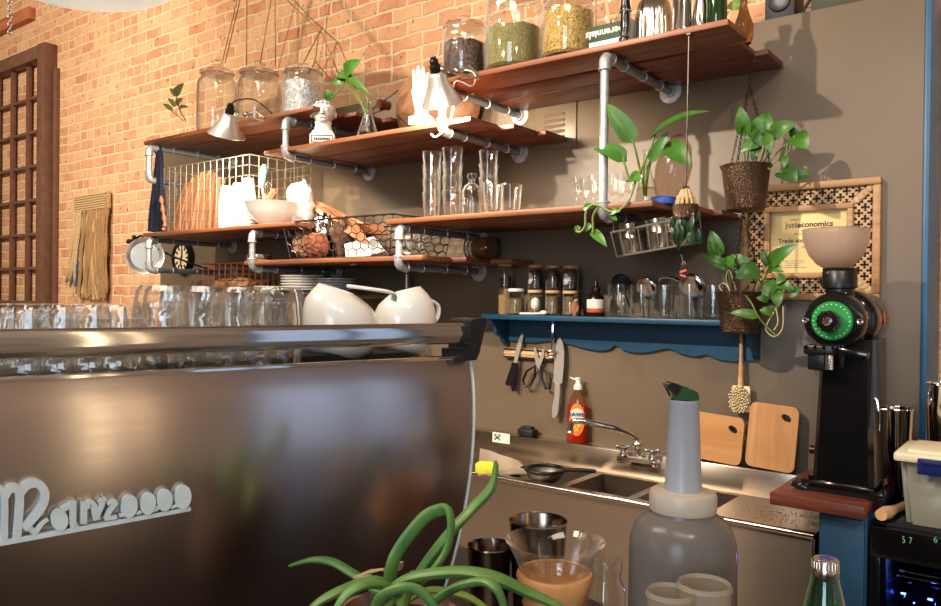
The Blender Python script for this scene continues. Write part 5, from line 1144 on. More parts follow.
b = B(); b.torus(at_y(551, 354, 2.95), .015, .005, Euler((pi/2, 0, .3)).to_matrix(), 18, 8); b.tube([at_y(546, 352, 2.95), at_y(556, 351, 2.95)], .005, 8); b.build('spring_ring', 'steelbright', t, world=True)
t = thing('chef_knife', 'broad santoku knife hanging at the right end of the knife bar', 'knife', at_y(561, 360, 2.965))
blade('blade', [(560, 337.5), (563, 342), (564.5, 352), (564, 366), (562.5, 383), (558, 384), (553.5, 382), (554.5, 366), (555.5, 350), (557.5, 341)], 2.966, .003, 'blade', t)
blade('handle', [(556.5, 383), (561.5, 384), (561, 396), (559.5, 412), (557, 417.5), (554, 417), (553.5, 408), (556, 396)], 2.970, .014, 'blade', t)

# ------------------------------------------------------------------ three bowl steel sink
KX0, KX1, KYF, KYB, KZ = -2.45, -.612, 2.565, 2.92, .90
t = thing('bar_sink', 'long brushed steel sink unit with three bowls and low backsplash', 'sink', ((KX0+KX1)/2, 2.78, 0))
bowls = [(-1.80, -1.555), (-1.52, -1.267), (-1.235, -.955)]; by0, by1 = 2.608, 2.895
b = B(); b.box(((KX0+KX1)/2, (KYF+by0)/2, KZ-.006), (KX1-KX0, by0-KYF, .012)); b.box(((KX0+KX1)/2, (by1+KYB)/2, KZ-.006), (KX1-KX0, KYB-by1, .012))
xs = [KX0]+[x for bw in bowls for x in bw]+[KX1]
for i in range(0, len(xs), 2): b.box(((xs[i]+xs[i+1])/2, (by0+by1)/2, KZ-.006), (xs[i+1]-xs[i], by1-by0, .012))
b.build('deck', 'deck', t, world=True)
b = B(); b.tube([(KX0, KYF-.004, KZ-.004), (KX1, KYF-.004, KZ-.004)], .011, 12); b.build('rolled_rim', 'steelbright', t, world=True)
b = B(); b.box(((KX0+KX1)/2, KYF+.012, KZ/2), (KX1-KX0, .012, KZ-.02)); b.build('front_panel', 'steel', t, world=True)
b = B(); b.box((KX1-.006, (KYF+KYB)/2+.04, KZ/2), (.012, KYB-KYF+.07, KZ-.02), bev=.002); b.build('side_panel', 'steelbright', t, world=True)
b = B(); b.box(((KX0+KX1)/2, 2.958, KZ+.05), (KX1-KX0, .076, .104), bev=.006); b.build('backsplash', 'steel', t, world=True)
for x0, x1 in bowls:
    b = B(); d_ = .24; i_ = .02; top = [(x0, by0), (x1, by0), (x1, by1), (x0, by1)]; bot = [(x0+i_, by0+i_), (x1-i_, by0+i_), (x1-i_, by1-i_), (x0+i_, by1-i_)]
    A = [b.bm.verts.new((x, y, KZ)) for x, y in top]; C = [b.bm.verts.new((x, y, KZ-d_)) for x, y in bot]
    for q in range(4): b.bm.faces.new((A[q], A[(q+1) % 4], C[(q+1) % 4], C[q]))
    b.bm.faces.new(C); o = b.build('bowl', 'bowlsteel', t, world=True); o.modifiers.new('s', 'SOLIDIFY').thickness = .003
p = at_y(501, 438, 2.918)
tg = thing('sticker', 'white sticker with a green cross mark on the steel backsplash', 'sticker', (p.x, 2.9185, p.z-.016)); k = mpp(p)
b = B(); b.box((0, 0, .016), (21*k, .0012, 10*k)); b.build('sheet', 'labelwhite', tg)
b = B()
for s_ in (-1, 1): b.box((-4.5*k, -.001, .016), (9*k, .0008, 1.6*k), Euler((0, s_*.6, 0)).to_matrix())
b.box((-4.5*k, -.001, .016+3.2*k), (8*k, .0008, .6*k)); b.build('mark', mat('sign_green', srgb(60, 116, 70), .6), tg)
# faucet
fb = at_y(638, 459, 2.90)
t = thing('faucet', 'chrome two handled bar faucet on the backsplash with long swung spout', 'faucet', (fb.x, 2.92, fb.z-.03))
b = B(); a = at_y(618, 458, 2.90); c = at_y(657, 464, 2.90); b.box(((a.x+c.x)/2, 2.902, (a.z+c.z)/2), (c.x-a.x, .05, .034), bev=.012); b.build('body', 'chrome', t, world=True)
pth = [at_y(638, 455, 2.89), at_y(637.5, 443, 2.885), at_y(633, 435, 2.86), at_y(618, 429, 2.80), at_y(598, 424.5, 2.74), at_y(580, 421, 2.70), at_y(572, 423, 2.69), at_y(570, 432, 2.69)]
b = B(); b.tube(smooth_path(pth, 6), .0115, 14); b.torus(pth[1], .017, .006, seg=18); b.torus(pth[-1], .012, .0045, seg=18); b.build('spout', 'chrome', t, world=True)
for px, py in ((623, 450), (652, 454)):
    b = B(); c = at_y(px, py+5, 2.885); b.lathe([(0, -.004), (.016, 0), (.013, .012), (.010, .02), (.012, .026)], 16, Matrix.Translation(c))
    for q in range(4):
        a_ = q*pi/2+.4; b.tube([c+V((0, 0, .03)), c+V((.022*cos(a_), .022*sin(a_), .034))], [.009, .0075], 8); b.sphere(c+V((.023*cos(a_), .023*sin(a_), .034)), .009, seg=8)
    b.sphere(c+V((0, 0, .036)), .012, (1, 1, .7), 12); b.build('cross_handle', 'chrome', t, world=True)
# dish soap
LZ = KZ+.102
p = on(579, 2.955, LZ); k = mpp(p)
t = thing('dish_soap_bottle', 'orange dish soap bottle with white cap standing behind the faucet spout', 'bottle', (p.x, p.y, LZ+.001), radians(22)); H = 66*k; W = 22*k
def oval(b, prof, fy=.55, seg=28, mt=None): return b.lathe(prof, seg, (mt or Matrix.Identity(4)) @ Matrix.Diagonal((1, fy, 1, 1)))
pr = [(0, 0), (W*.46, 0), (W*.5, .006), (W*.47, H*.25), (W*.5, H*.42), (W*.47, H*.56), (W*.36, H*.68), (W*.22, H*.76), (W*.17, H*.80)]
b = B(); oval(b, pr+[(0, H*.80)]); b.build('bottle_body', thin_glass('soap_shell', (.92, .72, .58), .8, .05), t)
b = B(); oval(b, [(0, .003)]+[(r*.94, z+.002) for r, z in pr[1:6]]+[(0, H*.565)]); b.build('soap', 'soap', t)
b = B(); oval(b, [(W*.17, H*.80), (W*.20, H*.805), (W*.20, H*.86), (W*.12, H*.885), (W*.09, H*.95), (W*.13, H*.96), (W*.13, H*.985), (0, H*.985)], .9); b.box((-W*.22, 0, H*.965), (W*.30, W*.16, H*.02), Euler((0, .35, 0)).to_matrix(), bev=.002); b.build('cap', 'white', t)
def patch(b, cx, cz, w, h, off, n=16, fy=.55, R=None, shape='oval'):
    """a label lying on the front (-Y) of the oval bottle"""
    R = R or W*.5; cen = None; vs = []
    for q in range(n):
        a_ = 2*pi*q/n; x = cx+w/2*cos(a_); z = cz+h/2*sin(a_); vs.append(b.bm.verts.new((x, -fy*sqrt(max(1e-9, (R*off)**2-x*x)), z)))
    c = b.bm.verts.new((cx, -fy*sqrt((R*off)**2-cx*cx), cz))
    for q in range(n): b.bm.faces.new((c, vs[q], vs[(q+1) % n]))
    return b
b = B(); patch(b, 0, H*.36, W*.72, H*.50, 1.02); b.build('label', 'labelorange', t)
b = B(); patch(b, 0, H*.43, W*.62, H*.20, 1.05); b.build('brand_oval', 'labelwhite', t)
tm = text_mesh('DAWN', H*.085, .0004, Matrix.Translation((0, -W*.5*.55*1.14, H*.435)) @ FACE.to_4x4(), .0006); tm.build('brand_name', mat('brand_blue', srgb(46, 50, 84), .5), t)
b = B(); b.box((0, -W*.5*.55*1.05, H*.335), (W*.5, .001, H*.03)); b.build('label_strip', 'labeldark', t)
b = B()
for cx, cz in ((-.12, .25), (.1, .26), (0, .20)): b.sphere((cx*W, -W*.5*.55*1.02, cz*H), W*.10, (1, .25, 1), 10)
b.build('fruit_picture', mat('fruit_orange', srgb(244, 170, 70), .5), t)
# black clip thing on the ledge
b = B(); p = on(529, 2.955, LZ); b.box((0, 0, .016), (.085, .05, .032), bev=.008); b.box((0, 0, .036), (.06, .035, .012), bev=.005); b.cyl((-.02, -.026, .016), (-.02, -.03, .016), .008, seg=12)
tag(b.build('soap_dish', 'blackrubber', loc=p+V((0, 0, .001))), 'small black soap dish on the ledge left of the dish soap', 'dish')
# sieve over the left bowl
c = at_z(545, 469.5, KZ+.035); k = mpp(c); R = 19.5*k
t = thing('sieve', 'black rimmed mesh sieve resting over the left sink bowl', 'sieve', (c.x, c.y, KZ+.004))
b = B(); b.torus((0, 0, .032), R, .0065, seg=36, sub=10); b.build('rim', 'black', t)
b = B(); b.lathe([(R*.98*cos(a_), .032-R*.75*sin(a_)) for a_ in [radians(w) for w in range(0, 86, 8)]]+[(0, .032-R*.75)], 36); o = b.build('mesh_bowl', mat('sieve_mesh', srgb(120, 112, 104), .45, .7, var=.5, scale=260), t)
b = B(); hx = at_z(596, 472.5, KZ+.035)-c; hx.z = 0; b.tube([hx*.34+V((0, 0, .034)), hx*.7+V((0, 0, .037)), hx*1.0+V((0, 0, .036))], [.007, .009, .008], 10); b.build('handle', 'black', t)
b = B(); hh = -hx.normalized()*R; b.tube([hh*1.0+V((0, 0, .032)), hh*1.25+V((0, 0, .034)), hh*1.3+V((0, .012, .034)), hh*1.02+V((0, .02, .032))], .003, 6); b.build('rest_hook', 'black', t)
# cloudy sheet + sponge at the left
slab('plastic_tray', [at_y(480, 448, 2.86), at_y(520, 461, 2.83), at_z(528, 473, KZ+.006), at_z(478, 474, KZ+.006)], .006, mat('cloudy_sheet', srgb(186, 166, 142), .3), 'cloudy crinkled plastic sheet leaning at the left of the sink', 'sheet', .012)
p = at_z(487, 473, KZ+.004)
tag(B().box((0, 0, .022), (.085, .06, .042), Euler((0, 0, .3)).to_matrix(), bev=.006).build('sponge', 'yellow', loc=p), 'yellow sponge on the sink edge beside the coffee machine', 'sponge')
# spilt grounds glittering on the drainboard
rnd = random.Random(12); b = B()
for q in range(160):
    x = rnd.gauss(-.735, .06); y = rnd.gauss(2.70, .07)
    if -.93 < x < -.62 and 2.59 < y < 2.91:
        s_ = rnd.uniform(.0015, .004); b.box((x, y, KZ+s_*.4), (s_, s_*.7, s_*.7), Euler((rnd.random(), rnd.random(), rnd.random()*3)).to_matrix())
tag(b.build('coffee_grounds', mat('golden_grounds', srgb(176, 128, 70), .5), world=True, smooth=0), 'scattered golden brown grounds on the drainboard beside the walnut block', 'coffee grounds', None, 'stuff')
# cutting boards
def cut_board(cx_px, cy_px, wpx, hpx, rz, hole, m, label):
    y = 2.955; c = at_y(cx_px, cy_px, y); k = mpp(c); W = wpx*k; H = hpx*k; b = B(); n = 5; rad = .022; poly = []
    for sx, sz, a0 in ((1, -1, -90), (1, 1, 0), (-1, 1, 90), (-1, -1, 180)):
        for q in range(n): a_ = radians(a0+q*90/(n-1)); poly.append((sx*(W/2-rad)+rad*cos(a_), sz*(H/2-rad)+rad*sin(a_)))
    nb = []
    for i, (x, z) in enumerate(poly): nb.append((x*(1+.03*(1-(2*z/H)**2)), z*(1+.02*(1-(2*x/W)**2))))
    hx, hz = hole[0]*W, hole[1]*H; hr = (.019, .012); ha = [(hx+hr[0]*cos(2*pi*q/20)*cos(.5)-hr[1]*sin(2*pi*q/20)*sin(.5), hz+hr[0]*cos(2*pi*q/20)*sin(.5)*-1+hr[1]*sin(2*pi*q/20)*cos(.5)*-1) for q in range(20)]
    # outline and hole joined by triangulated fill
    th = .016
    for zz in (0, th):
        vo = [b.bm.verts.new((x, z, zz)) for x, z in nb]; vh = [b.bm.verts.new((x, z, zz)) for x, z in ha]
        es = [b.bm.edges.new((vo[i], vo[(i+1) % len(vo)])) for i in range(len(vo))]+[b.bm.edges.new((vh[i], vh[(i+1) % 20])) for i in range(20)]
        bmesh.ops.triangle_fill(b.bm, use_beauty=True, edges=es)
        if zz == 0: vo0, vh0 = vo, vh
    for A, C in ((vo0, vo), (vh0, vh)):
        for i in range(len(A)): b.bm.faces.new((A[i], A[(i+1) % len(A)], C[(i+1) % len(A)], C[i]))
    lean = Matrix.Rotation(radians(-5), 4, 'X')
    b.bm.transform(lean @ FACE.to_4x4() @ Matrix.Rotation(rz, 4, 'Z'))
    lo = min(v.co.z for v in b.bm.verts); b.bm.transform(Matrix.Translation((0, 0, -lo)))
    return tag(b.build('cutting_board', m, loc=(c.x, 2.948, LZ+.001)), label, 'cutting board', 'bamboo boards leaning on the wall')
cut_board(712, 438, 64, 46, radians(-3.5), (.34, .24), 'bamboox', 'landscape bamboo cutting board half hidden by the tall pouring spout')
cut_board(773.5, 437, 47, 64, radians(-3.0), (.26, .32), 'bamboo', 'upright bamboo cutting board with corner hole beside the grinder')
# dish brush
t = thing('dish_brush', 'pale wooden dish brush hanging under the lower hammered pot', 'brush', at_y(741, 412, 2.965)); y = 2.965
b = B(); b.tube([at_y(741.5, 333, y), at_y(741.5, 350, y), at_y(741, 375, y), at_y(740.5, 392, y)], [.009, .010, .013, .017], 12, flat=.7); b.build('handle', 'palewood', t, world=True)
b = B(); c = at_y(740.5, 399, 2.955); k = mpp(c)
for q in range(70):
    a_ = q*2.4; r_ = sqrt((q+.5)/70); st = c+V((10*k*r_*cos(a_)*.9, -.005, 10*k*r_*sin(a_)*1.2)); b.tube([st+V((0, .018, 0)), st+V((4*k*r_*cos(a_)*.3, -.022, 4*k*r_*sin(a_)*.5))], [.0042, .0032], 5)
b.box(c+V((0, .010, 0)), (18*k, .014, 26*k), bev=.005); b.build('bristles', 'bristle', t, world=True)

# ------------------------------------------------------------------ hanging hammered pots
PX_, PY_ = -.906, 2.80
def links(b, p, q, pitch=.013, R=.0062, r=.0016):
    p = V(p); q = V(q); n = max(2, int((q-p).length/pitch)); ax = (q-p).normalized(); qt = ax.to_track_quat('Z', 'Y').to_matrix()
    for i in range(n):
        c = p.lerp(q, (i+.5)/n); m_ = qt @ Matrix.Rotation(i % 2*pi/2, 3, 'Z') @ Matrix.Rotation(pi/2, 3, 'X') @ Matrix.Diagonal((.75, 1.25, 1)).to_3x3()
        b.torus(c, R, r, m_, 8, 4)
def pot(px, rim_py, bot_py, wtop, wbot, label, leaves, stems, tops, extra=None):
    rim = at_y(px, rim_py, PY_); bot = at_y(px, bot_py, PY_); k = mpp(rim); rt, rb = wtop/2*k, wbot/2*k; H = rim.z-bot.z
    t = thing('hanging_pot', label, 'plant pot', (rim.x, PY_, bot.z), 0, 'hammered pots hung on one chain')
    b = B(); b.lathe([(0, 0), (rb*.97, 0), (rb, .004), (rb*1.04, .006), (rb*1.02, .010), (rt*.97, H-.012), (rt*1.03, H-.006), (rt*1.05, H), (rt*1.0, H+.002), (rt*.95, H-.012), (rb*.94, .02), (0, .016)], 44); b.build('pot_body', 'potmetal', t)
    b = B(); b.lathe([(0, H-.03), (rt*.94, H-.032)], 32); [setattr(v.co, 'z', v.co.z+noise.noise(v.co*60)*.006) for v in b.bm.verts]; b.lathe([(0, H-.034), (rt*.93, H-.034)], 32); b.build('soil', 'soil', t)
    for q in range(3):
        a_ = q*2.094+.5; b = B(); e = V((rim.x+rt*1.0*cos(a_), PY_+rt*1.0*sin(a_), rim.z)); links(b, e, V(tops)); b.build('chain', 'chain', t, world=True)
    b = B()
    for s in stems: stempx(b, s, .003)
    b.build('stem', 'stem', t, world=True)
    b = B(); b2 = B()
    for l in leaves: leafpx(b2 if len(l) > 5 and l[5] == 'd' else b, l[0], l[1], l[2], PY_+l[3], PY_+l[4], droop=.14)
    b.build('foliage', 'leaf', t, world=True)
    b2.build('shaded_foliage' if False else 'shade_tone_foliage', 'leafdark', t, world=True)  # shaded leaves get a darker green, their shade put into the colour
    return t, rim, bot
Yp = PY_
t, rimA, botA = pot(746, 166, 211, 48, 36, 'upper hammered bronze pot of pothos hung by chains from the top shelf',
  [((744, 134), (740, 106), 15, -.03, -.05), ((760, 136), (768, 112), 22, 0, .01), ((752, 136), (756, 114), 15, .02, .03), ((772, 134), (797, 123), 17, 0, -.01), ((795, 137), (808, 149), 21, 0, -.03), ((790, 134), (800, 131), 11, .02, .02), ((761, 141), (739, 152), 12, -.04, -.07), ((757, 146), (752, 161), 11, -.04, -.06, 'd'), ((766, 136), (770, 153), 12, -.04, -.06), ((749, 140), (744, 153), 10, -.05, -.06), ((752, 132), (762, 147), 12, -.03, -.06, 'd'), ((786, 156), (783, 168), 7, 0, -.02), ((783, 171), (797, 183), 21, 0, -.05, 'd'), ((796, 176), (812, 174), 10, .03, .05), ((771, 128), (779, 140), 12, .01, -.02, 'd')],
  [[(746, 168, Yp), (744, 150, Yp-.02), (744, 133, Yp-.03)], [(752, 168, Yp), (756, 150, Yp), (760, 135, Yp)], [(760, 168, Yp), (770, 150, Yp), (773, 134, Yp)], [(764, 168, Yp), (778, 152, Yp), (790, 141, Yp), (795, 136, Yp)], [(766, 168, Yp), (778, 160, Yp), (790, 150, Yp), (788, 142, Yp), (786, 156, Yp)], [(768, 168, Yp-.02), (776, 172, Yp-.03), (782, 172, Yp-.02)], [(755, 168, Yp), (757, 155, Yp-.02), (757, 146, Yp-.03)], [(748, 168, Yp), (748, 155, Yp-.03), (749, 140, Yp-.04)], [(758, 168, Yp), (764, 152, Yp-.02), (766, 136, Yp-.03)]],
  (at_y(749, 84, Yp).x, Yp, at_y(749, 84, Yp).z))
hook = at_y(751, 55, Yp)
b = B(); links(b, V((hook.x, Yp, ZT-.02)), V((at_y(749, 84, Yp).x, Yp, at_y(749, 84, Yp).z)), .016, .008, .002); b.torus((hook.x, Yp, ZT-.012), .012, .0028, Euler((pi/2, 0, 0)).to_matrix(), 14, 6)
b.build('top_chain', 'chain', t, world=True)
Yp2 = PY_
t2, rimB, botB = pot(740, 292, 333, 46, 35, 'lower hammered bronze pot of pothos with dangling roots',
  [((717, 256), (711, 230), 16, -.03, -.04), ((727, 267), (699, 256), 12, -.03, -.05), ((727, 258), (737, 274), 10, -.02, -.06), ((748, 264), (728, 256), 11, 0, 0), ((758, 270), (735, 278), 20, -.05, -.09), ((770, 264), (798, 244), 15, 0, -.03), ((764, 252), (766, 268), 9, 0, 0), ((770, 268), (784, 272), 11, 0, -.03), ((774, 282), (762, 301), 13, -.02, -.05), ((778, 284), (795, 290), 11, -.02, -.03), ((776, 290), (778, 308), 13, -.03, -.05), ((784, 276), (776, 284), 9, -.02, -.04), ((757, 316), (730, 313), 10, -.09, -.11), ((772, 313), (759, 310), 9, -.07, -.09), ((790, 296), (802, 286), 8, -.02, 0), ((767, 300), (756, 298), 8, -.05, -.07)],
  [[(732, 294, Yp2), (722, 275, Yp2-.02), (717, 256, Yp2-.03)], [(734, 294, Yp2), (730, 280, Yp2-.02), (727, 266, Yp2-.03)], [(744, 294, Yp2), (748, 280, Yp2), (748, 263, Yp2)], [(752, 294, Yp2), (756, 282, Yp2-.04), (758, 270, Yp2-.05)], [(756, 294, Yp2), (764, 280, Yp2), (770, 264, Yp2)], [(758, 294, Yp2), (768, 288, Yp2-.02), (776, 283, Yp2-.02), (779, 298, Yp2-.03), (774, 312, Yp2-.06)], [(746, 296, Yp2-.09), (752, 304, Yp2-.10), (757, 315, Yp2-.10), (765, 325, Yp2-.08), (776, 336, Yp2-.07)]],
  (botA.x-.01, Yp2, botA.z-.008))
for rts in ([(774, 312), (768, 322), (766, 330), (772, 336), (778, 335), (783, 326), (783, 306)], [(776, 308), (778, 322), (774, 330)], [(730, 292), (726, 278), (729, 270), (733, 280), (736, 290)], [(722, 291), (719, 286), (724, 283), (729, 289)]):
    b = B(); b.tube(smooth_path([at_y(x, y_, Yp2-.07) for x, y_ in rts], 4), .0022, 5); b.build('root', 'root', t2, world=True)

# ------------------------------------------------------------------ carved certificate frame
fx0, fx1, fz0, fz1 = -.985, -.508, 1.628, 2.055; FYC = 2.985
t = thing('certificate_frame', 'carved lattice wooden frame holding a cream certificate behind the grinder', 'picture frame', ((fx0+fx1)/2, WY, fz0))
W = fx1-fx0; H = fz1-fz0; ow = .026
b = B(); b.box((0, -.006, H/2), (W-.02, .008, H-.02)); b.build('backing', 'black', t)
for (x, z, w, h) in ((0, ow/2, W, ow), (0, H-ow/2, W, ow), (-W/2+ow/2, H/2, ow, H-2*ow), (W/2-ow/2, H/2, ow, H-2*ow)): B().box((x, -.020, z), (w, .040, h), bev=.005).build('outer_rail', 'framewood', t)
px0, px1, pz0, pz1 = -.878-(fx0+fx1)/2, -.615-(fx0+fx1)/2, 1.728-fz0, 1.953-fz0; iw = .020
b = B(); cx, cz = (px0+px1)/2, (pz0+pz1)/2
for (x, z, w, h) in ((cx, pz0-iw/2, px1-px0+2*iw, iw), (cx, pz1+iw/2, px1-px0+2*iw, iw), (px0-iw/2, cz, iw, pz1-pz0), (px1+iw/2, cz, iw, pz1-pz0)): b.box((x, -.022, z), (w, .030, h), bev=.004)
b.build('inner_rail', 'framewood', t)
b = B(); pit = .040; z_in = (ow, H-ow); x_in = (-W/2+ow, W/2-ow)
def clip_seg(x0, z0, x1, z1): pass
nxx = int(W/pit)+2; 
inside = lambda x, z: x_in[0]-.004 < x < x_in[1]+.004 and z_in[0]-.004 < z < z_in[1]+.004 and not (px0-iw < x < px1+iw and pz0-iw < z < pz1+iw)
h_ = pit/2
for i in range(-2, int(W/h_)+3):
    for j in range(-2, int(H/h_)+3):
        if (i+j) % 2: continue
        x = x_in[0]+i*h_; z = z_in[0]+j*h_
        for sx in (1, -1):
            mx_, mz_ = x+sx*h_/2, z+h_/2
            if inside(mx_, mz_):
                b.box((mx_, -.016, mz_), (h_*1.414, .012, .0055), Euler((0, -sx*pi/4, 0)).to_matrix()); b.box((mx_, -.016, mz_), (.006, .011, .015), Euler((0, -sx*pi/4, 0)).to_matrix())
        if inside(x, z): b.box((x, -.017, z), (.010, .013, .010), Euler((0, pi/4, 0)).to_matrix())
b.build('lattice', 'framewood2', t)
for cxx, czz, sx, sz in ((px1+iw, pz1+iw, 1, 1), (px1+iw, pz0-iw, 1, -1), (px0-iw, pz1+iw, -1, 1), (px0-iw, pz0-iw, -1, -1)):
    b = B(); ex, ez = sx*(W/2-ow), (H-ow if sz > 0 else ow); mx_, mz_ = (cxx+ex)/2, (czz+ez)/2; L = hypot(ex-cxx, ez-czz)
    an = atan2(ez-czz, ex-cxx); b.box((mx_, -.018, mz_), (L, .018, .026), Euler((0, -an, 0)).to_matrix(), bev=.006)
    for q in range(4): b.box((cxx+(ex-cxx)*(.15+.22*q), -.028, czz+(ez-czz)*(.15+.22*q)), (.012, .004, .022), Euler((0, -an+.5, 0)).to_matrix(), bev=.0015)
    b.build('carved_mitre', 'framewood2', t)
b = B(); b.box((cx, -.012, cz), (px1-px0, .004, pz1-pz0)); cert = b.build('certificate', 'sign', t)
def certxt(s, x, z, size, m, bold=0.): 
    tm = text_mesh(s, size, .0003, Matrix.Translation((cx+x, -.0146, cz+z)) @ FACE.to_4x4(), bold); return tm.build('lettering', m, cert)
M['grey_ink'] = mat('grey_ink', srgb(124, 112, 92), .7); M['dark_ink'] = mat('dark_ink', srgb(62, 58, 54), .7)
certxt('just', -.060, .064, .030, 'grey_ink', .0004); certxt('economics', .022, .063, .028, 'dark_ink', .0008)
certxt('living wage certified', .045, .046, .009, 'grey_ink') if False else None
certxt('We are', -.036, .030, .009, 'grey_ink'); certxt('Trade and Lu', -.045, .006, .0225, 'dark_ink', .0003); certxt('Living W', .0, -.018, .012, 'dark_ink')
b = B(); [b.box((cx-.055+.01*(q % 2), -.0146, cz-.068-q*.008), (.085-.02*(q % 3), .0005, .0016)) for q in range(4)]; b.box((cx-.05, -.0146, cz+.083), (.03, .0005, .003)); b.build('small_print', 'grey_ink', cert)

# ------------------------------------------------------------------ grinder on its block
t = thing('blue_cabinet', 'narrow blue cabinet carrying the walnut block', 'cabinet', ((-.584-.452)/2, 2.745, 0)); W = .132
b = B(); b.box((0, 0, .5), (W, .49, .996), bev=.003); b.build('body', 'bluedim', t)
b = B(); b.box((0, -.248, .52), (W-.012, .012, .93), bev=.003); b.build('front_panel', 'bluedim', t)
b = B(); b.box(((-.716-.450)/2, 2.66, 1.0185), (.266, .42, .037), bev=.004); tag(b.build('butcher_block', 'block', world=True), 'thick reddish walnut block under the black coffee grinder', 'block')
GZ = 1.0375; GX, GY = -.548, 2.66
t = thing('coffee_grinder', 'tall black shop coffee grinder with green dial and frosted hopper', 'coffee grinder', (GX, GY, GZ))
def gl(px, py, y): v = at_y(px, py, y); return V((v.x-GX, y-GY, v.z-GZ))
b = B(); b.prism([(-.105, -.11), (.105, -.11), (.105, .16), (-.105, .16)], .014); b.prism([(-.085, -.09), (.085, -.09), (.085, .14), (-.085, .14)], .03, None, .014)
for sx in (-1, 1): b.box((sx*.106, -.09, .010), (.05, .06, .018), Euler((0, sx*radians(-18), 0)).to_matrix(), bev=.004)
b.tube([(-.10, -.105, .026), (-.05, -.125, .034), (.05, -.125, .034), (.10, -.105, .026)], .006, 8); b.build('base', 'blackgloss', t)
for sx in (-1, 1):
    b = B(); b.tube([(sx*.097, -.118, .022), (sx*.126, -.115, .004)], .0035, 6); b.build('foot_trim', 'chrome', t)
zt = gl(843, 346, 2.56).z
b = B(); 
lo_ = [(-.074, -.085), (-.06, -.10), (.085, -.10), (.10, -.085), (.10, .13), (-.074, .13)]; hi_ = [(-.052, -.085), (-.040, -.10), (.078, -.10), (.090, -.085), (.092, .12), (-.052, .12)]
A = [b.bm.verts.new((x, y, .03)) for x, y in lo_]; C = [b.bm.verts.new((x, y, zt+.02)) for x, y in hi_]
for q in range(6): b.bm.faces.new((A[q], A[(q+1) % 6], C[(q+1) % 6], C[q]))
b.bm.faces.new(A[::-1]); b.bm.faces.new(C); b.build('column', 'blackgloss', t)
dz = gl(831.5, 321, 2.50).z; dx = gl(831.5, 321, 2.50).x
RX = Matrix.Rotation(pi/2, 4, 'X')
b = B(); b.lathe([(0, -.01), (.082, -.01), (.088, .0), (.088, .02), (.078, .03), (.074, .11), (.092, .12), (.098, .135), (.098, .30), (.088, .325), (.05, .335), (0, .335)], 44, Matrix.Translation((dx, -.12, dz)) @ Matrix.Rotation(-pi/2, 4, 'X')); b.build('motor_housing', 'blackgloss', t)
fy = -.135
b = B(); pl_ = []
for q in range(32):
    a_ = 2*pi*q/32; r_ = .064+.020*max(0, cos(2*a_))**3; pl_.append((r_*cos(a_), r_*sin(a_)))
b.prism(pl_, .016, Matrix.Translation((dx, fy, dz)) @ FACE.to_4x4()); b.build('front_flange', 'blackgloss', t)
for sx in (-1, 1): b = B(); b.lathe([(0, 0), (.009, 0), (.009, .006), (.006, .008), (0, .007)], 14, Matrix.Translation((dx+sx*.076, fy-.016, dz)) @ RX); b.build('flange_bolt', 'chrome', t)
b = B(); b.lathe([(.0, .0), (.058, 0), (.059, .004), (.056, .010), (.042, .011), (0, .011)], 48, Matrix.Translation((dx, fy-.016, dz)) @ RX); dial = b.build('dial', 'greendial', t)
b = B()
for q in range(24): a_ = q*2*pi/24; b.box((dx+.050*cos(a_), fy-.0272, dz+.050*sin(a_)), (.003, .001, .003), Euler((0, -a_, 0)).to_matrix())
b.build('tick_mark', 'labelwhite', dial)
b = B(); b.lathe([(0, .010), (.029, .010), (.031, .014), (.031, .058), (.026, .064), (.0, .064)], 36, Matrix.Translation((dx, fy-.016, dz)) @ RX)
for q in range(12): a_ = q*2*pi/12; b.box((dx+.030*cos(a_), fy-.058, dz+.030*sin(a_)), (.007, .034, .007), Euler((0, -a_, 0)).to_matrix(), bev=.002)
b.build('dial_hub', 'blackgloss', t)
b = B(); b.lathe([(0, .063), (.013, .063), (.013, .070), (.009, .074), (0, .074)], 20, Matrix.Translation((dx, fy-.016, dz)) @ RX); b.build('hub_bolt', 'chrome', t)
nx_ = gl(839.5, 290, 2.60); nz0 = dz+.075
b = B(); ztp = gl(842, 268, 2.60).z
b.lathe([(0, nz0-.02), (.042, nz0-.02), (.042, nz0+.022), (.050, nz0+.026), (.050, ztp-.012), (.047, ztp-.008), (.050, ztp-.004), (.047, ztp), (0, ztp)], 36, Matrix.Translation((nx_.x, -.06, 0))); b.build('hopper_collar', 'black', t)
for q in (-.9, .0, .9): b = B(); b.sphere((nx_.x+.042*sin(q-.3), -.06-.042*cos(q-.3), nz0+.008), .0045, seg=8); b.build('collar_screw', 'chrome', t)
b = B(); b.sphere((nx_.x-.028, -.06-.0425, ztp-.022), .004, seg=8); b.build('collar_knob', 'blackmetal', t)
ht = gl(838, 230, 2.60).z; hh = ht-ztp; R = .097
prf = [(.036, 0), (.055, .012), (.078, .040), (.090, .070), (.0955, hh*.8), (R, hh)]
b = B(); b.lathe([(r, ztp+z) for r, z in prf]+[(R+.002, ht+.002), (R-.002, ht+.003)]+[(r-.003, ztp+z+.002) for r, z in reversed(prf)], 48, Matrix.Translation((nx_.x-.012, -.06, 0))); b.build('hopper', 'hopper', t)
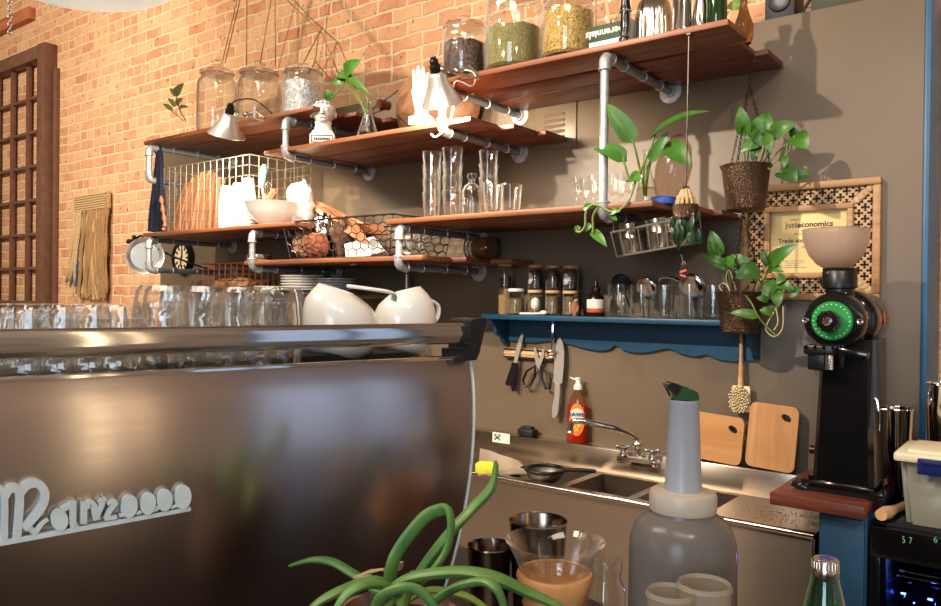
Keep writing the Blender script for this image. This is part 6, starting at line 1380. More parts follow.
# spout with clamp
sp = gl(824, 352, 2.50)
b = B(); b.box((sp.x-.012, -.155, dz-.088), (.085, .05, .03), bev=.006); b.box((sp.x-.020, -.15, dz-.115), (.05, .04, .07), bev=.006); b.build('spout_block', 'black', t)
b = B(); b.cyl((sp.x+.016, -.165, dz-.078), (sp.x+.016, -.165, dz-.145), .012, seg=18); b.build('chute', 'chrome', t)
for q in range(4): b = B(); b.cyl((sp.x-.045+q*.025, -.178, dz-.080), (sp.x-.045+q*.025, -.184, dz-.080), .0055, seg=10); b.build('spout_bolt', 'chrome', t)
b = B(); b.box((sp.x+.075, -.13, dz-.095), (.085, .035, .022), Euler((0, radians(8), 0)).to_matrix(), bev=.005); b.box((sp.x+.10, -.125, dz-.105), (.03, .03, .012), bev=.003); b.build('bag_shelf', 'blackgloss', t)
lg = gl(886, 318, 2.72)
ang = radians(-28); c = V((dx, 0, dz)); rr = .1006
b = B(); P_ = lambda u, v: V((dx+rr*cos(ang+v/rr), u, dz+rr*sin(ang+v/rr)*1.0)); 
ang = radians(5)
vs = [b.bm.verts.new(P_(*q)) for q in ((.075, -.018), (.135, -.018), (.105, .030))]; b.bm.faces.new(vs); o = b.build('red_badge', 'redlogo', t); o.modifiers.new('s', 'SOLIDIFY').thickness = .002
b = B(); rr = .0790+.003; ang = radians(12); vs = [b.bm.verts.new(P_(*q)) for q in ((-.10, -.010), (-.075, -.010), (-.075, .012), (-.10, .012))]; b.bm.faces.new(vs); o = b.build('white_badge', 'labelwhite', t); o.modifiers.new('s', 'SOLIDIFY').thickness = .003
b = B(); b.cyl((-.115, .05, .10), (-.10, .05, .10), .014, seg=16); b.build('side_knob', 'black', t)
b = B(); b.tube([(.092, -.06, .30), (.10, -.062, .29), (.105, -.06, .25), (.104, -.058, .20)], .004, 8); b.build('side_cable', 'chrome', t)

# ------------------------------------------------------------------ cooler, bin and tins at the right
CX0, CX1, CYF, CZT = -.441, -.02, 2.5, .988
t = thing('wine_cooler', 'black wine cooler with glowing blue inside and green digits', 'wine cooler', ((CX0+CX1)/2, CYF+.23, 0)); W = CX1-CX0
b = B(); D = .46
for (x, y, z, w, d, h) in ((-W/2+.02, 0, CZT/2, .04, D, CZT), (W/2-.02, 0, CZT/2, .04, D, CZT), (0, D/2-.02, CZT/2, W, .04, CZT), (0, 0, CZT-.0125, W, D, .025), (0, 0, .05, W, D, .10), (0, -D/2+.03, CZT-.058, W, .06, .066)): b.box((x, y, z), (w, d, h), bev=.003)
b.build('cabinet', 'black', t)
b = B(); b.box((0, -D/2-.006, CZT-.055), (W, .012, .088), bev=.003); b.build('control_panel', 'blackgloss', t)
for s_, px in (('57', 907), ('65', 939)):
    p = at_y(px, 540.5, CYF-.013); tm = text_mesh(' '.join(s_), .027, .0003, Matrix.Translation((p.x-(CX0+CX1)/2, -D/2-.0125, p.z)) @ FACE.to_4x4() @ Matrix.Diagonal((.8, 1, 1, 1)), -.0010); tm.build('digits', 'led', t)
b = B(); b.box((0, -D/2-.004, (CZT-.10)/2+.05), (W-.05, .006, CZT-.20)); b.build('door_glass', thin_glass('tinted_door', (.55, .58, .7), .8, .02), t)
b = B()
for x in (-W/2+.012, W/2-.012): b.box((x, -D/2-.006, (CZT-.10)/2+.05), (.024, .014, CZT-.20), bev=.002)
b.build('door_frame', 'blackgloss', t)
for q in range(3): b = B(); b.box((0, .02, .86-q*.11-.05), (W-.09, D-.12, .005)); [b.tube([(-W/2+.05, -D/2+.06+w_*.05, .86-q*.11-.047), (W/2-.05, -D/2+.06+w_*.05, .86-q*.11-.047)], .003, 6) for w_ in range(3)]; b.build('rack', 'chrome', t)
for px, py in ((908, 577), (933, 566), (930, 600), (912, 603), (897, 558), (921, 583), (903, 594), (938, 588)):
    p = at_y(px, py, CYF+.14); B().box((p.x-(CX0+CX1)/2, -.085, p.z), (.012, .004, .004)).build('led', 'blueled', t)
l = bpy.data.lights.new('cooler_light', 'POINT'); l.energy = 5.; l.color = (.22, .34, 1.); l.shadow_soft_size = .02; lo = bpy.data.objects.new('cooler_light', l); COL.objects.link(lo); lo.location = ((CX0+CX1)/2, CYF+.10, .865)
k0 = None
for i, (dx_, dz_, lab) in enumerate(((-.10, 0, 'dark wine bottle lying at the top left inside the cooler'), (-.02, 0, 'dark wine bottle lying second in the top row of the cooler'), (.06, 0, 'dark wine bottle lying third in the top row of the cooler'), (-.10, -.11, 'dark wine bottle lying at the left of the cooler second row'), (-.02, -.11, 'dark wine bottle lying in the middle of the cooler second row'), (.06, -.11, 'dark wine bottle lying at the right of the cooler second row'))):
    lc = V(((CX0+CX1)/2+dx_-.03, CYF+.09, .86+dz_-.05+.042))
    if k0 is None:
        b = B(); b.lathe([(0, 0), (.014, 0), (.0145, .07), (.018, .085), (.036, .12), (.037, .28), (.030, .285), (0, .28)], 24, Matrix.Rotation(-pi/2, 4, 'X')); k0 = tag(b.build('wine_bottle', mat('wine_glass', srgb(20, 26, 40), .08, coat=.5), loc=lc), lab, 'bottle', 'bottles lying in the wine cooler')
    else: dup(k0, lc, None, lab)
# plastic bin
a = at_y(898, 441, 2.56)
t = thing('storage_bin', 'cloudy plastic bin with cream lid and navy latch on the wine cooler', 'bin', (-.236, 2.63, CZT)); W = .285; D = .24; H = .185
b = B(); A0 = [(-W/2+.02, -D/2+.02), (W/2-.02, -D/2+.02), (W/2-.02, D/2-.02), (-W/2+.02, D/2-.02)]; A1 = [(-W/2+.004, -D/2+.006), (W/2-.004, -D/2+.006), (W/2-.004, D/2-.006), (-W/2+.004, D/2-.006)]
A = [b.bm.verts.new((x, y, .002)) for x, y in A0]; C = [b.bm.verts.new((x, y, H)) for x, y in A1]
for q in range(4): b.bm.faces.new((A[q], A[(q+1) % 4], C[(q+1) % 4], C[q]))
b.bm.faces.new(A[::-1]); bmesh.ops.bevel(b.bm, geom=[e for e in b.bm.edges if abs(e.verts[0].co.z-e.verts[1].co.z) > .1], offset=.018, segments=4, affect='EDGES'); o = b.build('tub', 'binplastic', t); o.modifiers.new('s', 'SOLIDIFY').thickness = .003
b = B(); b.box((0, 0, H+.010), (W+.02, D+.02, .026), bev=.008); b.box((0, 0, H+.024), (W-.04, D-.04, .014), bev=.006); b.build('lid', 'binlid', t)
b = B(); b.box((.01, -D/2-.016, H-.008), (.20, .014, .045), bev=.004); b.box((.01, -D/2-.022, H+.004), (.18, .010, .012), bev=.003); b.build('latch', 'binlatch', t)
b = B(); b.sphere((0, 0, .062), .10, (1.05, .9, .55), 20); b.build('contents', mat('pale_stuff', srgb(198, 204, 180), .7), t)
def tin(px, y, wpx, top, label):
    p = on(px, y, CZT); r = wpx/2*mpp(p); h = at_y(px, top, y).z-CZT; b = B(); b.lathe([(0, 0), (r*.72, 0), (r*.74, .004), (r*.98, h-.006), (r*1.03, h-.003), (r*1.0, h), (r*.96, h-.004), (r*.70, .006), (0, .006)], 32)
    tag(b.build('mixing_tin', 'chrome', loc=p), label, 'tin', 'steel mixing tins on the wine cooler')
tin(899, 2.88, 29, 408, 'tall steel mixing tin between grinder and plastic bin')
tin(944, 2.88, 30, 383, 'taller steel mixing tin behind the plastic bin, cut by the edge')
b = B(); a = at_z(881, 515, CZT+.022); c = at_z(898, 508, CZT+.018); b.tube([a, a.lerp(c, .3), a.lerp(c, .7), c, c+(c-a)*.5], [.017, .020, .014, .012, .012], 12)
tag(b.build('wooden_muddler', 'palewood', world=True), 'stubby pale wooden handle lying on the cooler beside the walnut block', 'muddler')
# ------------------------------------------------------------------ coffee machine
MD = RIGHT*.777+FWD*.629; MD.z = 0; MD.normalize(); MN = V((MD.y, -MD.x, 0)); MANG = atan2(MD.y, MD.x)
E0 = at_d(470, 355, 1.15); CT = 1.10; MT = E0.z-CT
t = thing('espresso_machine', 'wide brushed steel espresso machine seen from behind with raised script badge', 'espresso machine', (E0.x, E0.y, CT), MANG)
LEN = 1.12; DEP = .56
prof = [(-.060, .06), (-.042, .10), (-.028, .135), (-.012, .185), (.004, .25), (.012, .31), (.013, .36), (.010, .40), (.004, .425), (.0, MT)]
PW['m'] = None
def mach_poly(x0, x1, pr, thick, name, m):
    b = B(); n = len(pr)
    f0 = [b.bm.verts.new((x0, -d_, z)) for d_, z in pr]; f1 = [b.bm.verts.new((x1, -d_, z)) for d_, z in pr]
    k0 = [b.bm.verts.new((x0, -d_+thick, z)) for d_, z in pr]; k1 = [b.bm.verts.new((x1, -d_+thick, z)) for d_, z in pr]
    for i in range(n-1):
        b.bm.faces.new((f0[i], f1[i], f1[i+1], f0[i+1])); b.bm.faces.new((k0[i], k0[i+1], k1[i+1], k1[i])); b.bm.faces.new((f0[i], f0[i+1], k0[i+1], k0[i])); b.bm.faces.new((f1[i], k1[i], k1[i+1], f1[i+1]))
    b.bm.faces.new((f0[0], k0[0], k1[0], f1[0])); b.bm.faces.new((f0[-1], f1[-1], k1[-1], k0[-1])); return b.build(name, m, t)
sp_ = smooth_path([(d_, z, 0) for d_, z in prof], 4); pr2 = [(v.x, v.y) for v in sp_]
mach_poly(-LEN, -.004, pr2, .004, 'back_panel', 'machine')
mach_poly(-.0035, -.0012, [(d_+.002, z) for d_, z in pr2], .012, 'edge_trim', 'badge')
b = B(); b.box((-LEN/2-.01, DEP/2+.05, .26), (LEN-.06, DEP-.08, .36), bev=.01); b.build('chassis', 'blackmetal', t)
b = B(); b.box((-LEN/2, DEP/2, MT-.012), (LEN-.01, DEP, .010), bev=.002); b.box((-LEN/2, .004, MT-.004), (LEN-.006, .012, .008), bev=.002); b.build('cup_tray', 'rail', t)
# cup rail
rz0, rz1 = MT+.018, MT+.048; b = B(); pr3 = [(.0, rz0), (.004, rz0+.002), (.0075, (rz0+rz1)/2), (.004, rz1-.002), (.0, rz1), (-.004, rz1-.002), (-.004, rz0+.002)]
f0 = [b.bm.verts.new((-LEN, -.006-d_, z)) for d_, z in pr3]; f1 = [b.bm.verts.new((-.012, -.006-d_, z)) for d_, z in pr3]
for q in range(7): b.bm.faces.new((f0[q], f0[(q+1) % 7], f1[(q+1) % 7], f1[q]))
b.bm.faces.new(f0[::-1]); b.bm.faces.new(f1); b.build('cup_rail', 'rail', t)
for x in (-.022, -LEN+.02):
    b = B(); pl_ = [(-.018, MT-.006), (.006, MT-.006), (.012, MT+.004), (.018, MT+.026), (.026, MT+.052), (.022, MT+.055), (-.002, MT+.054), (-.006, MT+.048), (-.006, MT+.012), (-.018, MT+.010)]
    mt = Matrix(((1, 0, 0, x+.010), (0, 0, -1, .030), (0, 1, 0, 0), (0, 0, 0, 1))); b.prism(pl_, .052, mt); b.build('rail_bracket', 'black', t)
for x in (-.10, -LEN+.1):
    for y in (.08, DEP-.06): B().cyl((x, y, 0), (x, y, .085), .024, .020, seg=20).build('foot', 'chrome', t)
# raised script badge
def mpt(px, py):
    """machine-local point (x, z) where a sight line meets the upright plane of the panel"""
    d = ray(px, py); s = (E0-CAM).dot(MN)/d.dot(MN); p = CAM+d*s-V((E0.x, E0.y, CT)); return (p.dot(MD), p.z)
bl = mpt(190, 509); bl0 = mpt(0, 543); sc_ = (bl[0]-bl0[0])/190.
slope = (bl[1]-bl0[1])/(bl[0]-bl0[0])
g = {}
b = B(); badge_y = -.001
def at_prof(z):
    for (d0, z0), (d1, z1) in zip(pr2, pr2[1:]):
        if z0 <= z <= z1: return d0+(d1-d0)*(z-z0)/(z1-z0)
    return 0
def gp(poly, h0=.004, h1=.010):
    pts = [mpt(x-4.2, y-.6) for x, y in poly]; zc = sum(p[1] for p in pts)/len(pts); off = at_prof(zc)
    mt = Matrix(((1, 0, 0, 0), (0, 0, -1, -off+.002), (0, 1, 0, 0), (0, 0, 0, 1))); return b.prism(pts, h1, mt)
def ell(cx, cy, rx, ry, rot=0., n=22): return [(cx+rx*cos(a_)*cos(rot)-ry*sin(a_)*sin(rot), cy+rx*cos(a_)*sin(rot)+ry*sin(a_)*cos(rot)) for a_ in [2*pi*q/n for q in range(n)]]
def stroke(pts_, w):
    P2 = [V((x, y, 0)) for x, y in pts_]; P2 = smooth_path(P2, 5); L_, R_ = [], []
    for i, p in enumerate(P2):
        tn = (P2[min(i+1, len(P2)-1)]-P2[max(i-1, 0)]).normalized(); nn = V((-tn.y, tn.x, 0)); ww = w if not isinstance(w, (list, tuple)) else w[0]+(w[1]-w[0])*i/(len(P2)-1)
        L_.append((p.x+nn.x*ww/2, p.y+nn.y*ww/2)); R_.append((p.x-nn.x*ww/2, p.y-nn.y*ww/2))
    for i in range(len(L_)-1): gp([L_[i], L_[i+1], R_[i+1], R_[i]])
# M: two stems, arching shoulders, a swung last leg
stroke([(-8, 492), (-4, 486), (2, 486), (5, 492), (6, 505), (6, 539)], 6.5)
stroke([(5, 494), (10, 486), (17, 485), (20, 492), (20, 506), (18, 536)], 8.5)
stroke([(19, 493), (26, 483), (36, 480), (44, 486), (45, 496), (40, 507), (30, 519), (24, 525)], 8.5)
stroke([(25, 522), (32, 526), (37, 530)], 6); stroke([(36, 530), (43, 520), (49, 516)], [5, 3])
# a
gp(ell(60, 516.5, 8.5, 11, -.2)); stroke([(62, 507), (70, 503), (75, 505)], 5); stroke([(73, 498), (73, 510), (74, 523), (79, 524)], 6.5)
# r
stroke([(84, 499), (84, 508), (84, 521)], 6.5); stroke([(86, 504), (91, 500), (94, 505), (97, 517)], [6, 7])
# z
stroke([(98, 500), (104, 497), (104, 495)], 3); stroke([(103, 496), (100, 506), (97, 513)], 5); stroke([(107, 501), (113, 498), (116, 499)], 3.5); stroke([(116, 499), (110, 507), (106, 516)], 5); stroke([(105, 516), (111, 515), (117, 514)], 4)
# o c c o as heavy drops
gp(ell(129, 503.5, 8, 11.5, .15)); gp(ell(147.5, 501, 7.5, 11, .15)); stroke([(150, 508), (156, 506), (159, 503)], [5, 3]); gp(ell(164, 497.5, 7.5, 11, .12)); gp(ell(182, 494.5, 8, 12, .12))
stroke([(119, 513), (124, 512)], 3); stroke([(136, 511), (141, 509)], 3); stroke([(170, 505), (176, 503)], 3)
gp([(-14, 545.5), (190, 508.5), (190, 504.5), (-14, 540)])
b.build('badge', 'badge', t)

def mloc(px, yl):
    """world point on the cup tray, yl metres behind the panel, that sits on the pixel column"""
    d = ray(px, 330); d = V((d.x, d.y, 0)); o = E0-MN*yl; o = V((o.x-CAM.x, o.y-CAM.y, 0)); den = d.x*MD.y-d.y*MD.x
    s = (o.x*MD.y-o.y*MD.x)/den; p = CAM+d*s; return V((p.x, p.y, CT+MT-.0065))
def facet_glass(loc, label, g, R=.036, h=.078):
    b = B(); n = 24
    def ring(r, z, f): return [b.bm.verts.new((r*(1-f*(q % 2))*cos(2*pi*q/n), r*(1-f*(q % 2))*sin(2*pi*q/n), z)) for q in range(n)]
    rs = [ring(R, 0, 0), ring(R, h*.25, .03), ring(R*.90, h*.78, .07), ring(R*.84, h*.93, .05), ring(R*.72, h, 0)]; ri = [ring(R*.94, .0, 0), ring(R*.90, h*.3, 0), ring(R*.78, h*.80, 0)]
    for S in (rs, ri):
        for A, C in zip(S, S[1:]):
            for q in range(n): b.bm.faces.new((A[q], A[(q+1) % n], C[(q+1) % n], C[q]))
    for q in range(n): b.bm.faces.new((rs[0][q], ri[0][q], ri[0][(q+1) % n], rs[0][(q+1) % n]))
    b.bm.faces.new(rs[-1]); b.bm.faces.new(ri[-1]); return tag(b.build('tumbler', 'cutglass', loc=loc, smooth=20), label, 'glass', g)
f1 = None; lowl = ['at the left end of the front row', 'second along the front row', 'third along the front row', 'fourth along the front row', 'last of the front row before the taller ones', 'in the second row behind the left end', 'in the second row, next along', 'in the middle of the second row', 'last of the second row of short ones']
for i, (px, yl) in enumerate(((4, .07), (36, .07), (68, .07), (98, .07), (124, .07), (18, .16), (52, .16), (84, .16), (116, .16))):
    lab = 'short inverted tumbler on the espresso machine, %s' % lowl[i]; p = mloc(px, yl)
    if f1 is None: f1 = facet_glass(p, lab, 'short tumblers on the espresso machine')
    else: dup(f1, p, None, lab)
f2 = None; tl = ['leftmost in the front row', 'second in the front row', 'third in the front row', 'front row, beside the white jugs', 'leftmost in the back row', 'second in the back row', 'third in the back row', 'right end of the back row']
for i, (px, yl) in enumerate(((166, .09), (203, .09), (238, .09), (270, .09), (172, .19), (208, .19), (246, .19), (280, .19))):
    lab = 'taller inverted tumbler on the espresso machine, %s' % tl[i]; p = mloc(px, yl)
    if f2 is None: f2 = facet_glass(p, lab, 'taller tumblers on the espresso machine', .042, .102)
    else: dup(f2, p, None, lab)
# two white porcelain jugs
def jug(px, yl, wpx, top_py, peak_py, peak_dx, label, rz, lever):
    p = mloc(px, yl); k = mpp(p); R = wpx/2*k; zc = p.z; zt_ = at_d(px, top_py, (p-CAM).dot(FWD)).z-zc; zp = at_d(px, peak_py, (p-CAM).dot(FWD)).z-zc
    t = thing('porcelain_jug', label, 'jug', p, 0, 'white porcelain jugs on the espresso machine'); b = B(); n = 36
    lat = RIGHT.copy(); lat.z = 0; lat.normalize()
    hs = [0, .02, .15, .32, .5, .66, .80, .90, 1.]; rs_ = [.62, .70, .88, .99, 1.0, .95, .84, .66, .44]
    rings = []
    for hq, rq in zip(hs, rs_):
        rg = []
        for q in range(n):
            a_ = 2*pi*q/n; dx_ = cos(a_); w = max(0, hq-.55)/.45
            zz = hq*(zt_+(zp-zt_)*(.5+.5*cos(a_-(0 if peak_dx > 0 else pi))))
            cx_ = peak_dx*k*w*.5
            v = lat*(R*rq*dx_+cx_)+V((-lat.y, lat.x, 0))*(R*rq*sin(a_)); rg.append(b.bm.verts.new((v.x, v.y, zz)))
        rings.append(rg)
    for A, C in zip(rings, rings[1:]):
        for q in range(n): b.bm.faces.new((A[q], A[(q+1) % n], C[(q+1) % n], C[q]))
    b.bm.faces.new(rings[0][::-1]); inn = [b.bm.verts.new(v.co*1.0+V((0, 0, -.004))-(v.co-sum((w_.co for w_ in rings[-1]), V((0, 0, 0)))/n)*.12) for v in rings[-1]]
    low_ = [b.bm.verts.new(V((v.co.x*1.2, v.co.y*1.2, zt_*.35))) for v in inn]
    for q in range(n): b.bm.faces.new((rings[-1][q], rings[-1][(q+1) % n], inn[(q+1) % n], inn[q])); b.bm.faces.new((inn[q], inn[(q+1) % n], low_[(q+1) % n], low_[q]))
    b.bm.faces.new(low_); b.build('jug_body', 'white', t)
    b = B(); fw = (p-CAM).dot(FWD)
    b.tube(smooth_path([at_d(*q, fw+q_) for q, q_ in lever], 5), .0048, 10, flat=.6); b.build('handle', 'white', t, world=True)
jug(341, .13, 77, 294, 283, -10, 'bulbous white porcelain jug beside the inverted tumblers', 0, [((348, 286), -.02), ((370, 289), -.03), ((392, 293), -.02), ((394, 300), .0)])
jug(404, .15, 64, 293, 286, 4, 'bulbous white porcelain jug nearest the machine end bracket', 0, [((430, 300), .0), ((438, 306), .01), ((437, 318), .01), ((428, 326), .0)])

# ------------------------------------------------------------------ bar counter
def camxy(X, Z): v = RIGHT*X+FWD*Z; return V((v.x, v.y, 0))
EC = camxy(.225, 1.345)
ex, ey = MD.copy(), -MN.copy()
t = thing('bar_counter', 'dark bar counter under the espresso machine and the foreground bottles', 'counter', (EC.x, EC.y, 0), MANG)
b = B(); b.box((-.95, -.22, CT-.021), (1.90, 1.75, .04), bev=.004); b.build('counter_top', mat('dark_counter', srgb(46, 36, 32), .3, var=.2, scale=20), t)
b = B(); b.box((-.97, -.22, (CT-.042)/2), (1.78, 1.6, CT-.042)); b.build('counter_body', 'blackmetal', t)

# ------------------------------------------------------------------ things on the counter
def fg(px, py, fwd): return at_d(px, py, fwd)
def fon(px, fwd): p = at_d(px, 450, fwd); return V((p.x, p.y, CT+.0005))
def zat(px, py, fwd): return at_d(px, py, fwd).z-CT
# chemex
fw = 1.03; p = fon(556, fw); k = fw/FPX
t = thing('pour_over_carafe', 'hourglass glass pour-over carafe with wooden collar on the bar counter', 'carafe', p)
Ht = zat(556, 541, fw); Hw = zat(556, 603, fw); R = 49.5*k; Rw = 25*k
prc = [(0, 0), (.052, 0), (.060, .006), (.064, .03), (.055, Hw*.55), (.036, Hw*.85), (Rw, Hw), (Rw*1.25, Hw+(Ht-Hw)*.30), (R*.80, Hw+(Ht-Hw)*.72), (R, Ht)]
b = B(); b.lathe(prc+[(R*1.01, Ht+.001), (R*.985, Ht)]+[(max(0, r-.0028), z+.003) for r, z in reversed(prc[1:-1])]+[(0, .006)], 56); b.build('carafe_body', 'glass', t)
b = B(); b.tube([(R*.94, -.0, Ht-.004), (R*.6, -.0, Hw+(Ht-Hw)*.4), (Rw*1.02, 0, Hw+.004)], .0035, 8); b.bm.transform(Matrix.Rotation(radians(-68), 4, 'Z')); b.build('pour_channel', 'glass', t)
b = B(); cl = [(37*k, zat(556, 572, fw)), (38.5*k, zat(556, 576, fw)), (34*k, zat(556, 592, fw)), (29*k, Hw), (33*k, zat(556, 618, fw)), (38*k, zat(556, 636, fw))]
b.lathe(cl+[(r-.006, z) for r, z in reversed(cl)]+[cl[0]], 48); b.build('wooden_collar', wood('collar_wood', srgb(206, 142, 84), srgb(226, 168, 108), 3, 'z', .45, .05), t)
b = B(); b.torus((0, 0, Hw), 30.5*k, .0022, seg=32); b.sphere((0, -30.5*k, Hw), .008, seg=12); b.build('leather_tie', 'kraft', t)
# steel tins behind it
def steel_cup(px, fw, wpx, py, label, m='steelbright'):
    p = fon(px, fw); r = wpx/2*fw/FPX; h = zat(px, py, fw); b = B()
    b.lathe([(0, 0), (r*.80, 0), (r*.82, .003), (r*.99, h-.004), (r*1.02, h-.002), (r*1.0, h), (r*.965, h-.003), (r*.78, .004), (0, .004)], 44)
    return tag(b.build('steel_cup', m, loc=p), label, 'cup', 'steel cups on the bar counter')
steel_cup(491, 1.285, 45, 545, 'smaller dark steel cup between leafy plant and carafe', 'steelcup')
steel_cup(539, 1.27, 58, 520, 'bigger steel cup standing behind the carafe rim', 'steelcup')
# corked glass jar
fw = 1.12; p = fon(607, fw); k = fw/FPX; h = zat(607, 558, fw); R = 20*k
b = B(); b.lathe([(0, 0), (R*.95, 0), (R, .006), (R, h*.70), (R*.78, h*.80), (R*.76, h*.84), (R*.82, h*.86), (R*.82, h*.97), (R*.78, h), (R*.72, h), (R*.70, h*.84), (R*.93, h*.68), (R*.93, .01), (0, .008)], 36)
tag(b.build('mason_jar', 'jarglass', loc=p), 'empty screw neck glass jar between carafe and big grey jug', 'jar')
# big grey pouring jug
fw = 1.0; p = fon(683.5, fw); k = fw/FPX
t = thing('pourer_jug', 'big translucent grey jug with tall bluish pouring spout on the counter', 'jug', p)
zs = lambda py: zat(683, py, fw)
R = 52.5*k; b = B(); b.lathe([(0, 0), (R*.96, 0), (R, .008), (R, zs(556)), (R*.985, zs(541)), (R*.92, zs(528)), (R*.80, zs(519)), (R*.62, zs(513)), (R*.60, zs(508)), (0, zs(508))], 56); b.build('jug_body', 'jug', t)
R2 = 33*k; b = B(); b.lathe([(0, zs(514)), (R2*.86, zs(514)), (R2*.86, zs(511)), (R2*.98, zs(510)), (R2, zs(507)), (R2, zs(495)), (R2*.96, zs(491.5)), (R2*.5, zs(489.5)), (0, zs(489.5))], 48); b.build('screw_collar', 'jugcollar', t)
b = B(); b.lathe([(0, zs(492)), (19*k, zs(492)), (18.2*k, zs(488)), (14.6*k, zs(404)), (15.2*k, zs(402)), (15*k, zs(400)), (13*k, zs(400)), (12.5*k, zs(406)), (0, zs(410))], 40); b.build('pour_spout', 'spout', t)
b = B(); c = V((0, 0, zs(398))); lat = V((RIGHT.x, RIGHT.y, 0)).normalized(); 
mt = Matrix.Translation(c) @ Matrix.Rotation(atan2(lat.y, lat.x), 4, 'Z') @ Matrix(((1, 0, 0, 0), (0, 0, -1, 0), (0, 1, 0, 0), (0, 0, 0, 1)))
pl_ = [(-10*k, -7*k), (13*k, -7*k), (12.5*k, 5*k), (9*k, 8*k), (-6*k, 12*k), (-14*k, 16*k), (-20*k, 13*k), (-14*k, 5*k)]
b.prism(pl_, 18*k, mt, -9*k); bmesh.ops.bevel(b.bm, geom=list(b.bm.edges), offset=.0015, segments=2, affect='EDGES'); b.build('spout_cap', 'greencap', t)
b = B(); b.prism([(-20*k, 13*k), (-14*k, 16*k), (-4*k, 11*k), (-10*k, 2*k)], 18.6*k, mt, -9.3*k); b.build('cap_tip', 'black', t)
# two frosted tumblers before it
for px, fw, wpx, py, lab in ((672, .86, 46, 591, 'cloudy plastic tumbler before the grey jug, lower rim'), (706, .875, 52, 583, 'cloudy plastic tumbler before the grey jug, with higher rim')):
    p = fon(px, fw); r = wpx/2*fw/FPX; h = zat(px, py, fw)
    tumbler('plastic_tumbler', lab, 'tumbler', p, r*.78, r, h, 'cloudy tumblers in front of the grey jug', 'frost', .002, .006, seg=36)
# green mineral water bottle
fw = .87; p = fon(827, fw); k = fw/FPX; zs = lambda py: zat(827, py, fw)
t = thing('water_bottle', 'green glass water bottle with patterned screw cap at the counter end', 'bottle', p)
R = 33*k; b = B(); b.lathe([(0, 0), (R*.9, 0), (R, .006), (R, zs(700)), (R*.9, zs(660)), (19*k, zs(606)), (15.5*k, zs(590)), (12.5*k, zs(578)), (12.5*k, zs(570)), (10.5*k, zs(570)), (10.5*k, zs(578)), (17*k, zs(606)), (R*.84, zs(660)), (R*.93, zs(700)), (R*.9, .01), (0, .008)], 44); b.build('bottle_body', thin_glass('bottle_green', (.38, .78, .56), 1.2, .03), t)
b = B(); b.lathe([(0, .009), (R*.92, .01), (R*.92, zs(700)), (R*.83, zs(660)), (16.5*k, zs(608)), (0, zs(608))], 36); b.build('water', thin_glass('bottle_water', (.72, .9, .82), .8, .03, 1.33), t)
b = B(); n = 48; b.lathe([(0, zs(559)), (11.4*k, zs(559)), (12.4*k, zs(560.5)), (12.6*k, zs(568)), (13*k, zs(569)), (13*k, zs(575)), (12.4*k, zs(576))], 48)
for q in range(24): a_ = q*2*pi/24; b.box((12.6*k*cos(a_), 12.6*k*sin(a_), zs(564.5)), (.0010, .0014, .0075), Euler((0, 0, a_)).to_matrix())
b.build('screw_cap', 'steelbright', t)
b = B()
for q in range(7): a_ = q*.5; b.box((4*k*cos(a_*2), 6*k*sin(a_*1.7), zs(558.8)), (.011, .0018, .0008), Euler((0, 0, .5+.25*q)).to_matrix())
b.build('cap_print', mat('violet_print', srgb(92, 84, 150), .5), t)

# ------------------------------------------------------------------ potted strap leaf plant
fw = .82; p = fon(398, fw); t = thing('potted_plant', 'potted plant of long folded green strap leaves before the espresso machine', 'plant', p)
ph = zat(398, 612, fw); r = .062
b = B(); b.lathe([(0, 0), (r*.74, 0), (r*.76, .004), (r*.96, ph-.02), (r*1.04, ph-.018), (r*1.04, ph), (r*.95, ph), (r*.93, ph-.015), (0, ph-.015)], 40); b.build('pot', mat('clay_pot', srgb(150, 110, 84), .8, var=.15), t)
b = B(); b.lathe([(0, ph-.013), (r*.93, ph-.014), (r*.93, ph-.02), (0, ph-.02)], 30); b.build('soil', 'soil', t)
def strap(b, pts_, w, flat=.38, tip=.25, base=.8):
    P3 = smooth_path([at_d(x, y, fw+dz) for x, y, dz in pts_], 7); n = len(P3); kk = fw/FPX
    rr = []
    for i in range(n):
        s = i/(n-1); rr.append(w*kk*.62*((base+(1-base)*min(1, s/.25)) if s < .25 else (1 if s < .6 else 1-(1-tip)*((s-.6)/.4)**1.5)))
    b.tube(P3, rr, 12, flat=flat, up=(0, 0, 1))
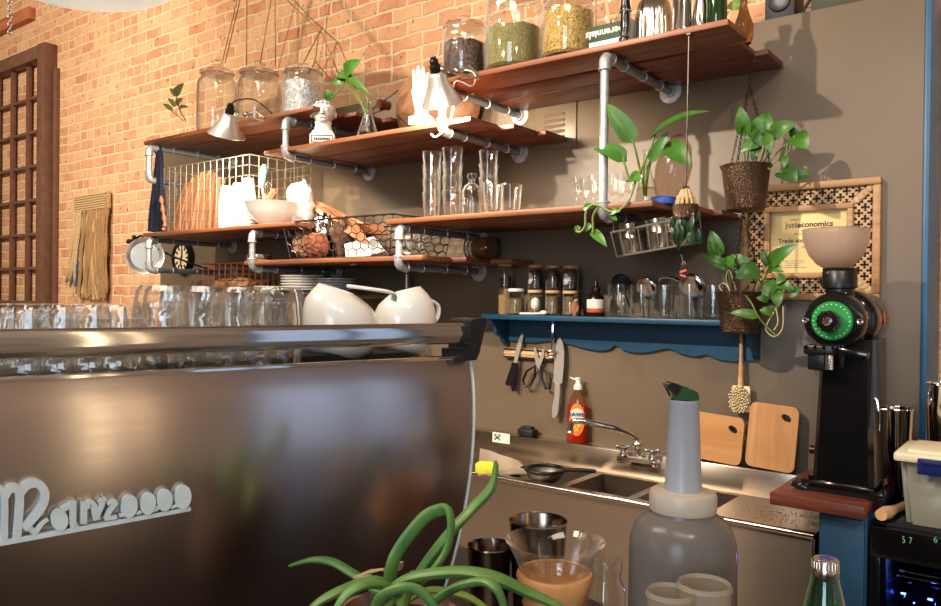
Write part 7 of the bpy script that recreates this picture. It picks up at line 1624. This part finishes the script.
for nm, mm, grp in (('foliage', 'strap', (
    ([(404, 598, 0), (424, 566, .0), (449, 534, .0), (473, 508, .01), (489, 491, .01), (494.5, 477, .01), (495.5, 461, .01)], 17, .5, .3, .8),
    ([(388, 598, .0), (392, 566, -.01), (402, 545, -.01), (424, 518, -.01), (440, 510, -.01), (449, 511, -.02), (451, 530, -.03), (446, 551, -.03), (433, 570, -.03), (412, 592, -.02)], 12, .5, .9, .9),
    ([(392, 600, .03), (370, 585, .04), (352, 573, .05), (332, 562, .06), (312, 560, .07), (289, 566, .07)], 11, .6, .35, .8),
    ([(384, 600, -.02), (400, 583, -.03), (425, 575, -.04), (463, 572, -.05), (495, 578, -.06), (525, 591, -.06), (558, 606, -.06), (580, 622, -.06)], 18, .5, .3, .8),
    ([(425, 612, -.05), (440, 597, -.07), (460, 586, -.08), (482, 581.5, -.09), (495, 587, -.10), (502, 600, -.10), (506, 616, -.10)], 11, .6, .7, .9),
    ([(395, 596, -.03), (380, 581, -.05), (360, 583, -.06), (338, 592, -.08), (318, 603, -.09), (300, 620, -.10)], 14, .5, .4, .8),
    ([(398, 594, -.06), (384, 586, -.08), (364, 585, -.10), (347, 594, -.11), (335, 610, -.12)], 11, .6, .5, .9),
    ([(372, 618, -.09), (382, 597, -.11), (400, 588, -.12), (416, 589, -.12), (430, 601, -.12), (440, 618, -.12)], 11, .6, .7, .9))),
  ('pale_foliage', 'leaflight', (([(408, 600, .03), (430, 590, .03), (463, 595, .03), (485, 608, .03), (500, 625, .03)], 9, .6, .5, .9), ([(402, 604, .0), (408, 586, .0), (416, 574, .0)], 16, .7, .8, 1.), ([(390, 604, .0), (384, 592, .0), (370, 586, .0)], 14, .7, .8, 1.)))):
    b = B()
    for L in grp: strap(b, *L)
    b.build(nm, mm, t, world=True)
b = B()
for x0, y0, x1, y1 in ((355, 577, 384, 569), (384, 570, 399, 567), (352, 582, 372, 575), (398, 570, 401, 562)): b.tube([at_d(x0, y0, fw+.04), at_d((x0+x1)/2, (y0+y1)/2-1.5, fw+.035), at_d(x1, y1, fw+.03)], [.004, .006, .003], 6, flat=.3)
b.build('dry_sheath', 'root', t, world=True)
# ------------------------------------------------------------------ light
def area(name, loc, to, size, power, col, spread=180, sy=None):
    l = bpy.data.lights.new(name, 'AREA'); l.size = size; l.energy = power; l.color = col; l.spread = radians(spread)
    if sy: l.shape = 'RECTANGLE'; l.size_y = sy
    o = bpy.data.objects.new(name, l); COL.objects.link(o); o.location = loc
    o.rotation_euler = (V(to)-V(loc)).to_track_quat('-Z', 'Y').to_euler(); return o
def spot(name, loc, to, power, col, ang=70, blend=.6, rad=.04):
    l = bpy.data.lights.new(name, 'SPOT'); l.energy = power; l.color = col; l.spot_size = radians(ang); l.spot_blend = blend; l.shadow_soft_size = rad
    o = bpy.data.objects.new(name, l); COL.objects.link(o); o.location = loc
    o.rotation_euler = (V(to)-V(loc)).to_track_quat('-Z', 'Y').to_euler(); return o
WARM = (1., .80, .58); WARM2 = (1., .86, .70); COOL = (.72, .86, 1.)
spot('track_or_fill_spot', (-3.4, -.9, 4.0), (-4.2, 3.2, 2.2), 600, WARM2, 80)
spot('track_or_fill_spot', (-2.2, -1.2, 3.8), (-1.65, 3.0, 2.12), 900, WARM2, 46, .9)
spot('track_or_fill_spot', (1.2, -.4, 4.0), (-1.2, 3.0, 1.8), 190, WARM2, 66)
spot('track_or_fill_spot', (-6.2, -.4, 4.3), (-7.5, 3.3, 2.8), 680, WARM2, 90)
area('ceiling_fill', (-3.4, -.9, ZC-.12), (-3.4, -.9, 0), 2.6, 190, WARM2, sy=1.2)  # unseen soft fills added to brighten the room that the metals reflect
area('ceiling_fill', (.4, -1.4, ZC-.12), (.4, -1.4, 0), 2.2, 80, WARM2, sy=1.2)
area('shop_window', (.5, YF+.05, 2.2), (.3, 1., 1.5), 2.0, 110, COOL, sy=2.3)
area('streak_strip', (XR-.06, .40, 1.9), (0, .40, 1.9), .04, 3., (1., .80, .5), sy=2.2)  # unseen warm strips, stretched tall to streak the machine panel
area('streak_strip', (XR-.06, .60, 1.95), (0, .60, 1.9), .04, 1.2, (1., .70, .42), sy=1.8)
spot('track_or_fill_spot', (1.5, .9, 4.2), (1.3, 3.35, 1.7), 150, WARM2, 75)  # unseen spot added to warm the brick mirrored in the machine panel
spot('track_or_fill_spot', (-.2, -1.2, 4.3), (2.6, .9, 1.3), 330, WARM2, 70)  # unseen spot added to brighten the right wall for the panel's reflections
wd = bpy.data.worlds.new('world'); SC.world = wd; wd.use_nodes = True
wd.node_tree.nodes['Background'].inputs[0].default_value = (.55, .7, 1., 1); wd.node_tree.nodes['Background'].inputs[1].default_value = 1.3
SC.view_settings.view_transform = 'Standard'; SC.view_settings.look = 'None'; SC.view_settings.exposure = 0.; SC.view_settings.gamma = 1.; SC.view_settings.use_curve_mapping = False
SC.cycles.transparent_max_bounces = 40; SC.cycles.max_bounces = 10; SC.cycles.caustics_reflective = False; SC.cycles.caustics_refractive = False
SC.cycles.sample_clamp_indirect = 6.
